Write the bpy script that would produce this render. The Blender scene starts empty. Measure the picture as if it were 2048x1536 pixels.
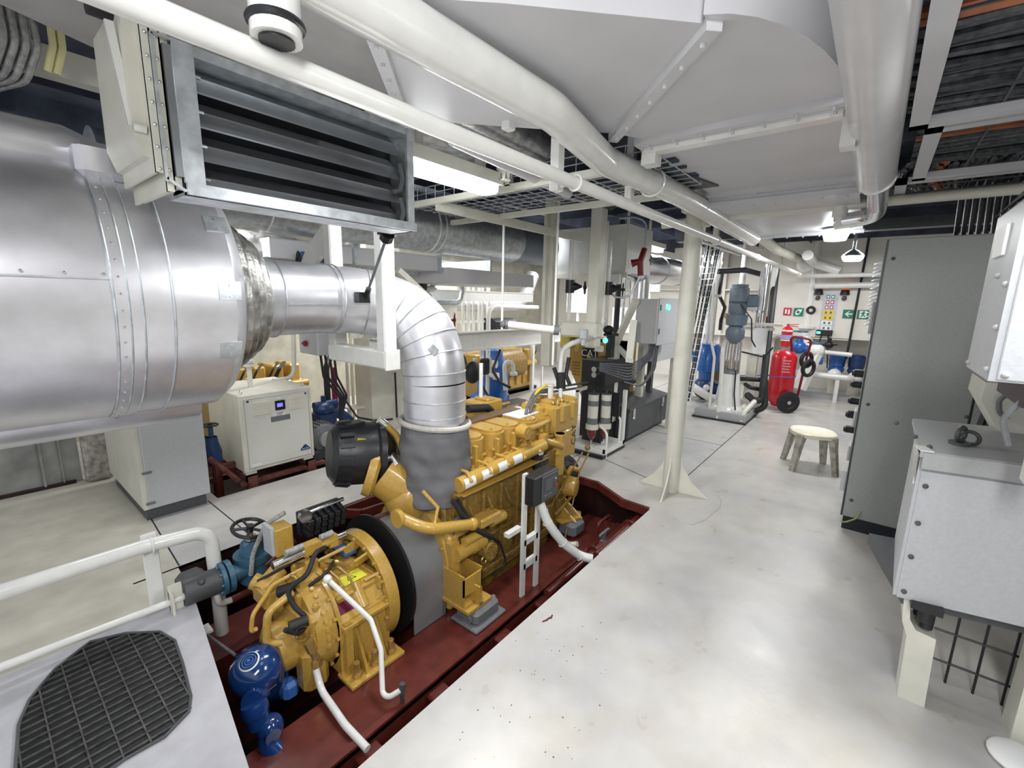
import bpy, math, random
from mathutils import Vector, Matrix
random.seed(7)
PI=math.pi
COL=bpy.context.scene.collection
# ------------------------------------------------------------------ camera
F=893.25; CP,CR,CY=[math.radians(a) for a in (10.731,-1.220,38.740)]; H=1.7
fw=Vector((math.cos(CP)*math.cos(CY),math.cos(CP)*math.sin(CY),-math.sin(CP)))
_rt=Vector((math.sin(CY),-math.cos(CY),0)); _dn=fw.cross(_rt)
rt=_rt*math.cos(CR)+_dn*math.sin(CR); dn=-_rt*math.sin(CR)+_dn*math.cos(CR)
cd=bpy.data.cameras.new('camera'); cam=bpy.data.objects.new('camera',cd); COL.objects.link(cam)
cd.sensor_width=36; cd.lens=F/2048*36; cd.clip_start=.02
M=Matrix((( rt.x,-dn.x,-fw.x,0),(rt.y,-dn.y,-fw.y,0),(rt.z,-dn.z,-fw.z,H),(0,0,0,1)))
cam.matrix_world=M
bpy.context.scene.camera=cam
def at(px,py,x=None,y=None,z=None,d=None):
    "point of the room seen at a photo position, on a known plane of the room"
    r=fw+rt*((px-1024)/F)+dn*((py-768)/F)
    t = x/r.x if x is not None else y/r.y if y is not None else (z-H)/r.z if z is not None else d
    return Vector((r.x*t,r.y*t,H+r.z*t))
# ------------------------------------------------------------------ materials
MATS={}
def mat(name,c,rough=.4,metal=0,bump=0,scale=8,var=.06,emit=None,spec=None,coat=0,alpha=1,trans=0):
    m=bpy.data.materials.new(name); m.use_nodes=True; nt=m.node_tree; b=nt.nodes['Principled BSDF']
    b.inputs['Roughness'].default_value=rough; b.inputs['Metallic'].default_value=metal
    if coat: b.inputs['Coat Weight'].default_value=coat; b.inputs['Coat Roughness'].default_value=.08
    if trans: b.inputs['Transmission Weight'].default_value=trans
    c=tuple(c)
    tc=nt.nodes.new('ShaderNodeTexCoord'); nz=nt.nodes.new('ShaderNodeTexNoise'); nz.inputs['Scale'].default_value=scale; nz.inputs['Detail'].default_value=5
    nt.links.new(tc.outputs['Object'],nz.inputs['Vector'])
    rp=nt.nodes.new('ShaderNodeValToRGB'); e=rp.color_ramp.elements
    e[0].position=.3; e[1].position=.7
    e[0].color=tuple(max(0,k*(1-var*2)) for k in c)+(1,); e[1].color=tuple(min(1,k*(1+var)) for k in c)+(1,)
    nt.links.new(nz.outputs['Fac'],rp.inputs['Fac']); nt.links.new(rp.outputs['Color'],b.inputs['Base Color'])
    if bump:
        bp=nt.nodes.new('ShaderNodeBump'); bp.inputs['Strength'].default_value=bump; bp.inputs['Distance'].default_value=.01
        nt.links.new(nz.outputs['Fac'],bp.inputs['Height']); nt.links.new(bp.outputs['Normal'],b.inputs['Normal'])
    if emit: b.inputs['Emission Color'].default_value=tuple(emit[:3])+(1,); b.inputs['Emission Strength'].default_value=emit[3]
    MATS[name]=m; return m
WHITE=mat('white_gloss_paint',(.80,.80,.77),.22,bump=.05,scale=14,var=.03,coat=.4)
CREAM=mat('cream_paint',(.72,.71,.62),.35,bump=.05,scale=6,var=.05)
WPLAIN=mat('white_label',(.85,.86,.86),.5,var=.02)
DUCT=mat('duct_grey_paint',(.62,.62,.64),.38,bump=.04,scale=3,var=.04)
GREY=mat('cabinet_grey_paint',(.40,.41,.41),.45,bump=.08,scale=60,var=.03)
LGREY=mat('cabinet_light_grey',(.50,.515,.535),.42,bump=.06,scale=60,var=.03)
HVG=mat('switchboard_grey',(.31,.325,.31),.5,bump=.08,scale=80,var=.03)
ALU=mat('aluminium_cladding',(.74,.74,.78),.34,.75,bump=.14,scale=6,var=.08)
GALV=mat('galvanised_steel',(.60,.64,.67),.38,.75,bump=.05,scale=22,var=.14)
DALU=mat('dark_aluminium',(.33,.36,.38),.35,.8,var=.06)
SLAT=mat('slat_steel',(.36,.38,.40),.3,.85,var=.06)
STEEL=mat('bright_steel',(.75,.75,.77),.2,1,var=.05)
CHROME=mat('chrome',(.85,.85,.86),.12,1,var=.03)
FOIL=mat('foil_insulation',(.45,.44,.42),.35,.8,bump=1.0,scale=16,var=.3)
FABRIC=mat('grey_heat_cloth',(.17,.17,.18),.85,bump=.5,scale=9,var=.1)
ROPE=mat('beige_hem',(.48,.46,.42),.9,bump=.3,scale=60)
YEL=mat('yellow_engine_paint',(.52,.32,.065),.3,bump=.2,scale=60,var=.06,coat=.3)
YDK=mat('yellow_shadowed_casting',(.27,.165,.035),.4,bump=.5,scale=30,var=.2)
BRASS=mat('brass_fitting',(.55,.38,.13),.35,.7,bump=.1,scale=40)
RED=mat('bilge_red_paint',(.125,.024,.018),.33,bump=.1,scale=12,var=.15,coat=.2)
REDK=mat('shadowed_bilge_red',(.022,.005,.004),.5,bump=.2,scale=8,var=.3)  # bilge red darkened to near black: pit shadow put into the colour
BLUE=mat('blue_pump_paint',(.02,.12,.42),.28,bump=.2,scale=20,var=.1,coat=.3)
NAVY=mat('navy_valve_paint',(.015,.045,.14),.35,bump=.2,scale=20,var=.15)
BLUG=mat('blue_grey_valve',(.05,.14,.22),.4,bump=.3,scale=20,var=.15)
LBLUE=mat('bright_blue_bracket',(.05,.16,.50),.45,bump=.1)
BLACK=mat('black_plastic',(.012,.013,.016),.38,bump=.1,scale=40)
RUBB=mat('black_rubber',(.018,.018,.02),.6,bump=.1,scale=40)
DGREY=mat('dark_grey_steel',(.075,.08,.085),.45,bump=.1,scale=20)
MGREY=mat('mid_grey_casting',(.17,.18,.19),.5,bump=.3,scale=30)
GUARD=mat('grey_guard_paint',(.20,.20,.205),.3,bump=.05,scale=10,var=.05,coat=.3)
BGREY=mat('blue_grey_motor',(.13,.17,.21),.45,bump=.2,scale=30)
CABLE=mat('grey_cable',(.14,.15,.17),.5,bump=.1,scale=50,var=.2)
CABLEL=mat('light_cable',(.34,.34,.33),.5,bump=.1,scale=50,var=.2)
ORNG=mat('orange_cable',(.50,.16,.06),.5,var=.2)
YELC=mat('yellow_cable_tie',(.65,.60,.30),.5)
CEIL=mat('dark_blue_grey_ceiling',(.045,.055,.085),.6,bump=.3,scale=5,var=.3)
FRED=mat('extinguisher_red',(.58,.012,.025),.25,coat=.4,var=.04)
CRED=mat('dark_red_valve',(.22,.015,.02),.35)
PINK=mat('magenta_pipe_paint',(.30,.02,.07),.4)
GREEN=mat('safety_green',(.01,.20,.11),.5,var=.03)
YSGN=mat('safety_yellow',(.85,.62,.03),.5,var=.03)
LEMON=mat('lemon_sticker',(.85,.85,.08),.5,var=.02)
SRED=mat('sign_red',(.55,.02,.05),.5,var=.03)
PURP=mat('maroon_plate',(.13,.012,.04),.25,.3)
BSTK=mat('blue_sticker',(.05,.13,.38),.45)
STOOLM=mat('yellowed_plastic',(.78,.74,.58),.4,bump=.05,scale=30,var=.06)
STLEG=mat('grimy_plastic',(.45,.43,.36),.5,bump=.1,scale=18,var=.25)
GLASS=mat('oily_red_glass',(.16,.015,.012),.08,coat=.5)
GLOWB=mat('blue_screen_glow',(.1,.1,.6),.4,emit=(.13,.12,.9,1.5))
GLOWC=mat('cyan_lamp_glow',(.1,.8,.7),.4,emit=(.1,.9,.75,2.2))
ORED=mat('orange_lamp_lens',(.8,.12,.03),.25,emit=(1,.15,.03,.5))
TUBE=mat('fluorescent_glow',(1,1,1),.4,emit=(.95,.98,1,14))
WOOD=mat('tan_carton',(.42,.26,.12),.7)
SCRN=mat('grey_screen',(.08,.09,.10),.2)
MARK=mat('black_ink',(.01,.01,.01),.5,var=0)
# ------------------------------------------------------------------ mesh builder
class MB:
    def __init__(s): s.v=[]; s.f=[]; s.sm=[]
    def add(s,vs,fs,smooth=False,xf=None):
        o=len(s.v)
        for p in vs:
            p=Vector(p); s.v.append(xf@p if xf is not None else p)
        for q in fs: s.f.append([o+i for i in q]); s.sm.append(smooth)
        return s
    def box(s,x0,x1,y0,y1,z0,z1,xf=None,b=0):
        if x0>x1:x0,x1=x1,x0
        if y0>y1:y0,y1=y1,y0
        if z0>z1:z0,z1=z1,z0
        if b>0:
            b=min(b,(x1-x0)*.45,(y1-y0)*.45,(z1-z0)*.45)
            vs=[];idx={}
            for i,(X,sx) in enumerate(((x0,1),(x1,-1))):
                for j,(Y,sy) in enumerate(((y0,1),(y1,-1))):
                    for k,(Z,sz) in enumerate(((z0,1),(z1,-1))):
                        idx[i,j,k]=len(vs)
                        vs+= [(X,Y+sy*b,Z+sz*b),(X+sx*b,Y,Z+sz*b),(X+sx*b,Y+sy*b,Z)]
            I=lambda i,j,k,a: idx[i,j,k]+a
            fs=[]
            for i in (0,1): fs.append([I(i,0,0,0),I(i,0,1,0),I(i,1,1,0),I(i,1,0,0)][::(1 if i==0 else -1)])
            for j in (0,1): fs.append([I(0,j,0,1),I(1,j,0,1),I(1,j,1,1),I(0,j,1,1)][::(1 if j==0 else -1)])
            for k in (0,1): fs.append([I(0,0,k,2),I(0,1,k,2),I(1,1,k,2),I(1,0,k,2)][::(1 if k==0 else -1)])
            for j in (0,1):
                for k in (0,1): fs.append([I(0,j,k,1),I(1,j,k,1),I(1,j,k,2),I(0,j,k,2)])
            for i in (0,1):
                for k in (0,1): fs.append([I(i,0,k,0),I(i,1,k,0),I(i,1,k,2),I(i,0,k,2)])
            for i in (0,1):
                for j in (0,1): fs.append([I(i,j,0,0),I(i,j,1,0),I(i,j,1,1),I(i,j,0,1)])
            for i in (0,1):
                for j in (0,1):
                    for k in (0,1): fs.append([I(i,j,k,0),I(i,j,k,1),I(i,j,k,2)])
            return s.add(vs,fs,False,xf)
        vs=[(x,y,z) for x in (x0,x1) for y in (y0,y1) for z in (z0,z1)]
        return s.add(vs,[(0,1,3,2),(4,6,7,5),(0,4,5,1),(2,3,7,6),(0,2,6,4),(1,5,7,3)],False,xf)
    def cbox(s,c,sx,sy,sz,xf=None,b=0):
        return s.box(c[0]-sx/2,c[0]+sx/2,c[1]-sy/2,c[1]+sy/2,c[2]-sz/2,c[2]+sz/2,xf,b)
    def bar(s,p0,p1,w,h,up=(0,0,1),b=0):
        "rectangular bar from p0 to p1, w across, h along up"
        p0=Vector(p0);p1=Vector(p1);d=(p1-p0);L=d.length;d.normalize()
        up=Vector(up)
        if abs(d.dot(up))>.98: up=Vector((1,0,0))
        a=d.cross(up).normalized(); u=a.cross(d)
        xf=Matrix(((d.x,a.x,u.x,p0.x),(d.y,a.y,u.y,p0.y),(d.z,a.z,u.z,p0.z),(0,0,0,1)))
        return s.box(0,L,-w/2,w/2,-h/2,h/2,xf,b)
    def prism(s,poly,axis,a0,a1):
        "poly in the two other axes (cyclic order), extruded along axis"
        n=len(poly); vs=[]
        for a in (a0,a1):
            for (p,q) in poly:
                vs.append({'x':(a,p,q),'y':(p,a,q),'z':(p,q,a)}[axis])
        fs=[list(range(n)),list(range(n,2*n))[::-1]]+[(i,(i+1)%n,n+(i+1)%n,n+i) for i in range(n)]
        return s.add(vs,fs)
    def tube(s,pts,r,seg=14,bend=0,cap=True,r1=None,smooth=True,bs=6):
        pts=[Vector(p) for p in pts]
        if bend and len(pts)>2:
            out=[pts[0]]
            for i in range(1,len(pts)-1):
                a,b,c=pts[i-1],pts[i],pts[i+1]
                u=(a-b);w=(c-b);lu,lw=u.length,w.length;u.normalize();w.normalize()
                ang=u.angle(w)
                if ang>3.1: out.append(b); continue
                t=min(bend/math.tan(ang/2),lu*.49,lw*.49)
                p,q=b+u*t,b+w*t
                R=t*math.tan(ang/2); cen=b+(u+w).normalized()*(R/math.sin(ang/2))
                for k in range(bs+1):
                    g=(p-cen).normalized().slerp((q-cen).normalized(),k/bs) if (p-cen).length>1e-6 else (p-cen)
                    out.append(cen+g*R)
            out.append(pts[-1]); pts=out
        n=len(pts); T=[]
        for i in range(n):
            a=pts[max(i-1,0)];b=pts[min(i+1,n-1)];T.append((b-a).normalized())
        up=Vector((0,0,1)) if abs(T[0].z)<.9 else Vector((1,0,0))
        N=T[0].cross(up).normalized(); vs=[];fs=[]
        for i in range(n):
            if i: N=(N-T[i]*N.dot(T[i])).normalized()
            B=T[i].cross(N)
            rr=r if r1 is None else (r[i] if isinstance(r,list) else r+(r1-r)*i/(n-1))
            if isinstance(r,list): rr=r[min(i,len(r)-1)]
            for k in range(seg):
                a=2*PI*k/seg; vs.append(pts[i]+(N*math.cos(a)+B*math.sin(a))*rr)
        for i in range(n-1):
            for k in range(seg): fs.append((i*seg+k,i*seg+(k+1)%seg,(i+1)*seg+(k+1)%seg,(i+1)*seg+k))
        s.add(vs,fs,smooth)
        if cap: s.add(vs[:seg],[list(range(seg))[::-1]]); s.add(vs[-seg:],[list(range(seg))])
        return s
    def cyl(s,p0,p1,r,seg=24,r1=None,cap=True):
        return s.tube([p0,p1],r if r1 is None else [r,r1],seg,cap=cap)
    def lathe(s,o,ax,prof,seg=28,smooth=True,a0=0,a1=2*PI,ref=None):
        "profile of (along, radius) turned about the axis ax through o"
        o=Vector(o);ax=Vector(ax).normalized(); up=Vector(ref) if ref else (Vector((0,0,1)) if abs(ax.z)<.9 else Vector((1,0,0)))
        N=(up-ax*up.dot(ax)).normalized();B=ax.cross(N); full=abs(a1-a0-2*PI)<1e-6; m=seg if full else seg+1
        vs=[];fs=[]
        for (h,r) in prof:
            for k in range(m):
                a=a0+(a1-a0)*k/seg; vs.append(o+ax*h+(N*math.cos(a)+B*math.sin(a))*max(r,1e-4))
        for i in range(len(prof)-1):
            for k in range(m if full else seg):
                fs.append((i*m+k,i*m+(k+1)%m,(i+1)*m+(k+1)%m,(i+1)*m+k))
        return s.add(vs,fs,smooth)
    def ring(s,c,ax,R,r,seg=28,rs=8,a0=0,a1=2*PI):
        c=Vector(c);ax=Vector(ax).normalized(); up=Vector((0,0,1)) if abs(ax.z)<.9 else Vector((1,0,0))
        N=(up-ax*up.dot(ax)).normalized();B=ax.cross(N);vs=[];fs=[]; full=abs(a1-a0-2*PI)<1e-6; m=seg if full else seg+1
        for k in range(m):
            a=a0+(a1-a0)*k/seg; e=N*math.cos(a)+B*math.sin(a)
            for j in range(rs):
                q=2*PI*j/rs; vs.append(c+e*(R+r*math.cos(q))+ax*(r*math.sin(q)))
        for k in range(m if full else seg):
            for j in range(rs): fs.append((k*rs+j,((k+1)%m)*rs+j,((k+1)%m)*rs+(j+1)%rs,k*rs+(j+1)%rs))
        return s.add(vs,fs,True)
    def sphere(s,c,r,seg=16,rings=10,sc=(1,1,1)):
        c=Vector(c);vs=[];fs=[]
        for i in range(rings+1):
            t=PI*i/rings
            for k in range(seg):
                a=2*PI*k/seg; vs.append((c.x+r*sc[0]*max(math.sin(t),1e-4)*math.cos(a),c.y+r*sc[1]*max(math.sin(t),1e-4)*math.sin(a),c.z+r*sc[2]*math.cos(t)))
        for i in range(rings):
            for k in range(seg): fs.append((i*seg+k,i*seg+(k+1)%seg,(i+1)*seg+(k+1)%seg,(i+1)*seg+k))
        return s.add(vs,fs,True)
    def bolts(s,c,ax,R,n,r=.008,h=.01,a0=0):
        c=Vector(c);ax=Vector(ax).normalized(); up=Vector((0,0,1)) if abs(ax.z)<.9 else Vector((1,0,0))
        N=(up-ax*up.dot(ax)).normalized();B=ax.cross(N)
        for k in range(n):
            a=a0+2*PI*k/n; p=c+(N*math.cos(a)+B*math.sin(a))*R; s.cyl(p,p+ax*h,r,6)
        return s
    def build(s,name,m,parent=None,ang=35,weld=False):
        me=bpy.data.meshes.new(name); me.from_pydata([tuple(v) for v in s.v],[],s.f); me.update()
        me.polygons.foreach_set('use_smooth',s.sm); me.materials.append(m)
        import bmesh
        bm=bmesh.new(); bm.from_mesh(me); bmesh.ops.remove_doubles(bm,verts=bm.verts,dist=1e-5) if not weld else None
        bmesh.ops.recalc_face_normals(bm,faces=bm.faces); bm.to_mesh(me); bm.free()
        try: me.set_sharp_from_angle(angle=math.radians(ang))
        except Exception: pass
        o=bpy.data.objects.new(name,me); COL.objects.link(o)
        if parent is not None:
            o.parent=parent; o.matrix_parent_inverse=Matrix.Translation(parent_world(parent)).inverted()
        return o
def parent_world(p):
    v=Vector(p.location)
    return v
def thing(name,label,cat,loc,group=None):
    o=bpy.data.objects.new(name,None); COL.objects.link(o); o.location=loc; o.empty_display_size=.05
    o['label']=label; o['category']=cat
    if group: o['group']=group
    return o
def tag(o,label,cat,group=None):
    o['label']=label; o['category']=cat
    if group: o['group']=group
    return o
def sub(name,mb,m,parentpart,label=None):
    "a piece of a part (thing > part > sub-part): parts stay at the origin offset of their thing"
    o=mb.build(name,m); o.parent=parentpart
    # world matrix of the part is identity (vertices are in room coordinates)
    o.matrix_parent_inverse=Matrix.Identity(4)
    if label: o['label']=label
    return o
SPLIT={'casting_detail','rivet','bolt_head','panel_screw','seam_ring','seam_band','seam_bead','hinge','latch','lifting_eye','lock','foot','pipe_coupling','connector','front_handle','return_spring','clamp','button','plug','vent_grille','white_band','strap','badge_mark','lantern_rod','slot','socket','vent_louvre','pipe_flange','cap_seal','jacket_rim','gasket','injector_line','sensor_cable','stay_rod','web_plate','wiring_loom','label','cable','cross_bar','upright','tape_band','cable_tail','rubber_boot','hinge','coiled_hose','drain_pipe','front_pipe','hose_run','steel_band','pictogram','pictogram_mark','servo_cylinder','flange_frame','feet','earth_strap','rear_panel','drip_edge','inspection_grille','support_post','gauge','front_pipe','frame','black_motor','mounting_frame'}
def islands(mb):
    n=len(mb.v); par=list(range(n))
    def fd(a):
        while par[a]!=a: par[a]=par[par[a]]; a=par[a]
        return a
    key={}
    for i,v in enumerate(mb.v):
        k=(round(v.x,5),round(v.y,5),round(v.z,5))
        if k in key: par[fd(i)]=fd(key[k])
        else: key[k]=i
    for q in mb.f:
        for a in q[1:]: par[fd(a)]=fd(q[0])
    g={}
    for fi,q in enumerate(mb.f): g.setdefault(fd(q[0]),[]).append(fi)
    out=[]
    for fl in g.values():
        b=MB(); mp={}
        for fi in fl:
            q=[]
            for a in mb.f[fi]:
                if a not in mp: mp[a]=len(b.v); b.v.append(mb.v[a])
                q.append(mp[a])
            b.f.append(q); b.sm.append(mb.sm[fi])
        out.append(b)
    return out
def part(name,mb,m,parent,label=None):
    if name in SPLIT and parent.type=='EMPTY':
        bs=islands(mb)
        if 1<len(bs)<=60:
            for b in bs:
                o=b.build(name,m,parent)
                if label: o['label']=label
            return o
    o=mb.build(name,m,parent)
    if label: o['label']=label
    return o
def single(name,mb,m,label,cat,group=None):
    return tag(mb.build(name,m),label,cat,group)
def struct(name,mb,m):
    o=mb.build(name,m); o['kind']='structure'; return o
def lettering(txt,size,origin,right,up,m,parent,name='lettering',depth=.001,align='CENTER'):
    cu=bpy.data.curves.new(name,'FONT'); cu.body=txt; cu.size=size; cu.align_x=align; cu.align_y='CENTER'; cu.extrude=depth/2
    to=bpy.data.objects.new(name,cu); COL.objects.link(to)
    dg=bpy.context.evaluated_depsgraph_get(); me=bpy.data.meshes.new_from_object(to.evaluated_get(dg))
    bpy.data.objects.remove(to)
    r=Vector(right).normalized();u=Vector(up); u=(u-r*u.dot(r)).normalized(); n=r.cross(u); o=Vector(origin)
    me.transform(Matrix(((r.x,u.x,n.x,o.x),(r.y,u.y,n.y,o.y),(r.z,u.z,n.z,o.z),(0,0,0,1))))
    me.materials.clear(); me.materials.append(m)
    ob=bpy.data.objects.new(name,me); COL.objects.link(ob)
    if parent is not None:
        ob.parent=parent
        ob.matrix_parent_inverse=Matrix.Translation(parent.location).inverted() if parent.type=='EMPTY' else Matrix.Identity(4)
    return ob
# ================================================================== SETTING
def floor_mat():
    m=bpy.data.materials.new('floor_epoxy_paint'); m.use_nodes=True; nt=m.node_tree; N=nt.nodes; L=nt.links; b=N['Principled BSDF']
    tc=N.new('ShaderNodeTexCoord')
    n1=N.new('ShaderNodeTexNoise'); n1.inputs['Scale'].default_value=.9; n1.inputs['Detail'].default_value=6; n1.inputs['Roughness'].default_value=.6
    n2=N.new('ShaderNodeTexNoise'); n2.inputs['Scale'].default_value=38; n2.inputs['Detail'].default_value=3
    n3=N.new('ShaderNodeTexNoise'); n3.inputs['Scale'].default_value=5; n3.inputs['Detail'].default_value=8
    for n in (n1,n2,n3): L.new(tc.outputs['Object'],n.inputs['Vector'])
    r1=N.new('ShaderNodeValToRGB'); e=r1.color_ramp.elements; e[0].position=.3;e[1].position=.68
    e[0].color=(.44,.44,.46,1); e[1].color=(.64,.62,.565,1)
    L.new(n1.outputs['Fac'],r1.inputs['Fac'])
    r3=N.new('ShaderNodeValToRGB'); e=r3.color_ramp.elements; e[0].position=.3;e[1].position=.6; e[0].color=(.9,.88,.85,1); e[1].color=(1,1,1,1)
    L.new(n3.outputs['Fac'],r3.inputs['Fac'])
    mx=N.new('ShaderNodeMixRGB'); mx.blend_type='MULTIPLY'; mx.inputs[0].default_value=1
    L.new(r1.outputs['Color'],mx.inputs[1]); L.new(r3.outputs['Color'],mx.inputs[2])
    L.new(mx.outputs['Color'],b.inputs['Base Color'])
    rr=N.new('ShaderNodeMapRange'); rr.inputs[3].default_value=.2; rr.inputs[4].default_value=.42
    L.new(n3.outputs['Fac'],rr.inputs[0]); L.new(rr.outputs[0],b.inputs['Roughness'])
    bp=N.new('ShaderNodeBump'); bp.inputs['Strength'].default_value=.12; bp.inputs['Distance'].default_value=.004
    L.new(n2.outputs['Fac'],bp.inputs['Height']); L.new(bp.outputs['Normal'],b.inputs['Normal'])
    return m
FLOORM=floor_mat()
PLATEM=mat('grey_deck_plate_paint',(.50,.50,.53),.34,bump=.15,scale=9,var=.06)
BEIGE=mat('worn_beige_floor_paint',(.55,.53,.45),.5,bump=.2,scale=5,var=.08)
WALLM=mat('off_white_bulkhead_paint',(.76,.73,.67),.4,bump=.05,scale=4,var=.03)
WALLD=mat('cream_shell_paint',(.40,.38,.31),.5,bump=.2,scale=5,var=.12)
WALLS=mat('stained_steel_wall',(.34,.35,.34),.45,.3,bump=.1,scale=4,var=.2)
f=MB(); T=-.012
def deck(poly,z=0,t=.012,mb=None): (mb or f).prism(poly,'z',z-t,z)
deck([(-1.5,-3),(11,-3),(11,1.26),(.42,1.26),(.44,1.2),(-1.5,1.2)])
deck([(3.45,1.26),(11,1.26),(11,3.2),(3.66,3.2),(3.66,1.86),(3.46,1.51)])
deck([(.68,3.2),(11,3.2),(11,4.12),(.74,4.12)])
deck([(2.45,4.12),(11,4.12),(11,6.9),(2.45,6.9)])
deck([(.74,4.12),(1.2,4.12),(1.2,6.9),(.74,6.9)])
struct('floor',f,FLOORM)
g=MB(); deck([(-1.5,1.2),(.44,1.2),(.46,1.56),(.655,2.84),(-1.5,2.76)],z=.004,t=.02,mb=g); struct('floor',g,PLATEM)
g=MB(); deck([(-1.5,2.76),(.655,2.84),(.68,3.2),(.74,4.12),(.74,6.9),(-1.5,6.9)],z=0,t=.012,mb=g); struct('floor',g,BEIGE)
# thin deck seams
g=MB()
for a,b in (((3.9,1.26),(10.5,1.262)),((3.66,2.4),(10.5,2.4)),((1.13,3.2),(1.13,4.12)),((2.3,3.2),(2.6,4.12)),((4.37,2.38),(4.0,1.3)),((5.7,1.26),(5.7,2.6)),((.69,3.22),(.745,4.12)),((3.66,3.3),(10,3.3))):
    g.bar((a[0],a[1],.0005),(b[0],b[1],.0005),.008,.002)
struct('trim_1',g,MARK)
# pit lining
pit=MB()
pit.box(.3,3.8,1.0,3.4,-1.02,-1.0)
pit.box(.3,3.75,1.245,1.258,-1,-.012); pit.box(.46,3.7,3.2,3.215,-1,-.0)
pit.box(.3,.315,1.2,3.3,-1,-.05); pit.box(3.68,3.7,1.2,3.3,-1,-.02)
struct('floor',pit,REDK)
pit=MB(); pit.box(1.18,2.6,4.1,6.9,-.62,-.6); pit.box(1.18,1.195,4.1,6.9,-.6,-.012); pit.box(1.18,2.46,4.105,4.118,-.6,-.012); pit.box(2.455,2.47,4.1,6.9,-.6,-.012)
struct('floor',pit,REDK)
# coaming of the pit at the far end and at the notch
g=MB()
for a,b in (((3.45,1.27),(3.46,1.53)),((3.46,1.51),(3.66,1.87)),((3.65,1.86),(3.65,3.2)),((1.6,3.17),(3.65,3.17)),((1.75,3.17),(1.86,3.02)),((1.86,3.02),(2.2,2.98))):
    g.bar((a[0],a[1],-.025),(b[0],b[1],-.025),.03,.07)
struct('trim_2',g,RED)
w=MB(); w.box(10.6,10.7,-3,8.6,0,3.1); struct('wall_back',w,WALLM)
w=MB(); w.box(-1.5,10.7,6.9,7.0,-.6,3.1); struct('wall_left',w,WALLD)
w=MB(); w.box(-1.5,10.7,-3.05,-3,0,3.1); struct('wall_right',w,WALLM)
w=MB(); w.box(-1.5,10.7,-3,7,3.0,3.1)
struct('ceiling',w,CEIL)
w=MB()
for y in (1.1+.9*k for k in range(7)): w.box(-1.5,10.6,y,y+.012,2.82,3.0)
for x in (0.2+1.3*k for k in range(8)): w.box(x,x+.012,-3,6.9,2.78,3.0)
struct('trim_3',w,CEIL)
# stiffeners of the back bulkhead
w=MB()
w.box(10.45,10.6,-2.9,5,1.98,2.01); w.box(10.35,10.6,.9,5,1.04,1.06)
for y in (1.55,2.6,3.4,4.4): w.box(10.46,10.6,y,y+.05,0,3)
struct('trim_4',w,WALLM)
# low steel wall behind the plate floor
g=MB()
g.box(-1.5,.545,5.42,5.46,0,1.4); g.box(.30,.315,5.38,5.42,0,1.4); g.box(.42,.43,5.39,5.42,0,1.4)
struct('wall_low',g,WALLS)
g=MB(); g.bar((-1.5,5.40,.01),(.5,5.41,.01),.06,.03); struct('trim_6',g,REDK)
# ================================================================== LIGHTS
def area(n,loc,sx,sy,e,rot=(0,0,0),col=(1,1,1)):
    l=bpy.data.lights.new(n,'AREA'); l.shape='RECTANGLE'; l.size=sx; l.size_y=sy; l.energy=e; l.color=col
    o=bpy.data.objects.new(n,l); COL.objects.link(o); o.location=loc; o.rotation_euler=rot; return o
def point(n,loc,e,r=.1,col=(1,1,1)):
    l=bpy.data.lights.new(n,'POINT'); l.energy=e; l.shadow_soft_size=r; l.color=col
    o=bpy.data.objects.new(n,l); COL.objects.link(o); o.location=loc; return o
W=bpy.data.worlds.new('world'); bpy.context.scene.world=W; W.use_nodes=True
W.node_tree.nodes['Background'].inputs[0].default_value=(.95,.97,1,1); W.node_tree.nodes['Background'].inputs[1].default_value=.72
sc=bpy.context.scene; sc.view_settings.view_transform='Standard'; sc.view_settings.look='None'; sc.view_settings.exposure=0.28
sc.cycles.max_bounces=8; sc.cycles.sample_clamp_indirect=6
area('lamp_light',(-.6,-.4,2.6),1.2,.3,46,(math.radians(20),math.radians(-35),0))
area('lamp_light',(1.7,-.7,2.33),.2,1.1,34)
area('lamp_light',(2.2,2.0,2.3),.9,.12,22,(0,0,.0))
area('lamp_light',(1.0,3.9,2.5),1.2,.2,22)
area('lamp_light',(4.9,3.6,2.55),1.2,.2,45)
area('lamp_light',(3.8,5.3,2.5),1.2,.2,40)
area('lamp_light',(7.2,2.9,2.6),1.2,.2,50)
area('lamp_light',(7.6,5.2,2.6),1.2,.2,45)
area('lamp_light',(5.6,.6,2.35),.3,.6,26)
area('lamp_light',(8.2,.3,2.6),.2,1.0,34)
area('lamp_light',(8.9,2.6,2.6),.2,1.0,22)
point('lamp_light',(.9,1.3,1.9),4,.2)
area('lamp_light',(3.4,4.9,2.6),1.2,.3,45)
area('lamp_light',(5.6,5.9,2.6),1.2,.3,45)
# ================================================================== HELPERS for plant items
def handwheel(mb,c,ax,R,r=.008,sp=4,seg=22):
    mb.ring(c,ax,R,r,seg,6); c=Vector(c); a=Vector(ax).normalized()
    up=Vector((0,0,1)) if abs(a.z)<.9 else Vector((1,0,0)); N=(up-a*up.dot(a)).normalized();B=a.cross(N)
    for k in range(sp):
        t=2*PI*k/sp+.4; mb.cyl(c-a*.0,c+(N*math.cos(t)+B*math.sin(t))*R,r*.8,6)
    mb.cyl(c-a*.02,c+a*.02,r*2,10); return mb
def flange(mb,c,ax,r,t=.02,n=8):
    c=Vector(c);a=Vector(ax).normalized(); mb.cyl(c-a*t/2,c+a*t/2,r,24); mb.bolts(c+a*t/2,a,r*.8,n,r*.08,.008); mb.bolts(c-a*t/2,-a,r*.8,n,r*.08,.008); return mb
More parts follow.
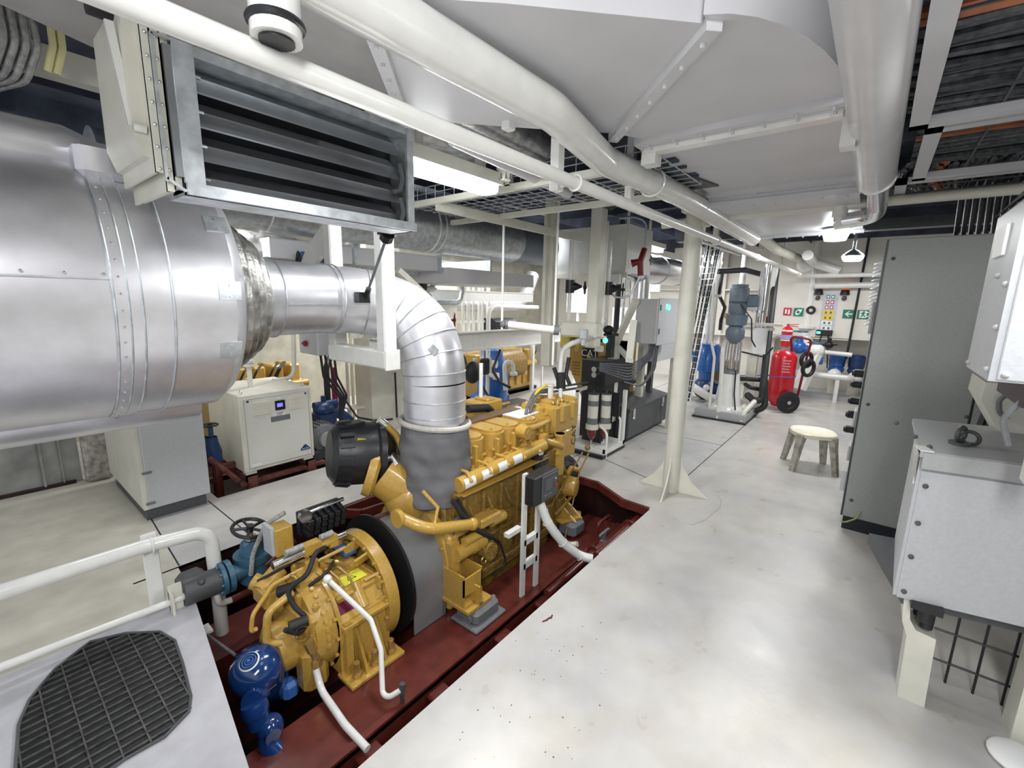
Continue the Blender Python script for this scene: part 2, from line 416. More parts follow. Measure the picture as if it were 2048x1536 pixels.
# ================================================================== OVERHEAD DUCT
t=thing('ventilation_duct','big pale grey ventilation duct sweeping round under the ceiling','duct',(2.1,.6,2.45))
Z0,Z1=2.45,2.93
m=MB(); m.prism([(2.14,1.0),(2.14,.182),(3.42,.19),(3.42,1.02)],'z',Z0,Z1); part('straight_section',m,DUCT,t)
m=MB(); m.prism([(3.46,1.06),(3.46,.18),(5.25,.2),(5.25,1.12)],'z',2.38,2.9); m.box(3.42,3.46,.19,1.03,2.42,2.9); part('straight_section',m,DUCT,t)
arc=[(2.14,.182)]+[(2.14-.80*math.sin(a*PI/2/9*1.0)*(1) ,.182+.34*(1-math.cos(a*PI/2/9))) for a in range(1,9)]
m=MB(); m.prism([(2.14,.96)]+arc+[(1.41,.46),(2.0,1.04)],'z',Z0,Z1); part('elbow_section',m,DUCT,t)
m=MB(); m.prism([(2.0,1.04),(1.41,.46),(1.0,.86),(.80,1.08),(.863,1.233),(1.342,1.685),(1.83,1.222)],'z',Z0+.002,Z1+.01); part('tapered_section',m,DUCT,t)
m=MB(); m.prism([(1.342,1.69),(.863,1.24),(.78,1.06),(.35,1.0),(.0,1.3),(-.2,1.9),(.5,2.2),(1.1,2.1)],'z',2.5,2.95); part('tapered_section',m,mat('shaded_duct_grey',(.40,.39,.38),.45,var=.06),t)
def fl(p,q,z=Z0,h=.03,n=7):
    m=MB()
    m.bar((p[0],p[1],z-.008),(q[0],q[1],z-.008),.045,.035)
    d=Vector((q[0]-p[0],q[1]-p[1],0))
    for k in range(n):
        c=Vector((p[0],p[1],z-.020))+d*((k+.5)/n); m.cyl(c,c-Vector((0,0,.017)),.007,6)
    part('joint_flange',m,DUCT,t)
fl((1.395,.445),(2.03,1.06)); fl((2.15,.165),(2.15,1.0)); fl((2.20,.165),(2.20,1.0)); fl((3.42,.17),(3.42,1.04)); fl((3.47,.17),(3.47,1.06),2.385); fl((.85,1.215),(1.36,1.71)); fl((5.24,.19),(5.24,1.12),2.38)
m=MB(); m.box(2.2,2.26,.2,.98,2.405,2.44); m.box(2.22,2.30,.93,1.0,2.36,2.46); m.box(2.22,2.30,.15,.20,2.3,2.5); part('support_angle',m,WHITE,t)
m=MB(); m.prism([(3.2,1.06),(3.2,.9),(2.55,1.03),(2.55,1.08)],'z',2.44,2.8); part('side_panel',m,DGREY,t)

# ---- large white overhead pipe with offset bend
t=thing('overhead_pipe','fat glossy white pipe with a double bend crossing below the duct','pipe',(1.9,1.05,2.38))
A=at(850,75,z=2.37);
m=MB(); m.tube([(-.2,A.y+.02,2.37),(1.45,A.y-.01,2.37),(2.1,A.y+.11,2.37),(3.0,A.y+.07,2.38),(5.1,A.y+.04,2.34)],.066,24,bend=.5); part('pipe_run',m,WHITE,t)
m=MB()
c=at(566,20,z=2.36); 
m.cyl((.50,A.y+.03,2.22),(.50,A.y+.03,2.36),.05,20); part('branch_cap',m,WHITE,t)
m=MB(); m.ring((.50,A.y+.03,2.25),(0,0,1),.05,.008); m.cyl((.50,A.y+.03,2.215),(.50,A.y+.03,2.225),.035,20); part('cap_seal',m,BLACK,t)
m=MB(); m.ring((2.62,A.y+.085,2.375),(1,0,0),.074,.006); part('hoop_clamp',m,WHITE,t)
# ---- thin white sprinkler pipe along the passage
t=thing('fire_main_pipe','long straight thin white pipe running lengthwise below the duct','pipe',(3,1.1,2.205))
m=MB(); m.tube([(-.4,1.1,2.2),(9.7,1.1,2.215)],.027,16); part('pipe_run',m,WHITE,t)
for x in (1.78,4.0,5.6,6.9,8.9):
    m=MB(); m.ring((x,1.1,2.205),(1,0,0),.032,.005); part('hoop_clamp',m,WHITE,t)
for i,(x,y,z0,lab) in enumerate(((1.74,1.17,2.17,'white square hanger post holding the thin overhead pipe beside the wire cable tray'),(2.62,1.24,2.25,'white square hanger post beside the bend of the fat overhead pipe'),(1.62,1.35,2.42,'short white flat hanger left of the square hanger post'))):
    m=MB(); m.box(x-.025,x+.025,y-.022,y+.022,z0,2.98,b=.004)
    if i<2: m.cyl((x,y-.02,z0+.02),(x,y-.07,z0+.02),.008,8)
    single('pipe_hanger',m,WHITE,lab,'bracket')
# ---- transverse pipe through the pillar head
t=thing('transverse_pipe','thin cream pipe crossing from the pillar head to the right over the cabinets','pipe',(3.97,0,2.39))
m=MB(); m.tube([(3.97,1.55,2.36),(3.97,.9,2.385),(3.97,-2.6,2.395)],.033,16); part('pipe_run',m,CREAM,t)
m=MB(); m.cyl((3.97,.295,2.31),(3.97,.295,2.41),.045,16); m.cyl((3.97,.295,2.25),(3.97,.295,2.31),.03,12); part('tee_fitting',m,WHITE,t)
# ---- big pipe right
t=thing('exhaust_vent_pipe','wide pale pipe at upper right tapering to a bright steel elbow','pipe',(2.0,.1,2.38))
m=MB(); m.tube([(.9,.095,2.38),(3.2,.1,2.38)],.083,28); part('pipe_run',m,mat('satin_grey_pipe_paint',(.66,.65,.66),.25,.1,var=.03),t)
m=MB(); m.tube([(3.2,.095,2.38),(3.8,.09,2.34),(3.98,.1,2.3),(4.0,.32,2.28)],.052,20,bend=.12); m.cyl((3.18,.1,2.38),(3.215,.1,2.38),.088,28); part('steel_elbow',m,STEEL,t)
# ================================================================== PILLAR
t=thing('steel_pillar','round cream pillar on triangular base gussets beside the open pit','pillar',(3.95,1.27,0))
m=MB(); m.tube([(3.95,1.27,.0),(3.95,1.27,2.98)],.073,28); part('column',m,CREAM,t)
for k,(dx,dy) in enumerate(((-.32,-.03),(.02,-.33),(-.0,.3))):
    m=MB(); d=Vector((dx,dy,0)); L=d.length; d.normalize(); n=Vector((-d.y,d.x,0))*.006
    prof=[(0.06,0.002),(L,0.002),(L*.8,.05),(L*.55,.12),(L*.3,.24),(.072,.34),(.06,.34)]
    vs=[Vector((3.95,1.27,0))+d*r+Vector((0,0,z))+n*s for s in (-1,1) for r,z in prof]; k=len(prof)
    m.add(vs,[list(range(k)),list(range(k,2*k))[::-1]]+[(i,(i+1)%k,k+(i+1)%k,k+i) for i in range(k)]); part('gusset',m,CREAM,t)
m=MB(); m.box(3.86,4.04,1.18,1.36,2.43,2.45); m.cyl((3.97,1.20,2.32),(3.97,1.20,2.43),.05,16); m.cyl((3.88,1.17,2.24),(3.88,1.17,2.31),.012,8); part('head_fitting',m,CREAM,t)

# ================================================================== SILENCER AND EXHAUST
t=thing('exhaust_silencer','huge aluminium-clad exhaust silencer drum lying horizontally at left','silencer',(0,2.55,1.69))
SY,SZ,SR=2.55,1.69,.52
m=MB(); m.lathe((-1.6,SY,SZ),(1,0,0),[(0,0),(0,SR),(1.95,SR)],72); part('drum_cladding',m,ALU,t)
m=MB(); m.lathe((.352,SY,SZ),(1,0,0),[(0,SR-.01),(0,SR+.007),(.075,SR+.007),(.08,SR+.002),(.38,SR+.002),(.43,SR-.04),(.44,SR-.07),(.44,.38)],72); part('end_cladding',m,ALU,t)
m=MB()
for x in (.352,.39,.428,.52): m.ring((x,SY,SZ),(1,0,0),SR+.005,.004,72,6)
m.bar((-1.5,SY-SR-.002,SZ+.05),(.36,SY-SR-.002,SZ+.05),.004,.006)
part('seam_band',m,GALV,t)
m=MB()
for k in range(26):
    a=PI*.55+k*PI*.9/26; m.sphere((.37,SY+(SR+.007)*math.cos(a),SZ+(SR+.007)*math.sin(a)),.005,6,4)
for k in range(14): m.sphere((-.9+k*.095,SY-SR-.002,SZ+.065),.005,6,4)
part('rivet',m,STEEL,t)
def curved(x0,x1,a0,a1,r,t_=.006,n=6):
    vs=[];fs=[]
    for x in (x0,x1):
        for k in range(n+1):
            a=a0+(a1-a0)*k/n
            for rr in (r,r+t_): vs.append((x,SY+rr*math.cos(a),SZ+rr*math.sin(a)))
    N=2*(n+1)
    for k in range(n):
        a=2*k; fs+=[(a,a+2,N+a+2,N+a),(a+1,a+3,N+a+3,N+a+1),(a,a+1,a+3,a+2),(N+a,N+a+1,N+a+3,N+a+2)]
    fs+=[(0,1,N+1,N),(N-2,N-1,2*N-1,2*N-2)]
    return vs,fs
for z in (.28,.02,-.22):
    m=MB(); a=PI-math.asin(z/SR); vs,fs=curved(.67,.75,a-.07,a+.07,SR); m.add(vs,fs); m.bolts((0.71,SY+(SR+.006)*math.cos(a),SZ+(SR+.006)*math.sin(a)),(0,math.cos(a),math.sin(a)),.022,2,.005,.004,a0=PI/2*0); part('clip_plate',m,GALV,t)
# skirt below and duct box on top of drum
m=MB(); m.lathe((-1.6,SY-.02,SZ-SR+.06),(1,0,0),[(0,0),(0,.13),(2.28,.13),(2.28,0)],24); part('lower_skirt',m,ALU,t)
m=MB(); m.lathe((-1.6,SY-.18,SZ+SR-.02),(1,0,0),[(0,0),(0,.09),(1.93,.09),(2.1,.03)],24); m.ring((-.05,SY-.18,SZ+SR-.02),(1,0,0),.092,.004); m.ring((.08,SY-.18,SZ+SR-.02),(1,0,0),.092,.004); m.box(.33,.8,SY-.36,SY-.05,SZ+SR-.12,SZ+SR-.0,b=.02); part('top_cover',m,ALU,t)
# insulated outlet bellows + pipe
t=thing('exhaust_pipe','silver clad exhaust pipe bending down from silencer into the yellow engine','exhaust pipe',(1.9,2.2,.6))
PY,PZ=2.6,1.68
m=MB()
prof=[]
for k in range(11):
    x=.80+.20*k/10; prof.append((x,.40-.135*(k/10)**1.2+(.012 if k%2 else 0)))
m.lathe((0,PY-.02,PZ),(1,0,0),prof,40); part('bellows_jacket',m,FOIL,t)
m=MB(); m.ring((1.0,PY-.01,PZ),(1,0,0),.262,.008,40); part('jacket_rim',m,GALV,t)
m=MB(); m.lathe((1.0,PY,PZ),(1,0,0),[(0,.25),(0.005,.222),(.1,.212),(.101,.207),(.42,.202),(.43,.206)],40)
path=[(1.42,PY,PZ),(1.62,PY-.0,PZ)]
# bend: from +x toward -y and down
P0=Vector((1.40,2.60,1.68));P1=Vector((1.86,2.60,1.70));P2=Vector((1.93,2.28,1.66));P3=Vector((1.93,2.20,1.28));P4=Vector((1.93,2.20,.95))
def bez(ps,t):
    ps=[p.copy() for p in ps]
    while len(ps)>1: ps=[ps[i].lerp(ps[i+1],t) for i in range(len(ps)-1)]
    return ps[0]
P3=Vector((1.93,2.2,1.16)); CT=[P0,Vector((1.72,2.60,1.67)),Vector((1.93,2.42,1.66)),Vector((1.93,2.20,1.50)),P3]
cv=[bez(CT,k/22) for k in range(23)]
m.tube(cv,.203,36,cap=False); part('cladding_bend',m,ALU,t)
m=MB(); m.tube([P3,P4,(1.93,2.2,.70)],.203,36,cap=False); part('cladding_drop',m,ALU,t)
m=MB()
for i in (1,5,8,11,13,15,17,19,21):
    m.ring(cv[i],cv[min(i+1,22)]-cv[i-1],.204,.005,40,6)
for z in (1.05,.95): m.ring((1.93,2.2,z),(0,0,1),.204,.004,40,6)
m.ring((1.42,PY,PZ),(1,0,0),.204,.004,40); m.ring((1.1,PY,PZ),(1,0,0),.213,.005,40)
m.bar((1.11,PY-.205,PZ-.03),(1.42,PY-.203,PZ-.03),.004,.006)
part('seam_bead',m,GALV,t)
c=bez(CT,.8)
m=MB(); q=c+Vector((-.12,-.175,.0)); m.cyl(q,q+Vector((-.02,-.03,.0)),.035,4); m.bolts(q+Vector((-.02,-.03,0)),(-.55,-.83,0),.02,4,.003,.003); part('clip_plate',m,GALV,t)
# cloth jacket
m=MB(); prof=[]
random.seed(3)
rs=[]
n=40; levels=26; vs=[];fs=[]; n=56
for j in range(levels+1):
    f_=j/levels; h=.90-.62*f_
    base=.213+.022*min(1,f_*4)-(.0 if f_<.92 else .07*((f_-.92)/.08)**1.6)
    for k in range(n):
        a=2*PI*k/n
        r=base+.007*math.sin(4*a+j*.45+1.5*math.sin(a*2))+.006*math.sin(7*a-j*.7)+.005*math.sin(j*1.25+3*math.sin(a+.4))+.002*random.uniform(-1,1)
        vs.append((1.93+r*math.cos(a),2.2+r*math.sin(a),h+.016*math.sin(a+1.2)*(f_<.1)-.05*math.sin(a+.8)*f_))
for j in range(levels):
    for k in range(n): fs.append((j*n+k,j*n+(k+1)%n,(j+1)*n+(k+1)%n,(j+1)*n+k))
m.add(vs,fs,True); part('cloth_jacket',m,FABRIC,t)
m=MB(); m.ring((1.93,2.2,.89),(.08,-.04,1),.228,.018,40,8); part('jacket_hem',m,ROPE,t)
m=MB(); m.lathe((1.93,2.2,.26),(0,0,1),[(0,.10),(.06,.15),(.12,.16)],24); m.bar((1.86,2.05,.34),(1.86,2.04,.24),.05,.006); part('outlet_shield',m,STEEL,t)
# damped hanger rod
t=thing('tie_rod','slim steel tie rod slanting from the octagonal bracket down to the exhaust pipe','tie rod',(1.45,2.0,1.9))
a=at(775,470,y=1.95); b=at(733,590,y=2.33)
m=MB(); m.cyl(a,b,.008,10); part('rod',m,MGREY,t)
d=(b-a).normalized()
m=MB(); m.cyl(b-d*.06,b+d*.03,.016,12); m.cbox(b+Vector((-.01,.03,-.015)),.07,.05,.06); part('clevis',m,BLACK,t)
m=MB(); m.cyl(a-d*.01,a+d*.03,.035,8); m.cyl(a-Vector((0,0,-.05)),a+Vector((0,0,.0)),.05,20); part('rubber_mount',m,BLACK,t)
m=MB(); c=a+Vector((0.0,0,.035)); m.lathe(c,(.0,.15,1),[(0,.0),(0,.085),(.012,.085),(.012,0)],8,False); m.bar(c+Vector((-.06,.0,.01)),c+Vector((-.10,0,.12)),.1,.01); part('octagonal_bracket',m,WHITE,t)

# ---- hanging frame under exhaust
t=thing('pipe_support_frame','white square-tube frame hanging around the exhaust pipe','frame',(1.6,2.5,1.2))
X=1.60; B=.10
e0=at(770,722,x=X-.05); print('frame near end',e0)
yn=e0.y; zb=e0.z
yf=at(655,700,x=X-.05).y; print('frame far',yf)
m=MB(); m.box(X-.05,X+.05,yn,yf,zb-.055,zb+.055,b=.01); m.box(X-.052,X+.052,yn-.012,yn+.004,zb-.06,zb+.06,b=.004); part('bottom_beam',m,WHITE,t)
m=MB(); m.box(X-.045,X+.045,yn+.005,yn+.085,zb+.05,2.5,b=.008); part('post',m,WHITE,t)
m=MB(); m.box(X-.045,X+.045,yf-.09,yf-.005,zb+.05,2.9,b=.008); part('post',m,WHITE,t)
m=MB(); m.prism([(yf-.09,2.25),(yf+.30,2.0),(yf+.42,1.86),(yf+.32,1.84),(yf+.1,1.95),(yf-.02,1.95)],'x',X-.01,X+.02); part('knee_bracket',m,WHITE,t)
m=MB(); m.cyl((X+.0,yf+.34,1.86),(X,yf+.34,1.80),.05,16); m.cyl((X,yf+.34,1.7),(X,yf+.34,1.82),.02,12); part('rubber_mount',m,MGREY,t)
# ================================================================== LOUVRE BOX
t=thing('louvre_damper','dark steel louvre box with four wide blades hung beside the silencer','louvre',(.9,1.75,2.2))
x0,x1,yA,yB,za,zb2=.50,1.38,1.70,1.86,1.995,2.425
m=MB()
m.box(x0,x1,yA-.02,yA+.015,za,za+.035); m.box(x0,x1,yA-.0,yB,zb2-.03,zb2); m.box(x0,x0+.055,yA-.004,yA+.01,za,zb2); m.box(x1-.035,x1,yA-.004,yA+.01,za,zb2)
m.box(x0,x1,yA,yB,za,za+.01); m.box(x1-.012,x1,yA,yB,za,zb2); part('casing',m,GALV,t)
m=MB(); m.box(x0-.02,x0,yA,yA+.10,za+.05,zb2-.02); part('end_plate',m,SLAT,t)
m=MB(); 
for a,b in (((x0-.045,yA,za+.03),(x0-.045,yA,zb2-.005)),((x0-.045,yA+.0,zb2-.005),(x0,yA,zb2-.005)),((x0-.045,yA,za+.04),(x0,yA,za+.01))): m.bar(a,b,.008,.008)
part('edge_angle',m,GALV,t)
m=MB(); m.box(x0+.01,x1-.01,yB-.01,yB,za+.01,zb2-.01); part('back_panel',m,BLACK,t)
for k in range(4):
    zc=za+.06+.098*k
    m=MB(); prof=[(yA+.02,zc-.04),(yA+.035,zc-.018),(yA+.05,zc+.004),(yA+.052,zc+.012),(yA+.065,zc+.02),(yA+.10,zc+.05),(yA+.108,zc+.046),(yA+.07,zc+.012),(yA+.055,zc+.0),(yA+.04,zc-.022),(yA+.026,zc-.044)]
    m.prism(prof,'x',x0+.03,x1-.06); m.cyl((x0+.055,yA+.02,zc-.0),(x0+.075,yA+.02,zc),.006,8)
    part('blade',m,SLAT,t)
m=MB()
for z in (za+.08,za+.22):
    m.tube([(x1-.05,yA+.03,z+.06),(x1-.045,yA+.02,z),(x1-.06,yA+.02,z-.05),(x1-.09,yA+.03,z-.06)],.012,10)
part('return_spring',m,DGREY,t)
# galvanised collars left of louvre (bolted flange frames)
t=thing('duct_collar','bolted off-white duct collar with flanges between silencer and louvre','duct collar',(.35,1.9,2.2))
m=MB()
for x,z0 in ((.435,2.05),(.458,2.0),(.480,2.01)):
    m.box(x,x+.008,1.72,2.1,z0,2.6)
    m.box(x-.0,x+.017,1.715,1.73,z0,2.6)
part('flange_frame',m,CREAM,t)
m=MB(); m.prism([(.405,2.6),(.40,2.16),(.42,2.10),(.48,2.08),(.48,2.6)],'y',1.76,2.1); part('transition',m,CREAM,t)
m=MB()
for k in range(7): 
    for x in (.444,.467): m.sphere((x,1.713,2.06+.06*k),.005,8,5)
part('bolt_head',m,STEEL,t)
# ================================================================== ENGINE BED
t=thing('engine_bed','dark red welded steel bed rails inside the open floor pit under the engine','engine bed',(2,2.3,-1))
m=MB(); m.box(.45,3.66,1.60,1.95,-.375,-.35); m.box(.45,3.66,1.60,1.615,-.55,-.35); m.box(.45,3.66,1.60,1.635,-.36,-.335); m.box(.45,3.66,1.80,1.82,-1,-.375); part('rail',m,RED,t)
m=MB(); m.box(.45,3.66,2.65,3.0,-.375,-.35); m.box(.45,3.66,2.65,2.67,-1,-.375); part('rail',m,RED,t)
for i,x in enumerate((.95,1.38,1.92,2.35)):
    m=MB(); m.box(x-.06,x+.06,1.27,1.60,-.42,-.38,b=.01); m.box(x-.01,x+.01,1.27,1.6,-.9,-.42); m.box(x-.06,x+.06,1.27,1.6,-.55,-.52); part('cross_bracket',m,RED,t)
m=MB(); 
for x in (1.66,2.0,3.1): m.box(x-.01,x+.01,1.62,3.0,-1,-.40)
m.box(.45,3.66,1.262,1.30,-.62,-.58); part('web_plate',m,RED,t)
# steps of bilge pipes at right side of the pit
tp=thing('bilge_pipe','red painted pipe with a flanged valve along the right side of the pit','pipe',(3,1.45,-.5))
m=MB(); m.tube([(2.3,1.50,-.27),(3.66,1.50,-.25)],.028,14); m.tube([(2.75,1.37,-.155),(3.55,1.37,-.135),(3.68,1.37,-.13)],.036,14); part('pipe_run',m,RED,tp)
m=MB(); flange(m,(2.95,1.50,-.26),(1,0,0),.055); flange(m,(3.3,1.37,-.14),(1,0,0),.06); m.tube([(3.2,1.6,-.25),(3.2,1.6,-.15),(3.42,1.6,-.15),(3.42,1.6,-.25)],.014,10,bend=.04); part('pipe_flange',m,RED,tp)
m=MB(); m.cyl((3.12,1.50,-.26),(3.12,1.50,-.16),.018,12); m.bar((3.04,1.50,-.16),(3.2,1.50,-.16),.02,.015); m.sphere((3.12,1.50,-.26),.04,12,8); part('valve_body',m,MGREY,tp)

# ================================================================== MAIN ENGINE
E=thing('diesel_engine','yellow six-cylinder marine diesel engine standing in the pit with gearbox in front','engine',(2.3,2.3,-.35))
YS=1.97
m=MB()  # block with crankcase detail
m.box(1.86,3.2,YS,2.6,-.32,.44,b=.02)
m.box(1.86,3.1,YS-.01,2.0,.40,.46)
random.seed(5)
for i in range(7):
    x=1.94+.19*i
    m.box(x,x+.03,YS-.03,YS+.01,-.2,.40,b=.008)
    m.box(x+.05,x+.16,YS-.022,YS+.01,-.17,-.02,b=.012)
    m.cyl((x+.10,YS-.035,.12),(x+.10,YS+.01,.12),.045,16); m.cyl((x+.10,YS-.04,.12),(x+.10,YS,.12),.02,8)
    m.tube([(x+.04,YS-.03,.36),(x+.07,YS-.05,.26),(x+.12,YS-.04,.2)],.01,8,bend=.02)
m.box(1.86,3.2,YS-.02,YS+.02,-.25,-.21,b=.005); m.box(1.86,3.2,YS-.025,YS+.02,.03,.05)
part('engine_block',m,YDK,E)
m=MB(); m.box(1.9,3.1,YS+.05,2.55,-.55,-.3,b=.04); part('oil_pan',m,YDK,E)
m=MB(); m.box(1.80,3.15,YS+.04,2.56,.44,.53,b=.01)
for i in range(6):
    x=1.93+.205*i
    m.box(x-.07,x+.07,YS+.03,YS+.14,.47,.56,b=.02)
    m.tube([(x-.06,YS+.05,.54),(x-.05,YS+.02,.52),(x+.06,YS+.02,.53),(x+.07,YS+.06,.55)],.012,8,bend=.02)
part('cylinder_head',m,YEL,E)
# valve covers, pairs
for i in range(3):
    x=1.90+.42*i
    m=MB()
    for dx in (0,.19):
        poly=[(x+dx,YS+.13),(x+dx+.02,YS+.09),(x+dx+.07,YS+.06),(x+dx+.12,YS+.06),(x+dx+.17,YS+.09),(x+dx+.185,YS+.13),(x+dx+.185,2.44),(x+dx,2.44)]
        m.prism(poly,'z',.53,.735)
        ins=[(x+dx+.09+(p[0]-x-dx-.09)*.88,2.24+(p[1]-2.24)*.93) for p in poly]
        m.prism(ins,'z',.735,.755)
        m.tube([(x+dx+.01,YS+.075,.62),(x+dx+.17,YS+.075,.61)],.012,8); m.tube([(x+dx+.01,YS+.06,.56),(x+dx+.17,YS+.06,.56)],.014,8)
        m.box(x+dx+.03,x+dx+.055,YS+.03,YS+.07,.53,.71,b=.006); m.cyl((x+dx+.05,YS+.12,.75),(x+dx+.05,YS+.12,.77),.01,6)
    part('valve_cover',m,YEL,E)
m=MB(); m.box(1.9,3.0,2.30,2.42,.755,.77,b=.004); part('cover_plate',m,WPLAIN if False else mat('brown_heat_plate',(.20,.13,.07),.45,.4),E)
m=MB(); c=at(1075,822,z=.775); m.prism([(2.75,2.12),(3.05,2.12),(3.05,2.38),(2.75,2.38)],'z',.757,.765); part('data_plate',m,WPLAIN,E)
# water rail with stickers
m=MB(); m.tube([(1.88,YS-.035,.525),(2.82,YS-.035,.565)],.05,20); m.box(1.88,2.80,YS-.05,YS+.02,.45,.462)
m.prism([(1.88,YS-.09),(2.84,YS-.085),(2.84,YS-.03),(1.88,YS-.03)],'z',.462,.470)
part('water_rail',m,YEL,E)
for i in range(5):
    m=MB(); x=1.95+.19*i; m.tube([(x,YS-.085,.555),(x,YS-.05,.60),(x,YS+.03,.60)],.011,8); m.sphere((x,YS-.085,.55),.015,8,6); part('rail_bolt',m,YEL,E)
for i in range(4):
    x=1.90+.165*i; m=MB(); m.lathe((x,YS-.035,.527+.007*i),(1,.0,.035),[(0,.0515),(.10,.0515)],8,a0=PI*.22,a1=PI*.62,ref=(0,-.01,1)); part('sticker',m,WPLAIN,E,'white printed label')
# fuel/thermostat assembly between covers and tank
m=MB()
c=at(1045,862,y=1.98)
m.sphere(c,.06,14,10,(1,.8,1)); m.cyl(c+Vector((-.02,-.07,.0)),c+Vector((-.02,.02,0)),.05,18); m.cyl(c+Vector((-.02,-.075,0)),c+Vector((-.02,-.06,0)),.022,8)
c2=at(1085,880,y=1.96); m.cyl(c2+Vector((0,0,-.06)),c2+Vector((0,0,.05)),.04,16); m.tube([c2,c2+Vector((.12,-.05,-.05)),c2+Vector((.2,-.06,-.09))],.028,12,bend=.04)
c3=at(1080,850,y=2.0); m.tube([c,c3,c3+Vector((.14,.02,.0)),c3+Vector((.2,.05,.0))],.022,12,bend=.06)
c4=at(1120,880,y=1.95); m.cyl(c4+Vector((0,0,.06)),c4+Vector((0,0,-.30)),.042,18); m.cyl(c4+Vector((0,0,-.1)),c4+Vector((0,0,-.12)),.05,18); m.cyl(c4+Vector((0,0,.04)),c4+Vector((0,0,.06)),.05,18)
part('thermostat_housing',m,YEL,E)
m=MB(); c5=at(1075,915,y=1.93); m.cyl(c5+Vector((0,0,.03)),c5+Vector((0,0,-.10)),.045,18); m.box(c5.x+.06,c5.x+.14,c5.y-.02,c5.y+.05,c5.z-.08,c5.z+.0,b=.01); part('fuel_filter',m,BLACK,E)
m=MB(); m.lathe(c5+Vector((0,0,.035)),(0,0,1),[(0,.0),(0,.048),(.02,.048),(.03,.035)],18); part('filter_head',m,CHROME,E)
# coolant expansion tank at free end
m=MB()
c=at(1118,825,y=2.2,z=None); print('tank',c)
tx,ty,tz=3.02,2.14,.66
m.box(tx-.13,tx+.18,ty-.15,ty+.18,tz-.10,tz+.13,b=.025)
m.box(tx-.17,tx-.05,ty-.06,ty+.16,tz-.05,tz+.125,b=.02); m.box(tx-.06,tx+.02,ty-.17,ty-.05,tz-.02,tz+.135,b=.02); m.box(tx+.06,tx+.12,ty-.17,ty-.05,tz-.02,tz+.14,b=.02)
m.box(tx-.02,tx+.16,ty-.15,ty+.1,tz-.32,tz-.08,b=.02)
for dx in (-.08,.02,.13): m.box(tx+dx,tx+dx+.035,ty-.14,ty+.16,tz+.12,tz+.15,b=.01)
m.lathe((tx+.03,ty+.03,tz+.13),(0,0,1),[(0,.075),(.02,.075),(.02,.05),(.0,.05)],20)
S_=lambda v: Vector((3.255+(v.x-tx)*1.38,2.165+(v.y-ty)*1.05,.67+(v.z-tz)*1.15)); m.v=[S_(v) for v in m.v]; part('coolant_tank',m,YEL,E)
m=MB()
for dx in (-.09,-.04,.01): m.sphere((tx+dx,ty-.11,tz+.145),.018,8,6)
m.v=[S_(v) for v in m.v]; part('plug',m,BRASS,E)
lettering('CAT',.10,(3.42,2.006,.50),(0.0,.0,1),(-1,0,.0),MARK,E)
m=MB(); m.tube([(tx+.03,ty+.03,tz+.14),(tx+.03,ty+.03,tz+.24)],.022,14); m.cyl((tx+.03,ty+.03,tz+.24),(tx+.03,ty+.03,tz+.25),.03,14); m.v=[S_(v) for v in m.v]; part('vent_pipe',m,WHITE,E)
# front gear: alternators, pulleys
m=MB(); a=at(1140,972,y=1.93); m.lathe(a,(.25,-.97,.0),[(.06,0),(.06,.085),(0,.09),(-.08,.09),(-.10,.06)],24); m.lathe(a,(.25,-.97,0),[(.065,0),(.065,.055),(.06,.06)],20); m.tube([a+Vector((.0,.05,.07)),a+Vector((.09,.05,.13)),a+Vector((.16,.02,.10))],.025,10); part('water_pump',m,YEL,E)
m=MB(); m.lathe((3.22,2.12,.12),(1,0,0),[(0,0),(0,.13),(.30,.13),(.33,.10),(.33,0)],28); m.box(3.22,3.4,2.0,2.2,.1,.24,b=.01); part('belt_guard',m,RUBB,E)
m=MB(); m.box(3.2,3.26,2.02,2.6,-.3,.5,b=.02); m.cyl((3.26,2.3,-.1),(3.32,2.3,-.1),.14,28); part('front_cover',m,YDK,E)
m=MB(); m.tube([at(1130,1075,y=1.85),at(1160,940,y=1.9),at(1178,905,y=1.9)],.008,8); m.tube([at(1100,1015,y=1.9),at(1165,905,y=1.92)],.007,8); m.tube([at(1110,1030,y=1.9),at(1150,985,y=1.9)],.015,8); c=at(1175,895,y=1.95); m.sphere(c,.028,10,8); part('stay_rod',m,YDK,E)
# oil filler / housing left side on block
m=MB(); c=at(985,1040,y=1.88)
m.box(c.x-.13,c.x+.08,c.y-.02,c.y+.09,c.z-.02,c.z+.05,b=.012); m.cyl((c.x+.0,c.y+.02,c.z-.02),(c.x+.14,c.y+.02,c.z-.02),.04,16); m.box(c.x-.15,c.x-.11,c.y-.0,c.y+.05,c.z-.06,c.z+.04,b=.01); part('oil_filler_housing',m,YEL,E)
m=MB(); c=at(945,1090,y=1.9); m.cyl((c.x-.16,c.y,c.z),(c.x+.10,c.y,c.z+.0),.05,20)
for k in range(6): m.cyl((c.x-.02+.018*k,c.y,c.z),(c.x-.01+.018*k,c.y,c.z),.056,20)
m.cyl((c.x-.1,c.y-.02,c.z+.07),(c.x+.05,c.y-.02,c.z+.07),.03,16); part('starter_motor',m,YEL,E)
m=MB(); c=at(968,1120,y=1.85); m.ring(c,(0,1,0),.025,.006,16,6); m.cyl(c+Vector((0,0,.03)),c+Vector((0,0,.09)),.012,8); part('lifting_shackle',m,BRASS,E)
m=MB(); c=at(975,1095,y=1.88); m.cyl((c.x-.02,c.y-.06,c.z),(c.x-.02,c.y+.1,c.z),.06,22); m.bolts((c.x-.02,c.y-.06,c.z),(0,-1,0),.045,6,.006); part('pump_cover',m,YDK,E)
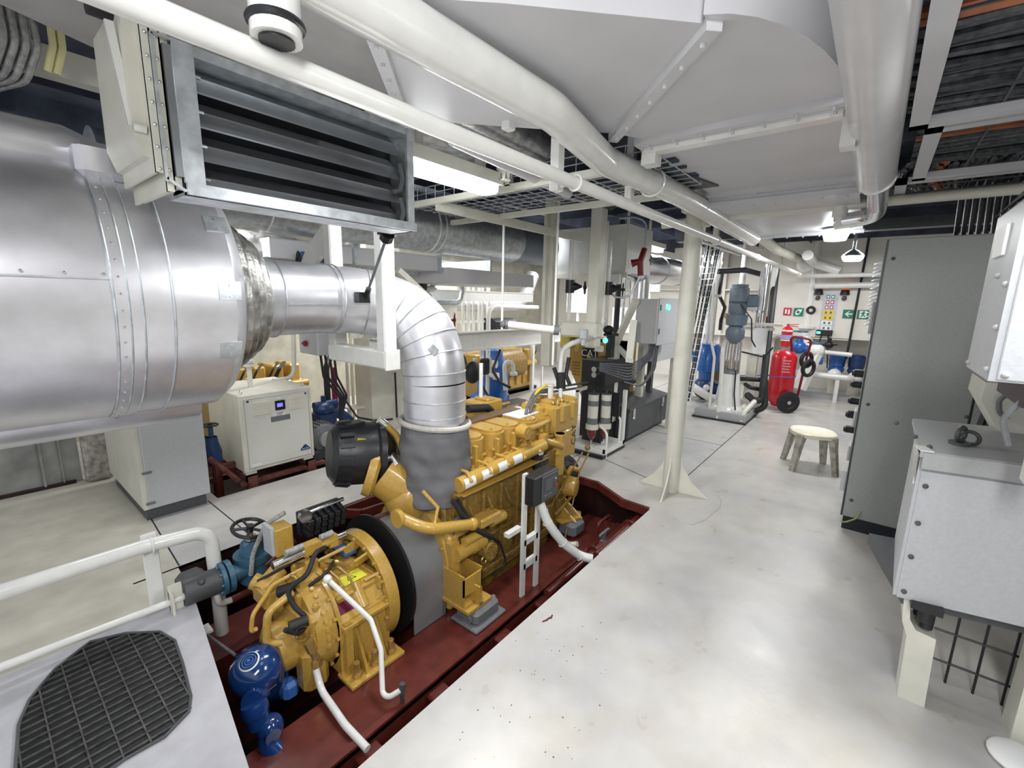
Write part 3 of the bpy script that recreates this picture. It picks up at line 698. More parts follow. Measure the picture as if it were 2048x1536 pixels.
m=MB(); c=at(915,1060,y=1.95); m.box(c.x-.06,c.x+.1,c.y-.03,c.y+.1,c.z-.05,c.z+.04,b=.02); m.tube([c,c+Vector((.12,-.05,.02)),c+Vector((.2,-.04,-.04))],.02,10,bend=.04); part('oil_line_block',m,YEL,E)
# exhaust turbo elbow + lower curved pipe
m=MB(); 
m.tube([(1.66,2.42,.55),(1.74,2.34,.46),(1.86,2.24,.40)],.15,28,bend=.1)
m.lathe((1.60,2.46,.58),(.75,-.6,-.3),[(-.02,0),(-.02,.17),(.03,.18),(.05,.15)],32)
m.bolts((1.60,2.46,.58),(-.75,.6,.3),.145,8,.012,.02)
m.sphere((1.78,2.30,.38),.17,20,14)
part('turbocharger',m,YEL,E)
m=MB(); a=at(800,1035,y=2.05);b=at(855,1060,y=1.9);c=at(945,1048,y=1.86); m.tube([a,b,c],.035,14,bend=.2); m.sphere(c,.042,12,8); m.cyl(a+Vector((-.03,0,0)),a+Vector((.0,0,0)),.055,16); m.tube([b+Vector((.05,0,0)),b+Vector((.1,.02,.1)),b+Vector((.05,.1,.2))],.012,8); part('oil_drain_pipe',m,YEL,E)
# flywheel housing and bracket feet
m=MB(); m.lathe((1.78,2.3,-.02),(1,0,0),[(0,.30),(0,.37),(.05,.38),(.10,.34),(.12,.30)],40); m.bolts((1.78,2.3,-.02),(-1,0,0),.352,16,.010,.012)
m.box(1.80,1.90,1.93,2.1,-.34,.20,b=.02); m.box(1.79,1.86,1.90,1.95,-.05,.16)
part('flywheel_housing',m,YEL,E)
m=MB(); m.box(1.795,1.80,1.955,2.06,-.02,.12); 
for k in range(5): m.box(1.787,1.795,1.96,2.055,-.01+.026*k,.005+.026*k)
c=at(905,1045,y=1.93); m.box(c.x+.0,c.x+.09,1.925,1.93,c.z-.09,c.z+.02); part('inspection_grille',m,MGREY,E)
m=MB(); c=at(925,1160,y=1.86); print('mount',c)
x,y,z=1.86,1.84,-.12
m.box(x-.09,x-.08,y-.07,y+.14,z-.10,z+.12); m.box(x+.07,x+.08,y-.07,y+.14,z-.10,z+.12); m.box(x-.09,x+.08,y+.12,y+.14,z-.1,z+.12); m.box(x-.09,x+.08,y-.07,y-.06,z-.02,z+.1); m.box(x-.10,x+.12,y-.12,y+.12,z-.115,z-.095); m.box(x-.0,x+.012,y-.12,y-.0,z-.1,z+.03)
part('mounting_bracket',m,YEL,E)
m=MB(); m.cyl((x+.02,y-.09,z-.11),(x+.02,y-.09,z-.04),.02,10); m.cyl((x+.02,y-.09,z-.1),(x+.02,y-.09,z-.08),.034,14); part('bracket_bolt',m,BRASS,E)
m=MB(); m.box(x-.06,x+.17,y-.15,y+.04,-.33,-.24,b=.02); m.box(x-.09,x+.20,y-.18,y+.05,-.35,-.325,b=.008); m.cyl((x-.07,y-.08,-.3),(x-.04,y-.08,-.3),.03,12); m.cyl((x+.17,y-.08,-.28),(x+.19,y-.08,-.28),.02,12); part('resilient_mount',m,MGREY,E)
m=MB(); x=3.22; m.prism([(x-.16,1.88),(x+.04,1.80),(x+.14,1.86),(x+.1,2.05),(x-.1,2.05)],'z',-.20,-.185); m.prism([(1.80,-.2),(2.04,-.2),(2.04,-.03)],'x',x-.05,x-.03); m.prism([(1.80,-.2),(2.04,-.2),(2.04,-.03)],'x',x+.05,x+.07); m.box(x-.12,x+.1,2.0,2.05,-.2,.05); part('mounting_bracket',m,YEL,E)
m=MB(); m.box(x-.10,x+.10,1.78,1.96,-.34,-.205,b=.03); part('resilient_mount',m,MGREY,E)
# rear coolant box on the far side, with hoses
m=MB(); q=at(968,805,z=.80); print('fartank',q); qx,qy=q.x,q.y
m.box(qx-.16,qx+.14,qy-.10,qy+.12,.62,.83,b=.012); m.box(qx-.15,qx+.3,qy-.05,qy+.25,.40,.62,b=.02); m.box(qx-.05,qx+.05,qy-.09,qy+.08,.825,.85,b=.01); part('aftercooler_box',m,YEL,E)
m=MB(); m.tube([(qx-.02,qy+.02,.83),(qx-.02,qy+.02,1.15)],.018,12); part('vent_pipe',m,WHITE,E)
m=MB(); a=at(935,818,y=2.5); b=at(975,815,y=2.5); c=at(1000,845,y=2.5); m.tube([a,b,c],.035,12,bend=.1); part('black_hose',m,RUBB,E)
m=MB()
random.seed(11)
for k in range(7):
    a=at(960+14*k,832+random.uniform(-6,6),y=2.55); m.tube([a,a+Vector((.10,-.02,.04)),a+Vector((.2,.06,random.uniform(-.04,.05))),a+Vector((.32,.02,.02))],.011,8,bend=.04)
for k in range(5):
    a=at(975+22*k,806+5*k,y=2.75); m.cyl(a,a+Vector((.1,-.06,.02)),.018,10); m.sphere(a,.03,8,6)
part('injector_line',m,BRASS,E)
m=MB()
for k,o in enumerate((0,8)):
    a=at(1050+o,852,y=2.15);b=at(1052+o,820,y=2.15);c=at(1068+o,785,y=2.2);d=at(1110,775+o,y=2.5); e=at(1175,765+o,y=2.5)
    m.tube([a,b,c,d,e],.013,10,bend=.12)
part('sensor_cable',m,CABLE,E)
m=MB(); a=at(1080,778,y=2.2);b=at(1095,770,y=2.25); m.tube([at(1068,790,y=2.19),a,b],.012,8); part('connector',m,YSGN,E)
m=MB(); a=at(905,1000,y=1.93); m.tube([a,at(925,1030,y=1.9),at(960,1065,y=1.86),at(985,1075,y=1.86)],.018,10,bend=.2); m.tube([at(915,1000,y=1.94),at(945,1050,y=1.89),at(1000,1085,y=1.88)],.012,8,bend=.2); m.tube([at(1000,1085,y=1.85),at(1015,1130,y=1.85),at(985,1150,y=1.85)],.008,8,bend=.1);part('wiring_loom',m,RUBB,E)
# air filter canister
m=MB(); ax=Vector((.92,-.36,-.12)).normalized(); o=Vector((1.40,2.62,.70))
m.lathe(o,ax,[(0,0),(0,.15),(.03,.19),(.10,.20),(.11,.205),(.27,.205),(.285,.225),(.32,.225),(.33,.20),(.39,.14),(.40,.10)],36)
for k in range(18): 
    a=2*PI*k/18; u=Vector((0,0,1)); N=(u-ax*u.dot(ax)).normalized(); B_=ax.cross(N); e=N*math.cos(a)+B_*math.sin(a)
    m.bar(o+ax*.04+e*.20,o+ax*.12+e*.212,.025,.02,up=e)
m.cbox(o+ax*.15+Vector((0,-.02,.20)),.12,.08,.03)
part('air_filter',m,BLACK,E)
m=MB(); m.lathe(o,ax,[(.38,.10),(.40,.10),(.41,.092),(.46,.092),(.47,.10),(.49,.10)],24); part('intake_hose',m,mat('brown_rubber',(.06,.045,.04),.6),E)
m=MB(); q=o+ax*.07+Vector((.02,-.17,.12)); m.bar(q,q+Vector((.05,-.01,-.012)),.006,.035,up=(0,-.6,1)); part('filter_sticker',m,YSGN,E)
m=MB(); a=at(772,850,y=2.42); b=at(805,900,y=2.35); m.tube([a,a.lerp(b,.5)+Vector((.02,0,.01)),b],.022,12,bend=.1); part('fuel_pipe',m,YEL,E)
m=MB(); m.cyl(a,a+Vector((-.04,.02,.04)),.026,12); m.cyl(at(780,910,y=2.36),at(795,930,y=2.3),.03,16); part('pipe_coupling',m,CHROME,E)
# coupling guard
m=MB(); m.lathe((1.50,2.3,-.06),(1,0,0),[(0,.0),(0,.385),(.018,.385),(.018,.0)],56); part('flywheel_disc',m,BLACK,E)
m=MB(); m.lathe((1.53,2.3,-.06),(1,0,0),[(0,.345),(.25,.345),(.25,.335),(0,.335),(0,.345)],40,a0=-PI*.62,a1=PI*.62); m.box(1.53,1.79,1.955,1.962,-.35,-.05); part('coupling_guard',m,GUARD,E)
m=MB(); m.lathe((1.54,2.3,-.06),(1,0,0),[(0,.348),(.22,.348)],8,a0=-PI*.02,a1=PI*.16,ref=(0,0,1)); 
m=MB(); m.bar((1.55,2.36,.285),(1.78,2.36,.285),.04,.006); part('red_stripe',m,RED,E)
m=MB(); m.cyl((1.5,2.3,-.06),(1.8,2.3,-.06),.12,24); part('shaft',m,DGREY,E)

# ================================================================== GEARBOX
G=thing('marine_gearbox','yellow marine reduction gearbox with oil lines and warning sticker bolted in the pit','gearbox',(1.2,2.3,-.35))
m=MB()
gx0,gx1,gy0,gy1=1.07,1.38,2.0,2.62
m.prism([(gy0,-.33),(gy0,-.02),(gy0+.10,.10),(gy0+.42,.10),(gy1,-.02),(gy1,-.33)],'x',gx0,gx1)
m.lathe((gx1,2.3,-.08),(1,0,0),[(-.02,.30),(-.02,.34),(.05,.345),(.05,.0)],48); m.bolts((gx1-.02,2.3,-.08),(-1,0,0),.322,18,.011,.014)
for k in range(7):
    a=-PI*.42+PI*.84*k/6; e=Vector((0,math.sin(a),math.cos(a))); m.bar(Vector((gx1-.09,2.3,-.08))+e*.26,Vector((gx1,2.3,-.08))+e*.29,.014,.06,up=e)
m.box(gx0+.02,gx0+.06,gy0-.03,gy0+.02,-.33,-.02); m.box(gx0+.01,gx1-.01,gy0-.035,gy0+.02,-.06,-.03,b=.006)
for x in (gx0+.10,gx0+.22): m.prism([(gy0-.10,-.33),(gy0+.02,-.33),(gy0+.02,-.05)],'x',x-.008,x+.008)
m.box(gx0-.01,gx1+.02,gy0-.12,gy0+.03,-.35,-.325,b=.005)
m.box(gx0+.08,gx0+.2,gy0+.20,gy0+.40,.10,.115,b=.004); m.box(gx0+.03,gx0+.30,gy0+.06,gy0+.13,.05,.09,b=.01)
m.cyl((gx0+.16,gy0+.03,-.02),(gx0+.16,gy0+.12,.09),.045,18)
m.bolts((gx0+.14,gy0-.001,-.18),(0,-1,0),.13,4,.012,.012,a0=.7)
part('housing',m,YEL,G)
m=MB()
m.lathe((1.00,2.28,-.10),(1,0,0),[(-.03,0),(-.03,.24),(0,.26),(.05,.265),(.07,.27),(.07,.29),(.09,.29)],44); m.bolts((1.07,2.28,-.10),(-1,0,0),.278,16,.011,.016)
m.box(.93,1.02,2.06,2.5,-.30,.06,b=.03); m.lathe((.80,2.24,-.14),(1,0,0),[(0,0),(0,.10),(.02,.13),(.15,.14),(.15,.2),(.18,.2)],32)
m.box(.90,1.04,2.05,2.18,-.38,-.12,b=.03)
part('end_casing',m,YEL,G)
m=MB(); m.box(.84,.98,2.32,2.5,.02,.14,b=.02); m.cyl((.86,2.42,.10),(.98,2.46,.16),.05,18); m.lathe((.86,2.52,.12),(.5,-.6,-.35),[(0,0),(0,.045),(.04,.045),(.04,.058),(.06,.058),(.06,.045),(.12,.045),(.12,.06),(.14,.06),(.14,.04),(.2,.04)],20)
m.box(.98,1.12,2.2,2.34,.10,.20,b=.02); m.cyl((1.08,2.28,.18),(1.08,2.28,.24),.035,14); m.cyl((1.16,2.3,.1),(1.16,2.3,.2),.03,14)
part('oil_pump',m,YEL,G)
m=MB()
a=[at(*p,y=yy) for p,yy in (((690,1095),2.3),((600,1140),2.3),((545,1170),2.3),((505,1230),2.25),((502,1265),2.25),((512,1258),2.22))]
m.tube(a,.011,10,bend=.05); part('oil_line',m,YEL,G)
m=MB(); a=[at(*p,y=yy) for p,yy in (((585,1185),2.2),((535,1225),2.18),((532,1290),2.18),((565,1285),2.15))]; m.tube(a,.02,12,bend=.05); part('oil_line',m,YEL,G)
m=MB(); q0=at(545,1132,y=2.32); q1=at(690,1068,y=2.32); d=(q1-q0); m.cyl(q0,q0+d*.42,.024,16); m.cyl(q0+d*.8,q1,.024,16); part('servo_cylinder',m,CHROME,G)
m=MB(); m.cyl(q0+d*.40,q0+d*.82,.027,16); m.cbox(q0+d*.5+Vector((0,.0,.01)),.10,.06,.06); m.cbox(q0+d*.8,.05,.05,.07); part('servo_body',m,YEL,G)
m=MB(); m.cyl(q0+d*.15+Vector((0,-.01,.045)),q0+d*.38+Vector((0,-.01,.045)),.018,12); m.cyl(q0+d*.62+Vector((0,-.01,.05)),q0+d*.8+Vector((0,-.01,.05)),.018,12); part('connector',m,CABLEL,G)
# solenoid valve bank
vb=at(640,1045,y=2.5); print('vb',vb)
m=MB()
for i in range(6):
    for j in range(3):
        x=vb.x-.10+.042*i; z=vb.z-.045+.04*j; m.box(x,x+.034,vb.y-.05-.012*j,vb.y+.03,z,z+.034,b=.005)
    m.cyl((vb.x-.083+.042*i,vb.y-.07,vb.z+.05),(vb.x-.083+.042*i,vb.y+.03,vb.z+.085),.016,12)
m.box(vb.x-.11,vb.x+.155,vb.y+.03,vb.y+.07,vb.z-.06,vb.z+.09); part('solenoid_bank',m,BLACK,G)
m=MB(); m.tube([(vb.x-.08,vb.y-.02,vb.z+.10),(vb.x+.15,vb.y-.02,vb.z+.11)],.012,10); m.cyl((vb.x-.11,vb.y-.06,vb.z+.1),(vb.x-.11,vb.y-.03,vb.z+.1),.038,20); part('gauge',m,STEEL,G)
m=MB(); q=at(565,1075,y=2.5); m.box(q.x-.05,q.x+.05,q.y-.03,q.y+.08,q.z-.10,q.z+.07,b=.006); part('terminal_box',m,YEL,G)
m=MB(); q=at(545,1075,y=2.52); m.box(q.x-.02,q.x+.0,q.y-.03,q.y+.08,q.z-.10,q.z+.07); part('box_cover',m,LGREY,G)
m=MB(); a=[at(*p,y=yy) for p,yy in (((570,1025),2.55),((530,1050),2.6),((505,1110),2.65),((502,1150),2.65))]; m.tube(a,.013,10,bend=.15); part('conduit',m,CABLEL,G)
m=MB(); a=[at(*p,y=yy) for p,yy in (((650,1095),2.25),((630,1105),2.2),((615,1150),2.15),((570,1180),2.2),((590,1215),2.15),((618,1240),2.1),((600,1268),2.08),((570,1260),2.08))]; m.tube(a,.013,10,bend=.07); part('black_cable',m,RUBB,G)
m=MB(); q0=at(578,1255,y=2.1);q1=at(615,1240,y=2.08); m.cyl(q0,q1,.028,14); part('cable_plug',m,RUBB,G)
m=MB(); m.box(gx0+.16,gx0+.27,gy0+.22,gy0+.42,.10,.135,b=.005); m.cyl((gx0+.2,gy0+.3,.10),(gx0+.2,gy0+.3,.12),.03,10); part('breather',m,YEL,G)
def sticker(name,p,m_,lab=None,off=(0,0,.0015)):
    m=MB(); v=[Vector(q)+Vector(off) for q in p]; m.add(v+[q-Vector(off) for q in v],[(0,1,2,3),(7,6,5,4),(0,1,5,4),(1,2,6,5),(2,3,7,6),(3,0,4,7)]); o=part(name,m,m_,G,lab); return o
zt=.101
sy=gy0+.145
sy=gy0+.11; zt=.104
sticker('warning_sticker',[(gx0+.10,sy,zt),(gx0+.25,sy,zt),(gx0+.25,sy+.10,zt),(gx0+.10,sy+.10,zt)],LEMON,'yellow warning sticker')
m=MB(); c=Vector((gx0+.17,sy+.05,zt+.004)); m.tube([c+Vector((-.025,-.02,0)),c+Vector((.025,-.02,0)),c+Vector((0,.028,0)),c+Vector((-.025,-.02,0))],.0018,6); m.bar(c+Vector((0,-.008,0)),c+Vector((0,.014,0)),.003,.002); part('warning_triangle',m,MARK,G)
d=Vector((0,.10,.12)).normalized()
# sloping right-hand shoulder carries the maroon plate
def onslope(x,s): return Vector((x,gy0,-.02))+Vector((0,.10,.12))*s
m=MB(); vs=[onslope(gx0+.02,.25),onslope(gx0+.11,.25),onslope(gx0+.11,.85),onslope(gx0+.02,.85)]; n=Vector((0,-.12,.10)).normalized()*.003; m.add([v+n for v in vs]+vs,[(0,1,2,3),(0,1,5,4),(1,2,6,5),(2,3,7,6),(3,0,4,7)]); part('name_plate',m,PURP,G)
m=MB(); m.box(gx1-.10,gx1-.02,gy0+.28,gy0+.50,.16,.175); part('blue_label',m,BSTK,G)
for (x,dy) in ((gx0+.05,-.07),(gx0+.16,-.07),(gx0+.27,-.07)):
    m=MB(); m.cyl((x,gy0+dy,-.33),(x,gy0+dy,-.24),.017,10); m.cyl((x,gy0+dy,-.325),(x,gy0+dy,-.30),.028,6); m.cyl((x,gy0+dy,-.25),(x,gy0+dy,-.235),.012,8); part('holding_bolt',m,BRASS,G)
m=MB(); q=[at(*p,y=yy) for p,yy in (((560,1320),2.1),((585,1370),2.1),((590,1310),2.14),((540,1295),2.14))]
m.box(.80,.88,2.18,2.30,-.42,-.12,b=.02); m.box(.82,.90,2.12,2.2,-.40,-.30,b=.02); part('blue_bracket',m,LBLUE,G)
m=MB(); q=at(625,1300,y=2.06); m.cyl(q+Vector((-.02,0,.07)),q+Vector((0,0,.0)),.028,8); m.cyl(q,q+Vector((.01,-.01,-.05)),.022,12); m.cyl(q+Vector((.01,-.01,-.05)),q+Vector((.01,-.01,-.09)),.03,6); part('brass_fitting',m,BRASS,G)
m=MB(); random.seed(17)
for k in range(8):
    x=gx0+.02+.034*k; m.cyl((x,gy0-.005,-.045),(x,gy0-.03,-.045),.009,6)
for k in range(9):
    a=PI*.08+PI*.5*k/9; e=Vector((0,-math.sin(a),math.cos(a))); p=Vector((1.02,2.28,-.10))+e*.235; m.cyl(p,p+e*.04,.013,6)
m.box(gx0+.06,gx0+.1,gy0+.10,gy0+.5,.10,.125,b=.004); m.box(gx0+.27,gx0+.285,gy0+.02,gy0+.55,.04,.115,b=.004)
m.lathe((gx0+.05,gy0+.48,.10),(0,0,1),[(0,.04),(.05,.04),(.06,.03),(.09,.03)],16)
m.lathe((.93,2.14,-.02),(-.3,-.9,.3),[(0,.05),(.05,.05),(.06,.035),(.10,.035)],16)
for (x,y,z) in ((1.0,2.1,.06),(.96,2.2,.09),(1.02,2.36,.17),(.90,2.3,.06)):
    m.cyl((x,y,z-.03),(x,y,z+.03),.02,8); m.sphere((x,y,z+.03),.016,8,6)
part('cable',m,YEL,G) if False else part('casting_detail',m,YEL,G)
m=MB()
for k in range(5):
    a=Vector((.95+.05*k,2.34-.03*k,.16)); m.tube([a,a+Vector((.02,-.06,.05)),a+Vector((.05,-.12,.0)),a+Vector((.06,-.16,-.08))],.007,8,bend=.03)
m.tube([(1.14,2.3,.2),(1.2,2.22,.2),(1.26,2.2,.14)],.012,8,bend=.04)
part('brass_oil_lines',m,BRASS,G)
m=MB(); m.tube([(1.02,2.2,.15),(1.1,2.15,.21),(1.2,2.25,.20),(1.25,2.4,.16)],.010,8,bend=.06); m.tube([(.86,2.45,.15),(.95,2.36,.22),(1.1,2.38,.22),(1.2,2.46,.2)],.009,8,bend=.06); m.cyl((.90,2.30,.13),(.96,2.25,.15),.03,12); part('black_wiring',m,RUBB,G)
# white conduits
t=thing('white_conduit','bent white conduit from the top of the gearbox down to the bed rail','conduit',(1.2,1.9,0))
a=[at(655,1158,y=2.10),at(742,1240,y=1.90),at(762,1300,y=1.80),at(765,1388,y=1.70),at(778,1395,y=1.66),at(802,1380,y=1.62)]
m=MB(); m.tube(a,.014,12,bend=.06); part('pipe_run',m,WHITE,t)
m=MB(); m.sphere(a[0],.024,12,8); part('end_fitting',m,WHITE,t)
m=MB(); m.cyl(a[-1]+Vector((0,0,-.02)),a[-1]+Vector((.01,0,.03)),.016,8); m.bar(a[-1],a[-1]+Vector((.02,0,-.18)),.025,.01); part('clamp_post',m,DGREY,t)
a=[at(632,1338,y=2.04),at(642,1380,y=1.98),at(690,1450,y=1.72),at(735,1498,y=1.55)]
m=MB(); m.tube(a,.018,12,bend=.25); single('white_conduit',m,WHITE,'short curved white conduit dropping from the gearbox fitting into the pit bottom','conduit')
# ================================================================== CONTROL STAND
t=thing('control_stand','white ladder-shaped stand carrying the black engine control panel','stand',(2.35,1.70,-.35))
p=at(1065,1190,z=-.35)
xs=(2.26,2.42); yy=1.68
m=MB(); 
for x in xs: m.box(x-.022,x+.022,yy-.006,yy+.012,-.35,.56 if x<2.3 else .45)
part('upright',m,WHITE,t)
m=MB()
for z in (-.12,.06): m.box(xs[0],xs[1],yy-.006,yy+.03,z-.012,z+.012); m.box(xs[0],xs[1],yy-.006,yy-.0,z-.03,z-.012)
m.box(xs[0]-.14,xs[0],yy+.02,yy+.06,.14,.17); part('cross_bar',m,WHITE,t)
c=at(1070,965,y=1.64); print('panel',c)
t=thing('engine_display','small black engine control panel with grey screen on the white stand','control panel',(2.35,1.66,.4))
m=MB(); m.box(2.25,2.54,1.595,1.70,.34,.55,b=.01); part('casing',m,BLACK,t)
m=MB(); m.box(2.33,2.52,1.588,1.60,.355,.535,b=.004); part('front_bezel',m,DGREY,t)
m=MB(); m.box(2.36,2.44,1.585,1.588,.425,.51); part('screen',m,SCRN,t)
m=MB(); 
for k in range(4): m.sphere((2.365+.022*k,1.587,.395),.005,8,5)
part('button',m,CABLEL,t)
m=MB(); m.cyl((2.49,1.58,.44),(2.49,1.59,.44),.012,12); part('stop_button',m,FRED,t)
m=MB(); m.cyl((2.48,1.58,.49),(2.48,1.59,.49),.008,12); part('key_switch',m,CHROME,t)
t=thing('white_hose','thick white ribbed hose from control stand bowing down to the pit edge','hose',(2.6,1.5,0))
a=[at(1078,1000,y=1.66),at(1095,1045,y=1.60),at(1125,1085,y=1.53),at(1160,1112,y=1.44),at(1185,1118,y=1.36)]
m=MB(); m.tube(a,.032,18,bend=.4); part('pipe_run',m,WHITE,t)
m=MB(); 
for k in (1,2,3): m.ring(a[k]+Vector((0,0,0)),a[min(k+1,4)]-a[k-1],.034,.004,18,6)
part('tape_band',m,WPLAIN,t)
a=[at(1090,1020,y=1.72),at(1105,1070,y=1.68),at(1140,1090,y=1.66),at(1155,1088,y=1.6)]
m=MB(); m.tube(a,.022,12,bend=.2); single('white_hose',m,CREAM,'thinner cream hose tucked behind the thick white hose','hose')
# ================================================================== LEFT FOREGROUND
t=thing('handrail','thick white tubular handrail above the deck plate bending down into the pit','handrail',(.6,2.83,0))
a=[at(-120,1222,y=2.83),at(0,1185,y=2.83),at(290,1092,y=2.83),at(420,1060,y=2.83),at(438,1200,y=2.86),at(448,1300,y=2.88)]
m=MB(); m.tube(a,.037,20,bend=.10); part('pipe_run',m,WHITE,t)
c=at(303,1090,y=2.83)
m=MB(); m.ring(c,a[2]-a[1],.042,.006,20,8); part('hoop_clamp',m,WHITE,t)
m=MB(); b0=at(300,1065,y=2.9); b1=at(325,1225,y=2.86); m.box(c.x-.035,c.x+.035,2.87,2.885,.0,c.z+.05,b=.004); part('support_plate',m,WHITE,t)
t=thing('deck_edge_pipe','thin white pipe along the back edge of the grey deck plate','pipe',(.5,2.76,.05))
a=[at(-60,1360,y=2.76),at(0,1335,y=2.76),at(345,1203,y=2.76),at(428,1165,y=2.76),at(438,1208,y=2.78),at(462,1200,y=2.80)]
m=MB(); m.tube(a,.019,14,bend=.05); part('pipe_run',m,WHITE,t)
m=MB(); m.tube([a[-1],at(520,1172,y=2.82),at(545,1150,y=2.82)],.02,14); part('red_length',m,RED,t)
c=at(350,1185,y=2.76); m=MB(); m.box(c.x-.03,c.x+.03,2.75,2.765,.0,c.z+.05); m.box(c.x-.03,c.x-.02,2.70,2.765,.0,c.z+.02); part('support_plate',m,CREAM,t)
t=thing('pit_rim_pipe','thin grey stay slanting from the deck plate corner down to the blue pump','rod',(.7,2.5,-.1))
m=MB(); m.tube([at(415,1270,y=2.62),at(470,1310,y=2.35)],.008,8); part('rod',m,CABLE,t)
m=MB(); q=at(412,1255,y=2.68); m.box(q.x-.03,q.x+.02,q.y-.05,q.y+.03,q.z-.012,q.z+.002); part('lug',m,WHITE,t)
# floor grating
t=thing('floor_grating','dark oval steel grating set into the grey deck plate at lower left','grating',(.2,2.4,0))
gp=[(180,1285),(250,1268),(320,1265),(350,1283),(366,1330),(382,1395),(378,1425),(330,1475),(250,1520),(140,1600),(45,1640),(30,1560),(38,1450),(60,1400),(110,1340)]
GP=[at(*p,z=.007) for p in gp]
m=MB(); m.add([Vector((p.x,p.y,.0065)) for p in GP],[list(range(len(GP)))]); part('recess_shade',m,BLACK,t)  # flat black sheet: shade of the hole under the bars, as colour
from mathutils import geometry
def inside(x,y):
    c=False; n=len(GP)
    for i in range(n):
        a,b=GP[i],GP[(i+1)%n]
        if (a.y>y)!=(b.y>y) and x<(b.x-a.x)*(y-a.y)/(b.y-a.y)+a.x: c=not c
    return c
GB=mat('grating_bar_steel',(.11,.11,.10),.4,.4,bump=.2,scale=30,var=.25)
def runs(fix,lo,hi,isx):
    out=[];st=None;n=160
    for i in range(n+1):
        v=lo+(hi-lo)*i/n; ins=inside(v,fix) if isx else inside(fix,v)
        if ins and st is None: st=v
        if (not ins or i==n) and st is not None:
            if v-st>.01: out.append((st,v))
            st=None
    return out
m=MB(); y=1.45
while y<2.85:
    for a,b in runs(y,-.4,.6,True): m.box(a,b,y-.004,y+.004,.0068,.013)
    y+=.042
x=-.3
while x<.55:
    for a,b in runs(x,1.4,2.9,False): m.box(x-.003,x+.003,a,b,.0068,.015)
    x+=.080
part('bar_grid',m,GB,t)
m=MB(); m.tube([p+Vector((0,0,.005)) for p in GP]+[GP[0]+Vector((0,0,.005))],.006,8); part('rim',m,DGREY,t)
# cabinet left
t=thing('white_cabinet','plain white floor cabinet with dark plinth under the silencer','cabinet',(.9,4.5,0))
m=MB(); m.box(.705,1.13,4.06,5.2,.09,1.0); part('carcass',m,CREAM,t)
m=MB(); m.box(.735,1.13,4.03,4.058,.10,1.0,b=.004); part('door',m,LGREY,t)
m=MB()
for z in (.14,.38): m.box(.715,.77,4.018,4.03,z,z+.018)
part('hinge',m,MGREY,t)
m=MB(); m.box(.72,1.11,4.08,5.1,.0,.09); part('plinth',m,DGREY,t)
# dryer cabinet
t=thing('air_dryer_cabinet','white machine cabinet with small blue screen and triangular badge','cabinet',(1.8,4.6,.0))
dx0,dx1,dy0,dy1,dz0,dz1=1.465,2.115,4.235,5.02,.105,.82
m=MB(); m.box(dx0,dx1,dy0,dy1,dz0,dz1,b=.008); part('carcass',m,CREAM,t)
m=MB(); m.box(dx0+.035,dx1-.03,dy0-.008,dy0,dz0+.03,dz1-.035,b=.003); part('front_panel',m,mat('dryer_white_paint',(.70,.71,.66),.45,bump=.06,scale=60,var=.02),t)
m=MB()
for p,q in (((dx0+.04,dz0+.035),(dx1-.035,dz0+.035)),((dx0+.04,dz1-.04),(dx1-.035,dz1-.04)),((dx0+.04,dz0+.035),(dx0+.04,dz1-.04)),((dx1-.035,dz0+.035),(dx1-.035,dz1-.04))): m.bar((p[0],dy0-.0085,p[1]),(q[0],dy0-.0085,q[1]),.003,.002)
part('panel_seam',m,MGREY,t)
for (a,b) in ((.11,.26),(.43,.565)):
    m=MB(); m.box(dx0+a,dx0+b,dy0-.016,dy0-.008,dz1-.20,dz1-.075,b=.003)
    for k in range(5): m.box(dx0+a+.01,dx0+b-.01,dy0-.018,dy0-.016,dz1-.185+.022*k,dz1-.18+.022*k)
    part('vent_grille',m,CREAM,t)
m=MB(); m.box(dx0+.30,dx0+.39,dy0-.018,dy0-.008,dz1-.18,dz1-.09,b=.003); d_=part('display',m,BLACK,t)
m=MB(); m.box(dx0+.315,dx0+.365,dy0-.02,dy0-.018,dz1-.15,dz1-.115); sub('screen',m,GLOWB,d_)
m=MB(); m.box(dx0+.255,dx0+.43,dy0-.010,dy0-.008,dz1-.285,dz1-.235); part('name_plate',m,MGREY,t)
m=MB(); m.box(dx0+.29,dx0+.385,dy0-.010,dy0-.008,dz1-.235,dz1-.20); m.box(dx0+.315,dx0+.36,dy0-.010,dy0-.008,dz1-.075,dz1-.06); part('label',m,WPLAIN,t)
m=MB(); [m.box(dx0+.30+.012*(k%2),dx0+.375-.01*k,dy0-.0108,dy0-.010,dz1-.208-.011*k,dz1-.204-.011*k) for k in range(3)]; part('printed_line',m,MARK,t)
m=MB(); m.box(dx0+.06,dx0+.14,dy0-.010,dy0-.008,dz0+.05,dz0+.072); part('label',m,WPLAIN,t)
m=MB(); tri=[(dx0+.505,dz0+.10),(dx0+.51,dz0+.088),(dx0+.60,dz0+.088),(dx0+.605,dz0+.10),(dx0+.562,dz0+.145),(dx0+.548,dz0+.145)]
m.prism([(p[0],p[1]) for p in tri],'y',dy0-.011,dy0-.008); m.v=[Vector((v.x,v.y,v.z)) for v in m.v]; part('badge',m,NAVY,t,'dark blue triangular badge')
m=MB(); m.tube([(dx0+.522+.0085*k,dy0-.0115,dz0+.096+(.012 if k%2 else 0)+(.008 if k==5 else 0)) for k in range(9)],.0022,5); part('badge_script',m,WPLAIN,t)
m=MB()
for (x,y) in ((dx0+.04,dy0+.05),(dx1-.06,dy0+.05),(dx0+.35,dy1-.05)): m.ring((x,y,dz1+.018),(1,.3,0),.016,.005,16,6)
part('lifting_eye',m,STEEL,t)
m=MB(); 
for x in (dx0+.07,dx1-.06): m.cyl((x,dy0-.01,dz1-.06),(x,dy0-.008,dz1-.06),.011,10)
part('lock',m,DGREY,t)
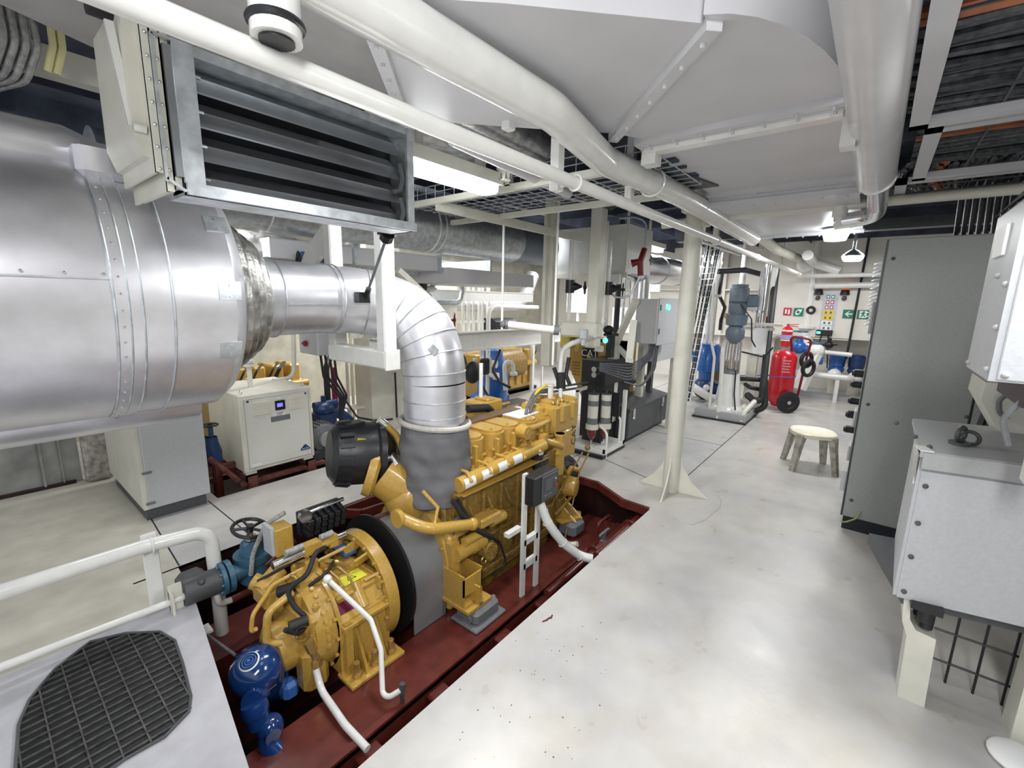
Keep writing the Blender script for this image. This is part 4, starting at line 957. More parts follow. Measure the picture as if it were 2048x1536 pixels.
m=MB(); 
for x in (dx0+.0,dx1-.12):
    for y in (dy0+.0,dy1-.1): m.box(x+.01,x+.10,y,y+.08,.085,.105); 
part('foot',m,CREAM,t)
m=MB()
for y in (dy0-.03,dy1-.1): m.box(dx0-.05,dx1+.10,y,y+.07,-.0,.03)
for x in (dx0,dx1-.1): m.box(x,x+.08,dy0-.06,dy0-.0,-.25,.085); m.box(x,x+.08,dy0-.05,dy1,.03,.085)
m.box(dx0-.25,dx0,dy0+.2,dy0+.25,.12,.17); m.bar((dx0-.22,dy0+.15,.28),(dx0-.05,dy0-.0,.05),.05,.02); m.box(1.2,2.45,dy0-.0,dy0+.05,-.33,-.28); m.box(1.2,2.45,dy1,dy1+.05,-.2,-.15)
part('base_frame',m,mat('rusty_red_frame',(.16,.05,.04),.6,bump=.3,scale=20,var=.3),t)
m=MB(); m.tube([(dx0+.24,dy0+.35,dz1),(dx0+.24,dy0+.35,1.35)],.022,12); m.cyl((dx0+.24,dy0+.35,1.02),(dx0+.24,dy0+.35,1.05),.05,16); m.cyl((dx0+.24,dy0+.35,1.055),(dx0+.24,dy0+.35,1.08),.05,16); part('riser_pipe',m,CREAM,t)
m=MB(); m.tube([(dx1-.1,dy1-.2,dz1-.01),(dx1+.12,dy1-.2,dz1),(dx1+.15,dy1-.2,1.4)],.024,12,bend=.1); part('outlet_pipe',m,CREAM,t)
# navy valve between cabinet and dryer
t=thing('globe_valve','dark blue globe valve with handwheel between the white cabinet and air dryer cabinet','valve',(1.28,4.5,.1))
q=at(420,850,y=4.5); m=MB(); handwheel(m,q,(0,0,1),.06,.008); part('handwheel',m,BLACK,t)
m=MB(); m.cyl(q-Vector((0,0,.02)),q-Vector((0,0,.12)),.02,10); m.lathe(q-Vector((0,0,.36)),(0,0,1),[(0,.05),(.02,.07),(.12,.07),(.2,.05),(.25,.045)],18); part('valve_body',m,NAVY,t)
m=MB(); m.tube([q-Vector((.0,.05,.35)),q-Vector((0,.05,.75))],.04,12); part('pipe_stub',m,RED,t)
# big blue handwheel valve in pit
t=thing('gate_valve','blue flanged gate valve with black handwheel behind the gearbox','valve',(1.0,2.85,-.2))
q=at(500,1056,y=2.8)
m=MB(); handwheel(m,q,(.15,-.25,1),.095,.011,5); part('handwheel',m,BLACK,t)
m=MB(); m.cyl(q,q+Vector((0,0,-.09)),.014,10); m.cyl(q+Vector((0,0,-.05)),q+Vector((0,0,-.075)),.03,12); part('stem',m,STEEL,t)
m=MB(); b=q+Vector((.0,0,-.19)); m.lathe(b,(0,0,1),[(-.02,.10),(0,.105),(.03,.105),(.03,.07),(.10,.06),(.11,.03)],24); m.lathe(b+Vector((0,0,-.20)),(0,0,1),[(0,.04),(.06,.085),(.18,.08)],20)
c=at(462,1150,y=2.78); m.lathe(c+Vector((-.03,0,0)),(1,-.02,0),[(-.03,0),(-.03,.095),(-.008,.095),(-.008,.05),(.002,.05),(.002,.095),(.03,.095),(.03,.05),(.16,.05)],28); m.bolts(c+Vector((-.06,0,0)),(-1,0,0),.078,8,.01,.015)
part('valve_body',m,BLUG,t)
m=MB(); m.cyl(c+Vector((-.06,0,0)),c+Vector((-.24,0,.01)),.075,24); m.box(c.x-.24,c.x-.1,2.75,2.95,c.z-.05,c.z+.06,b=.03); m.sphere(c+Vector((-.16,-.05,.06)),.02,8,6); part('strainer_cover',m,DGREY,t)
m=MB(); m.tube([at(530,1130,y=2.75),at(590,1080,y=2.72)],.022,12); m.tube([at(585,1160,y=2.7),at(525,1190,y=2.75),at(510,1175,y=2.75)],.022,12); part('red_stub_pipe',m,RED,t)
# blue pump at the deck plate edge
t=thing('sea_water_pump','glossy blue pump with round white badge at the edge of the deck plate','pump',(.68,2.1,-.4))
q=Vector((.70,2.14,-.10)); ax=Vector((-.35,-.25,.9)).normalized()
m=MB(); m.lathe(q,ax,[(-.30,.05),(-.20,.09),(-.08,.115),(.0,.118),(.04,.10),(.07,.05),(.075,0)],32)
a=at(505,1405,y=2.02); b=at(520,1450,y=1.98); m.cyl(q-ax*.12,a,.075,20,r1=.05); m.cyl(a,b,.05,20); m.lathe(a,(b-a),[(0,.055),(.03,.06),(.06,.055)],20); c=at(540,1455,y=1.95); m.sphere(c,.06,14,10); m.tube([c,at(535,1490,y=1.92),at(570,1525,y=1.85)],.045,14,bend=.05); m.cyl(c+Vector((-.01,-.06,0)),c+Vector((-.01,0,0)),.035,16)
part('pump_body',m,mat('deep_blue_gloss',(.008,.04,.16),.15,coat=.6,var=.1),t)
m=MB(); n_=(Vector((0,0,H))-q).normalized(); bq=q+ax*.06+Vector((-.01,-.03,.0)); m.lathe(q+ax*.068,ax,[(.0,0),(.0,.045),(.004,.045),(.01,.04)],28); part('round_badge',m,WPLAIN,t)
m=MB(); 
for r in (.03,.018): m.ring(q+ax*.078,ax,r,.003,24,6)
m.cyl(q+ax*.07,q+ax*.085,.008,10); part('badge_mark',m,BSTK,t)
m=MB(); m.cyl(at(530,1345,y=2.1),at(550,1345,y=2.14),.03,14); m.lathe(at(525,1385,y=2.05),(1,.2,0),[(0,0),(0,.018),(.06,.018)],12); part('fitting',m,STEEL,t)

# ================================================================== RIGHT SIDE
t=thing('switchboard','tall grey switchboard cabinet with screwed side panel on a black plinth','cabinet',(4.6,-.4,0))
cx0,cy0=4.13,.018
m=MB(); m.box(cx0,5.9,-1.0,cy0,.11,2.165); part('carcass',m,HVG,t)
m=MB(); m.box(cx0-.008,cx0,-.62,cy0-.015,.115,2.16,b=.003); part('side_panel',m,HVG,t)
m=MB(); m.box(cx0-.006,cx0+.0,-1.0,-.66,.115,2.16); m.box(cx0-.05,cx0-.0,-.70,-.68,.4,2.0);  part('rear_panel',m,HVG,t)
m=MB(); m.bar((cx0-.005,cy0-.008,.115),(cx0-.005,cy0-.008,2.16),.008,.006); m.bar((cx0-.005,-.64,.115),(cx0-.005,-.64,2.16),.012,.006); part('gasket',m,BLACK,t)
m=MB()
for z in (.25,1.0,2.03):
    for y in (-.035,-.55): m.sphere((cx0-.01,y,z),.012,8,6)
part('panel_screw',m,DGREY,t)
m=MB(); m.box(cx0+.02,5.9,-1.0,cy0-.02,0.0,.11); part('plinth',m,mat('navy_black_plinth',(.008,.010,.02),.5),t)
m=MB(); 
for z in (.5,.78,1.5,1.62): m.box(4.3,4.5,cy0,cy0+.02,z,z+.12,b=.005)
m.box(4.2,4.28,cy0,cy0+.03,.28,.44); part('front_handle',m,LGREY,t)
m=MB(); m.tube([(cx0-.01,-.10,.18),(cx0-.03,-.08,.12),(cx0-.03,-.02,.07),(cx0+.0,.0,.06)],.006,8,bend=.04); part('earth_strap',m,mat('yellow_green_wire',(.35,.38,.12),.5),t)
for k,(x,z) in enumerate(((4.9,1.13),(5.0,1.02),(5.05,.86),(5.0,.74),(5.1,.58))):
    m=MB(); m.cyl((x,cy0,z),(x,cy0+.07,z),.035,14); m.box(x-.05,x+.03,cy0+.06,cy0+.085,z-.02,z+.02,b=.006); part('switch_knob',m,BLACK,t)
m=MB()
for k in range(16): m.ring((5.15,cy0+.03,1.55+.035*k),(0,.3,1),.028,.006,12,5)
part('spiral_conduit',m,LGREY,t)
# lower transformer
t=thing('lower_transformer_box','light grey bolted steel box on cream legs with lifting eye on top','transformer',(2.6,-.6,.5))
rz=math.radians(13); XF=Matrix.Translation((2.36,-.21,0))@Matrix.Rotation(rz,4,'Z')
def tb(m,x0,x1,y0,y1,z0,z1,b=0): m.box(x0,x1,-y1,-y0,z0,z1,xf=XF,b=b)   # y measured to the right
m=MB(); m.prism([tuple((XF@Vector(p))[:2]) for p in ((0,0,0),(0,-1.3,0),(.62,-1.3,0),(.62,-.165,0))],'z',.50,1.12); part('casing',m,LGREY,t)
m=MB(); tb(m,-.008,.0,.012,1.29,.495,1.06,b=.003); part('front_panel',m,LGREY,t)
m=MB(); m.prism([tuple((XF@Vector(p))[:2]) for p in ((-.025,.01,0),(-.025,-1.3,0),(.64,-1.3,0),(.64,-.15,0))],'z',1.12,1.145); tb(m,-.03,-.018,0,1.3,1.075,1.14); part('lid',m,GREY,t)
m=MB(); tb(m,-.03,.05,-.012,.03,1.146,1.15); m.add([XF@Vector(p) for p in ((.0,.012,1.15),(.10,-.01,1.15),(.10,-.012,1.06),(.0,.008,1.0),(.0,.002,1.0),(.10,-.02,1.06))],[(0,1,2,3),(3,2,5,4)]); part('corner_flap',m,WHITE,t)
m=MB()
for z in (.53,.69,.84,1.0,): m.sphere(XF@Vector((-.012,-.03,z)),.010,8,6)
for x in (.04,.2,.45): m.sphere(XF@Vector((x,-.035,1.15)),.010,8,6)
part('panel_screw',m,DGREY,t)
m=MB(); c=XF@Vector((.17,-.17,1.145)); m.cyl(c,c+Vector((0,0,.012)),.035,16); m.ring(c+Vector((0,0,.045)),(.5,.85,0),.028,.009,18,8); m.ring(c+Vector((.02,-.03,.03)),(.9,-.3,.2),.028,.008,18,8); part('lifting_eye',m,DGREY,t)
m=MB(); tb(m,.05,.60,.05,1.28,.44,.50); part('base_frame',m,DGREY,t)
m=MB()
lp=XF@Vector((.03,-.07,0)); fp=at(1800,1390,z=0)
m.prism([(-.385,0),(-.295,0),(-.285,.30),(-.262,.36),(-.25,.50),(-.27,.50),(-.285,.38),(-.31,.34),(-.375,.33)],'x',2.42,2.55); part('leg',m,CREAM,t)
m=MB(); m.cyl((2.42,-.33,.40),(2.42,-.33,.50),.03,12); m.box(2.35,2.5,-.37,-.27,.47,.5); m.cyl((2.44,-.34,.36),(2.44,-.34,.44),.022,12); part('rubber_mount',m,BLACK,t)
m=MB(); m.prism([(0,0),(.14,0),(.12,.40),(0,.40)],'y',0,.10); m.v=[Vector((2.44+v.x,-.74+v.y,v.z)) for v in m.v]; part('leg',m,CREAM,t)
m=MB(); m.box(2.32,2.60,-.80,-.66,.38,.44); m.prism([(-.62,.44),(-.9,.44),(-.9,.33),(-.72,.33)],'x',2.5,2.7); part('resilient_mount',m,DGREY,t)
# wire guard under lower box and behind
t=thing('wire_guard','black wire mesh guard standing below the lower grey transformer box','wire guard',(2.7,-.5,0))
m=MB()
x=2.66
for y in (-.32,-.33,-.36,-.47,-.56,-.65): m.cyl((x,y,.0),(x,y,.52),.005,6)
for z in (.10,.25,.40): m.cyl((x,-.32,z),(x,-.9,z),.005,6)
single_=part('mesh',m,BLACK,t)
t=thing('wire_guard','black wire grid standing behind the lower transformer near the switchboard','wire guard',(3.4,-.6,0))
m=MB(); x=3.5
for y in (-.48,-.58,-.68,-.78,-.9): m.cyl((x,y,.0),(x,y,1.4),.006,6)
for z in (.3,.6,.88,1.05,1.25): m.cyl((x,-.46,z),(x,-1.2,z),.006,6)
part('mesh',m,BLACK,t)
t=thing('cable_drop','bundle of black cables running down beside the switchboard side panel','cable bundle',(3.7,-.62,0))
m=MB()
for k in range(5): m.tube([(3.75,-.60-.02*k,1.75),(3.65-.02*k,-.58-.02*k,1.3),(3.55,-.52-.03*k,.9),(3.5,-.5-.03*k,0)],.02,8,bend=.3)
part('cable',m,BLACK,t)
t=thing('wall_duct','cream square duct with an open slanted mouth behind the upper transformer box','duct',(3.2,-.9,.8))
wp=[at(*p,x=3.0) for p in ((1972,765),(1962,800),(2010,886),(2060,892),(2060,770))]; print('wd',wp)
m=MB(); m.prism([(p.y,p.z) for p in wp],'x',3.0,3.4); part('casing',m,CREAM,t)
m=MB(); m.tube([at(*p,x=2.97) for p in ((2020,785),(1998,800),(1998,825),(2015,838))],.010,8,bend=.04); part('earth_strap',m,MGREY,t)
# upper transformer box
t=thing('upper_transformer_box','light grey wall box at the right edge above the lower transformer','transformer',(2.0,-.6,1.5))
m=MB(); m.prism([(-.27,1.50),(-.27,2.0),(-.33,2.07),(-1.3,2.07),(-1.3,1.50)],'x',1.83,2.23); part('casing',m,LGREY,t)
m=MB(); m.box(1.822,1.83,-1.3,-.285,1.505,1.99,b=.003); part('front_panel',m,LGREY,t)
m=MB(); m.prism([(-.26,2.0),(-.32,2.085),(-1.3,2.085),(-1.3,2.07),(-.33,2.07)],'x',1.80,2.25); m.box(1.85,2.2,-1.2,-.35,1.43,1.5); part('black_hood',m,BLACK,t)
m=MB(); m.box(1.98,2.13,-.2698,-.262,1.86,1.95); part('rating_label',m,WPLAIN,t,'white paper rating label')
m=MB()
for x,z in ((1.86,1.53),(1.86,1.65),(1.86,1.77),(2.0,1.80),(2.18,1.52)): m.sphere((x,-.268,z),.009,8,6)
for y in (-.3,-.4): m.sphere((1.82,y,1.52),.009,8,6)
part('panel_screw',m,GREY,t)
m=MB(); m.tube([(1.9,-.36,1.45),(1.92,-.33,1.38),(1.95,-.36,1.3)],.008,8,bend=.05); part('earth_strap',m,MGREY,t)
m=MB(); m.box(2.0,2.6,-1.3,-1.2,0,2.1); m.box(2.1,2.16,-.5,-.44,1.15,1.43); part('support_post',m,CREAM,t)
# cream object at right bottom (fan/lamp foot)
t=thing('white_float','white rounded plastic cap lying on the floor at the right edge','cap',(1.9,-.55,0))
q=at(2040,1520,z=.03); m=MB(); m.sphere(q,.09,20,12,(1,1,.35)); part('dome',m,WPLAIN,t)
# stool
t=thing('plastic_stool','yellowed white plastic stool on four splayed grimy legs in the passage','stool',(5.52,.34,0))
sx,sy,R_=5.54,.36,.19
m=MB()
def srect(r,k=.45,n=32):
    out=[]
    for i in range(n):
        a=2*PI*i/n; c_,s_=math.cos(a),math.sin(a); e=2.6
        rr=r/((abs(c_)**e+abs(s_)**e)**(1/e)); out.append((rr*c_,rr*s_))
    return out
ang=.35; ca,sa=math.cos(ang),math.sin(ang)
lv=[(0.16,.372),(.195,.388),(.205,.380),(.205,.345),(.195,.340)]
vs=[];fs=[];n=32
for r,z in lv:
    for (a,b) in srect(r): vs.append((sx+a*ca-b*sa,sy+a*sa+b*ca,z+.02))
vs.append((sx,sy,.388))
for j in range(len(lv)-1):
    for i in range(n): fs.append((j*n+i,j*n+(i+1)%n,(j+1)*n+(i+1)%n,(j+1)*n+i))
for i in range(n): fs.append((len(lv)*n,i,(i+1)%n))
m.add(vs,fs,True); part('seat',m,STOOLM,t)
for k in range(4):
    a=ang+PI/4+k*PI/2; e=Vector((math.cos(a),math.sin(a),0)); tn=Vector((-e.y,e.x,0))
    top=Vector((sx,sy,.385))+e*.20; bot=Vector((sx,sy,0))+e*.275
    m=MB(); vs=[]
    for p,w,dd in ((top,.05,.03),(top.lerp(bot,.25),.036,.026),(bot,.026,.022)):
        for (u,v) in ((-w,-dd),(-w*.8,dd),(w*.8,dd),(w,-dd)): vs.append(p+tn*u+e*v)
    m.add(vs,[(0,1,2,3),(11,10,9,8)]+[(j*4+i,j*4+(i+1)%4,(j+1)*4+(i+1)%4,(j+1)*4+i) for j in (0,1) for i in range(4)]); part('leg',m,STLEG,t)
TRAYC=mat('dusty_dark_cable',(.085,.09,.10),.45,bump=.3,scale=40,var=.35)

def cable_tray(x0,x1,y0,y1,z,label,axis,seed,w=.055,ncab=46,orange=4,mesh=False):
    random.seed(seed)
    t=thing('cable_tray',label,'cable tray',((x0+x1)/2,(y0+y1)/2,z))
    m=MB(); m.box(x0,x0+w,y0,y1,z-.03,z); m.box(x1-w,x1,y0,y1,z-.03,z); m.box(x0,x1,y1-w,y1,z-.03,z); m.box(x0,x1,y0,y0+w,z-.03,z); part('angle_frame',m,DUCT,t)
    m=MB(); k=x0+.12
    while k<x1-.05: m.bar((k,y0,z+.002),(k,y1,z+.002),.008,.006); k+=.19
    k=y0+.1
    while k<y1-.05: m.bar((x0,k,z+.004),(x1,k,z+.004),.008,.006); k+=.19
    part('wire_grid',m,DGREY,t)
    b=MB(); o=MB()
    for i in range(ncab):
        f_=(i+.5)/ncab; zz=z+.02+random.uniform(0,.05); r=random.uniform(.009,.016); tgt=o if abs(f_-.35)<orange/ncab/2 else b
        pts=[]
        for s in range(7):
            u=s/6
            if axis=='x': pts.append((x0-.02+(x1-x0+.04)*u,y1-.04-(y1-y0-.08)*(f_+.08*math.sin(u*3+seed))*.95+random.uniform(-.015,.015),zz))
            else: pts.append((x0+.04+(x1-x0-.08)*(f_+.05*math.sin(u*3+seed))+random.uniform(-.015,.015),y0-.02+(y1-y0+.04)*u,zz))
        tgt.tube(pts,r,7)
    return t,b,o
for args in ((1.30,2.42,-1.1,-.0,2.40,'cable tray in a pale angle frame at the top right corner','y',1),(2.52,3.45,-1.3,-.05,2.42,'second cable tray with brown cables between the corner tray and the switchboard','y',2),(3.62,4.25,-.62,.02,2.45,'small gridded cable tray directly above the grey switchboard','x',4)):
    t,b,o=cable_tray(*args)
    o1=b.build('cable_bundle',TRAYC); tag(o1,'grey cables packed in the '+args[5].replace('cable tray','tray'),'cables'); o1['kind']='stuff'
    if o.v: o2=o.build('cable_bundle',ORNG); tag(o2,'orange cables crossing the '+args[5].replace('cable tray','tray'),'cables'); o2['kind']='stuff'
# cables from tray into switchboard
m=MB(); random.seed(9)
for k in range(9): 
    y=-.32-.035*k; m.tube([(3.9,y,2.5),(4.2+.02*k,y,2.45),(4.3,y-.02,2.16)],.013,8,bend=.12)
o1=m.build('cable_bundle',BLACK); tag(o1,'black cables curving down from the tray into the switchboard top','cables'); o1['kind']='stuff'
m=MB()
for k,(x,c_) in enumerate(((4.05,0),(4.2,0))): pass
# ================================================================== MIDDLE GROUND
def cbx(m,pc,yt,yb,pr,pl,d,b=0):
    "axis-aligned box from its nearest vertical edge (photo x pc, top yt, bottom yb), right and left extents"
    c=at(pc,yb,d=d); zt=at(pc+(yt-yb)*(-(pc-924)/4700)*1.0,yt,x=c.x).z
    x1=at(pr,yb,y=c.y).x if pr is not None else c.x+.05
    y1=at(pl,yb,x=c.x).y if pl is not None else c.y+.05
    m.box(c.x,x1,c.y,y1,c.z,zt,b=b); return (c.x,x1,c.y,y1,c.z,zt)
def vpost(px,py0,py1,d,w,name,mat_,label,cat='post',z1=None,z0=None,w2=None,b=.005):
    c=at(px,(py0+py1)/2,d=d); zt=at(px,py0,x=c.x).z if z1 is None else z1; zb=at(px,py1,x=c.x).z if z0 is None else z0
    m=MB(); m.box(c.x-w/2,c.x+w/2,c.y-(w2 or w)/2,c.y+(w2 or w)/2,zb,zt,b=b); return single(name,m,mat_,label,cat)
# galvanised round duct
t=thing('round_duct','large galvanised round ventilation duct with a seam ring and darker end','duct',(3,3.5,2.36))
m=MB(); m.lathe((.6,3.55,2.37),(1,0,0),[(0,0),(0,.225),(3.75,.225)],40); part('duct_shell',m,GALV,t)
m=MB(); m.lathe((4.35,3.55,2.37),(1,0,0),[(0,.222),(.72,.222),(.72,0)],40); part('dark_end_section',m,mat('dull_zinc_sheet',(.22,.25,.30),.5,.5),t)
m=MB(); m.ring((3.02,3.55,2.37),(1,0,0),.228,.008,40,6); m.ring((3.10,3.55,2.37),(1,0,0),.228,.006,40,6); m.ring((1.5,3.55,2.37),(1,0,0),.228,.006,40,6); part('seam_ring',m,WHITE,t)
t=thing('rectangular_duct','grey rectangular sheet duct running under the galvanised round duct','duct',(3,4,2.0))
m=MB(); m.box(1.6,3.35,3.7,4.6,1.98,2.13); m.box(3.35,4.9,3.6,4.6,1.86,2.02); part('duct_shell',m,DUCT,t)
m=MB(); 
for x in (2.3,3.3,4.1): m.box(x,x+.03,3.66,4.6,1.97,2.15)
part('seam_ring',m,GALV,t)
m=MB(); m.box(2.9,6.6,4.85,4.98,1.66,1.80); m.box(2.9,6.6,4.83,5.0,1.80,1.815); part_=single('long_beam',m,WHITE,'long white horizontal beam below the rectangular duct in front of the row of pipes','beam')
t=thing('stencilled_plate','white plate marked with faint backward capital letters above the long beam','sign',(4.1,4.84,1.9))
c0=at(870,545,y=4.86);c1=at(945,530,y=4.86)
m=MB(); m.prism([(c0.x,c0.z),(c1.x+.1,c0.z),(c1.x,c1.z+.02),(c0.x,c1.z+.02)],'y',4.84,4.85); m.v=[Vector(v) for v in m.v]; part('plate',m,WPLAIN,t)
lettering('LLW',.11,((c0.x+c1.x)/2+.1,4.838,(c0.z+c1.z)/2+.01),(-1,0,0),(0,0,1),CABLE,t,depth=.002)
# small galvanised pipe end (left) and pipework near it
t=thing('insulated_pipe','short galvanised pipe with a bolted dark end beside the frame post','pipe',(2.6,4,1.95))
a=at(785,530,y=4.1); b=at(835,535,y=4.1)
m=MB(); m.cyl((a.x-.8,4.1,a.z),(b.x,4.1,a.z-.0),.10,24); part('pipe_run',m,GALV,t)
m=MB(); m.cyl((b.x,4.1,a.z),(b.x+.12,4.1,a.z),.075,20); m.box(b.x+.02,b.x+.10,4.0,4.05,a.z-.04,a.z+.04); part('pipe_end',m,DGREY,t)
# far background aluminium pipe with elbow and pipe row
t=thing('clad_pipe','aluminium-clad pipe with segmented elbow behind the row of white pipes','pipe',(6,5.9,1.7))
a=at(900,603,y=5.9);b=at(1030,605,y=5.9)
m=MB(); m.tube([(a.x-.3,5.9,a.z-.02),(b.x,5.9,a.z-.06),(b.x+.35,5.9,a.z+.15),(b.x+.6,5.9,a.z+.6)],.14,24,bend=.25); part('pipe_run',m,ALU,t)
m=MB(); m.ring((a.x+.9,5.9,a.z-.03),(1,0,0),.145,.012,24,6); part('strap',m,WHITE,t)
for k,(px,r) in enumerate(((926,.030),(937,.034),(947,.024),(959,.030),(966,.02),(977,.034))):
    a=at(px,560,y=5.4); b=at(px+1,900,y=5.4); m=MB(); m.cyl((a.x,5.4,.1),(a.x,5.4,a.z+.05),r,12); m.cyl((a.x,5.4,at(px,662,y=5.4).z-.02),(a.x,5.4,at(px,662,y=5.4).z),r*1.4,12)
    single('white_riser_pipe',m,WHITE,['first (leftmost) white pipe of the vertical row behind the long white girder','second white pipe from the left in the vertical row behind the girder','third white pipe from the left in the vertical row, thinner than its neighbours','fourth white pipe from the left in the vertical row behind the girder','thin white pipe close behind the fourth one in the vertical row','last (rightmost) white pipe of the vertical row behind the girder'][k],'pipe','row of white riser pipes')
m=MB(); m.box(5.0,6.2,5.46,5.5,1.28,1.32); single('pipe_rail',m,WHITE,'flat white rail clamping the row of white riser pipes','rail')
# cream machine cabinet behind red valve
m=MB(); c=at(890,640,y=5.0); m.box(c.x-.35,c.x+.25,5.0,5.6,0,2.0); single('cream_locker',m,CREAM,'plain cream locker behind the dark red valve with handwheel','locker')
t=thing('fire_valve','dark red globe valve with round handwheel right of the exhaust bend','valve',(4.2,4.6,1.4))
q=at(885,643,y=4.4); w=at(909,640,y=4.3)
m=MB(); m.lathe(q-Vector((.12,0,0)),(1,0,0),[(-.02,.07),(.02,.07),(.03,.04),(.16,.04),(.17,.07),(.2,.07)],16); m.cyl(q+Vector((0,0,-.1)),q+Vector((0,0,.1)),.045,14); part('valve_body',m,CRED,t)
m=MB(); m.cyl(q,w,.016,8); handwheel(m,w,(.7,-.7,0),.085,.012,5); part('handwheel',m,CRED,t)
# cream bent bracket (diagonal arm)
m=MB(); a=at(795,540,y=3.3);b=at(860,600,y=3.3);c=at(867,620,y=3.3); m.bar(a,b,.06,.05); m.bar(b,c+Vector((0,0,-.06)),.06,.05); m.box(c.x-.06,c.x+.06,3.22,3.38,c.z-.1,c.z-.08); single('pipe_bracket',m,CREAM,'cream bent bracket arm sloping down behind the exhaust pipe bend','bracket')
t=thing('bypass_pipework','grey and white bent pipework above the dark red valve','pipe',(4,4.6,1.8))
m=MB(); z=at(900,605,y=4.6).z; a=at(850,603,y=4.6); b=at(920,603,y=4.6); m.tube([(a.x,4.6,z),(b.x,4.6,z),(b.x+.08,4.6,z+.26),(a.x+.2,4.6,z+.28),(a.x,4.6,z+.1)],.035,12,bend=.1); m.tube([(a.x+.15,4.6,z-.3),(a.x+.15,4.6,z+.02)],.04,12); part('pipe_run',m,GALV,t)
m=MB(); m.tube([at(865,520,y=4.6),at(864,570,y=4.6)],.02,10); a=at(845,585,y=4.6); m.sphere(a+Vector((.1,0,.05)),.09,14,8,(1.6,.6,.5)); part('upper_pipe',m,WHITE,t)
m=MB(); q=at(855,608,y=4.2); m.sphere(q,.10,14,10,(.8,.8,1.3)); m.sphere(at(822,572,y=4.4),.16,14,10,(1.4,1,.8)); part('rubber_bellows',m,RUBB,t)
# girder
m=MB(); g0=at(905,690,y=3.95); g1=at(1168,662,y=3.95); zc=1.175
m.box(2.6,g1.x,3.94,3.955,zc-.11,zc+.10); m.box(2.6,g1.x,3.88,4.02,zc+.10,zc+.115); m.box(2.6,g1.x,3.88,4.02,zc-.125,zc-.11)
single('long_girder',m,WHITE,'long white I-beam girder right of the exhaust pipe running toward the yellow generator','girder')
m=MB(); c=at(1063,780,z=0); m.box(c.x-.03,c.x+.03,c.y-.03,c.y+.03,0,1.05); single('girder_leg',m,WHITE,'thicker white leg under the long girder left of the slim one','post')
m=MB(); c=at(1083,775,z=0); m.box(c.x-.015,c.x+.015,c.y-.015,c.y+.015,0,1.05); single('girder_leg',m,WHITE,'slim white leg under the long girder','post')
t=thing('tall_handrail','white tubular handrail with a bent top behind the long girder','handrail',(4.6,4.1,0))
m=MB(); a=at(976,700,y=4.3); b=at(978,612,y=4.3); c=at(1075,612,y=4.3); m.tube([(a.x,4.3,0),(a.x,4.3,b.z),(c.x,4.3,b.z-.02)],.032,14,bend=.15); part('pipe_run',m,WHITE,t)
# thin bent breather lines
for k,(px,pyt,pyb,px2,py2,dd,lab) in enumerate(((1006,408,648,1090,430,3.9,'left of two thin white bent vent lines dropping from the wire cable tray'),(1112,393,720,1205,412,3.9,'right one of two thin white bent vent lines, reaching lower toward the generator'))):
    c=at(px,(pyt+pyb)/2,d=dd); zt=at(px+3,pyt,x=c.x).z; zb=at(px,pyb,x=c.x).z; e=at(px2,py2,y=c.y); m=MB(); m.tube([(c.x,c.y,zb-.05),(c.x,c.y,zt),(e.x,c.y,e.z)],.011,10,bend=.05); single('vent_line',m,WHITE,lab,'pipe')
    if k==0: c1_=c
    else: c2_=c
t=thing('cross_pipe','white thick pipe with dark clamps linking the two thin vent lines','pipe',((c1_.x+c2_.x)/2,(c1_.y+c2_.y)/2,1.45))
m=MB(); a=at(1006,648,x=c1_.x); b=at(1112,660,x=c2_.x); d=b-a; m.cyl(a+d*.1,b-d*.04,.035,14); part('pipe_run',m,WHITE,t)
m=MB(); m.cyl(a+d*.05,a+d*.1,.042,14); m.cyl(b-d*.04,b+d*.06,.045,14); m.sphere(a,.03,10,8); m.sphere(b,.035,10,8); part('clamp',m,MGREY,t)
# columns
m=MB(); c=at(1100,560,d=5.0); m.box(c.x-.06,c.x+.06,c.y-.06,c.y+.06,.95,2.98,b=.01); m.box(c.x-.12,c.x-.06,c.y-.02,c.y+.02,1.4,2.6); single('square_column',m,CREAM,'white square column left of the white tank, farther from the round pillar','column')
m=MB(); c=at(1192,560,d=4.6); m.box(c.x-.07,c.x+.07,c.y-.06,c.y+.06,1.22,2.98,b=.01); m.box(c.x+.07,c.x+.10,c.y-.06,c.y+.06,1.75,2.5); single('square_column',m,CREAM,'white square column in front of the white tank, standing on the cream block','column')
cB=c
m=MB(); cbx(m,1190,646,678,1205,1118,4.5,b=.02); single('foot_block',m,CREAM,'rounded cream block at the foot of the nearer square column','block')
t=thing('white_tank','white rectangular ventilation plenum behind the two square columns','tank',(5.5,3.2,2.0))
m=MB(); q=cbx(m,1253,447,545,1300,1112,5.4); part('shell',m,WHITE,t)
m=MB(); m.box(q[0]-.02,q[0],q[2]-.02,q[3]+.02,q[4]-.06,q[4]+.0); m.box(q[0]-.03,q[0],q[2]+.35,q[2]+.39,q[4],q[5]+.3); m.box(q[0]-.03,q[0],q[2]+.0,q[2]+.02,q[4],q[5]+.3); part('frame',m,CREAM,t)
m=MB(); m.box(q[0]-.08,q[0]-.03,q[2]+.05,q[2]+.35,q[4]-.14,q[4]-.02); single('cross_beam',m,WHITE,'short white cross beam under the right part of the white plenum','beam')
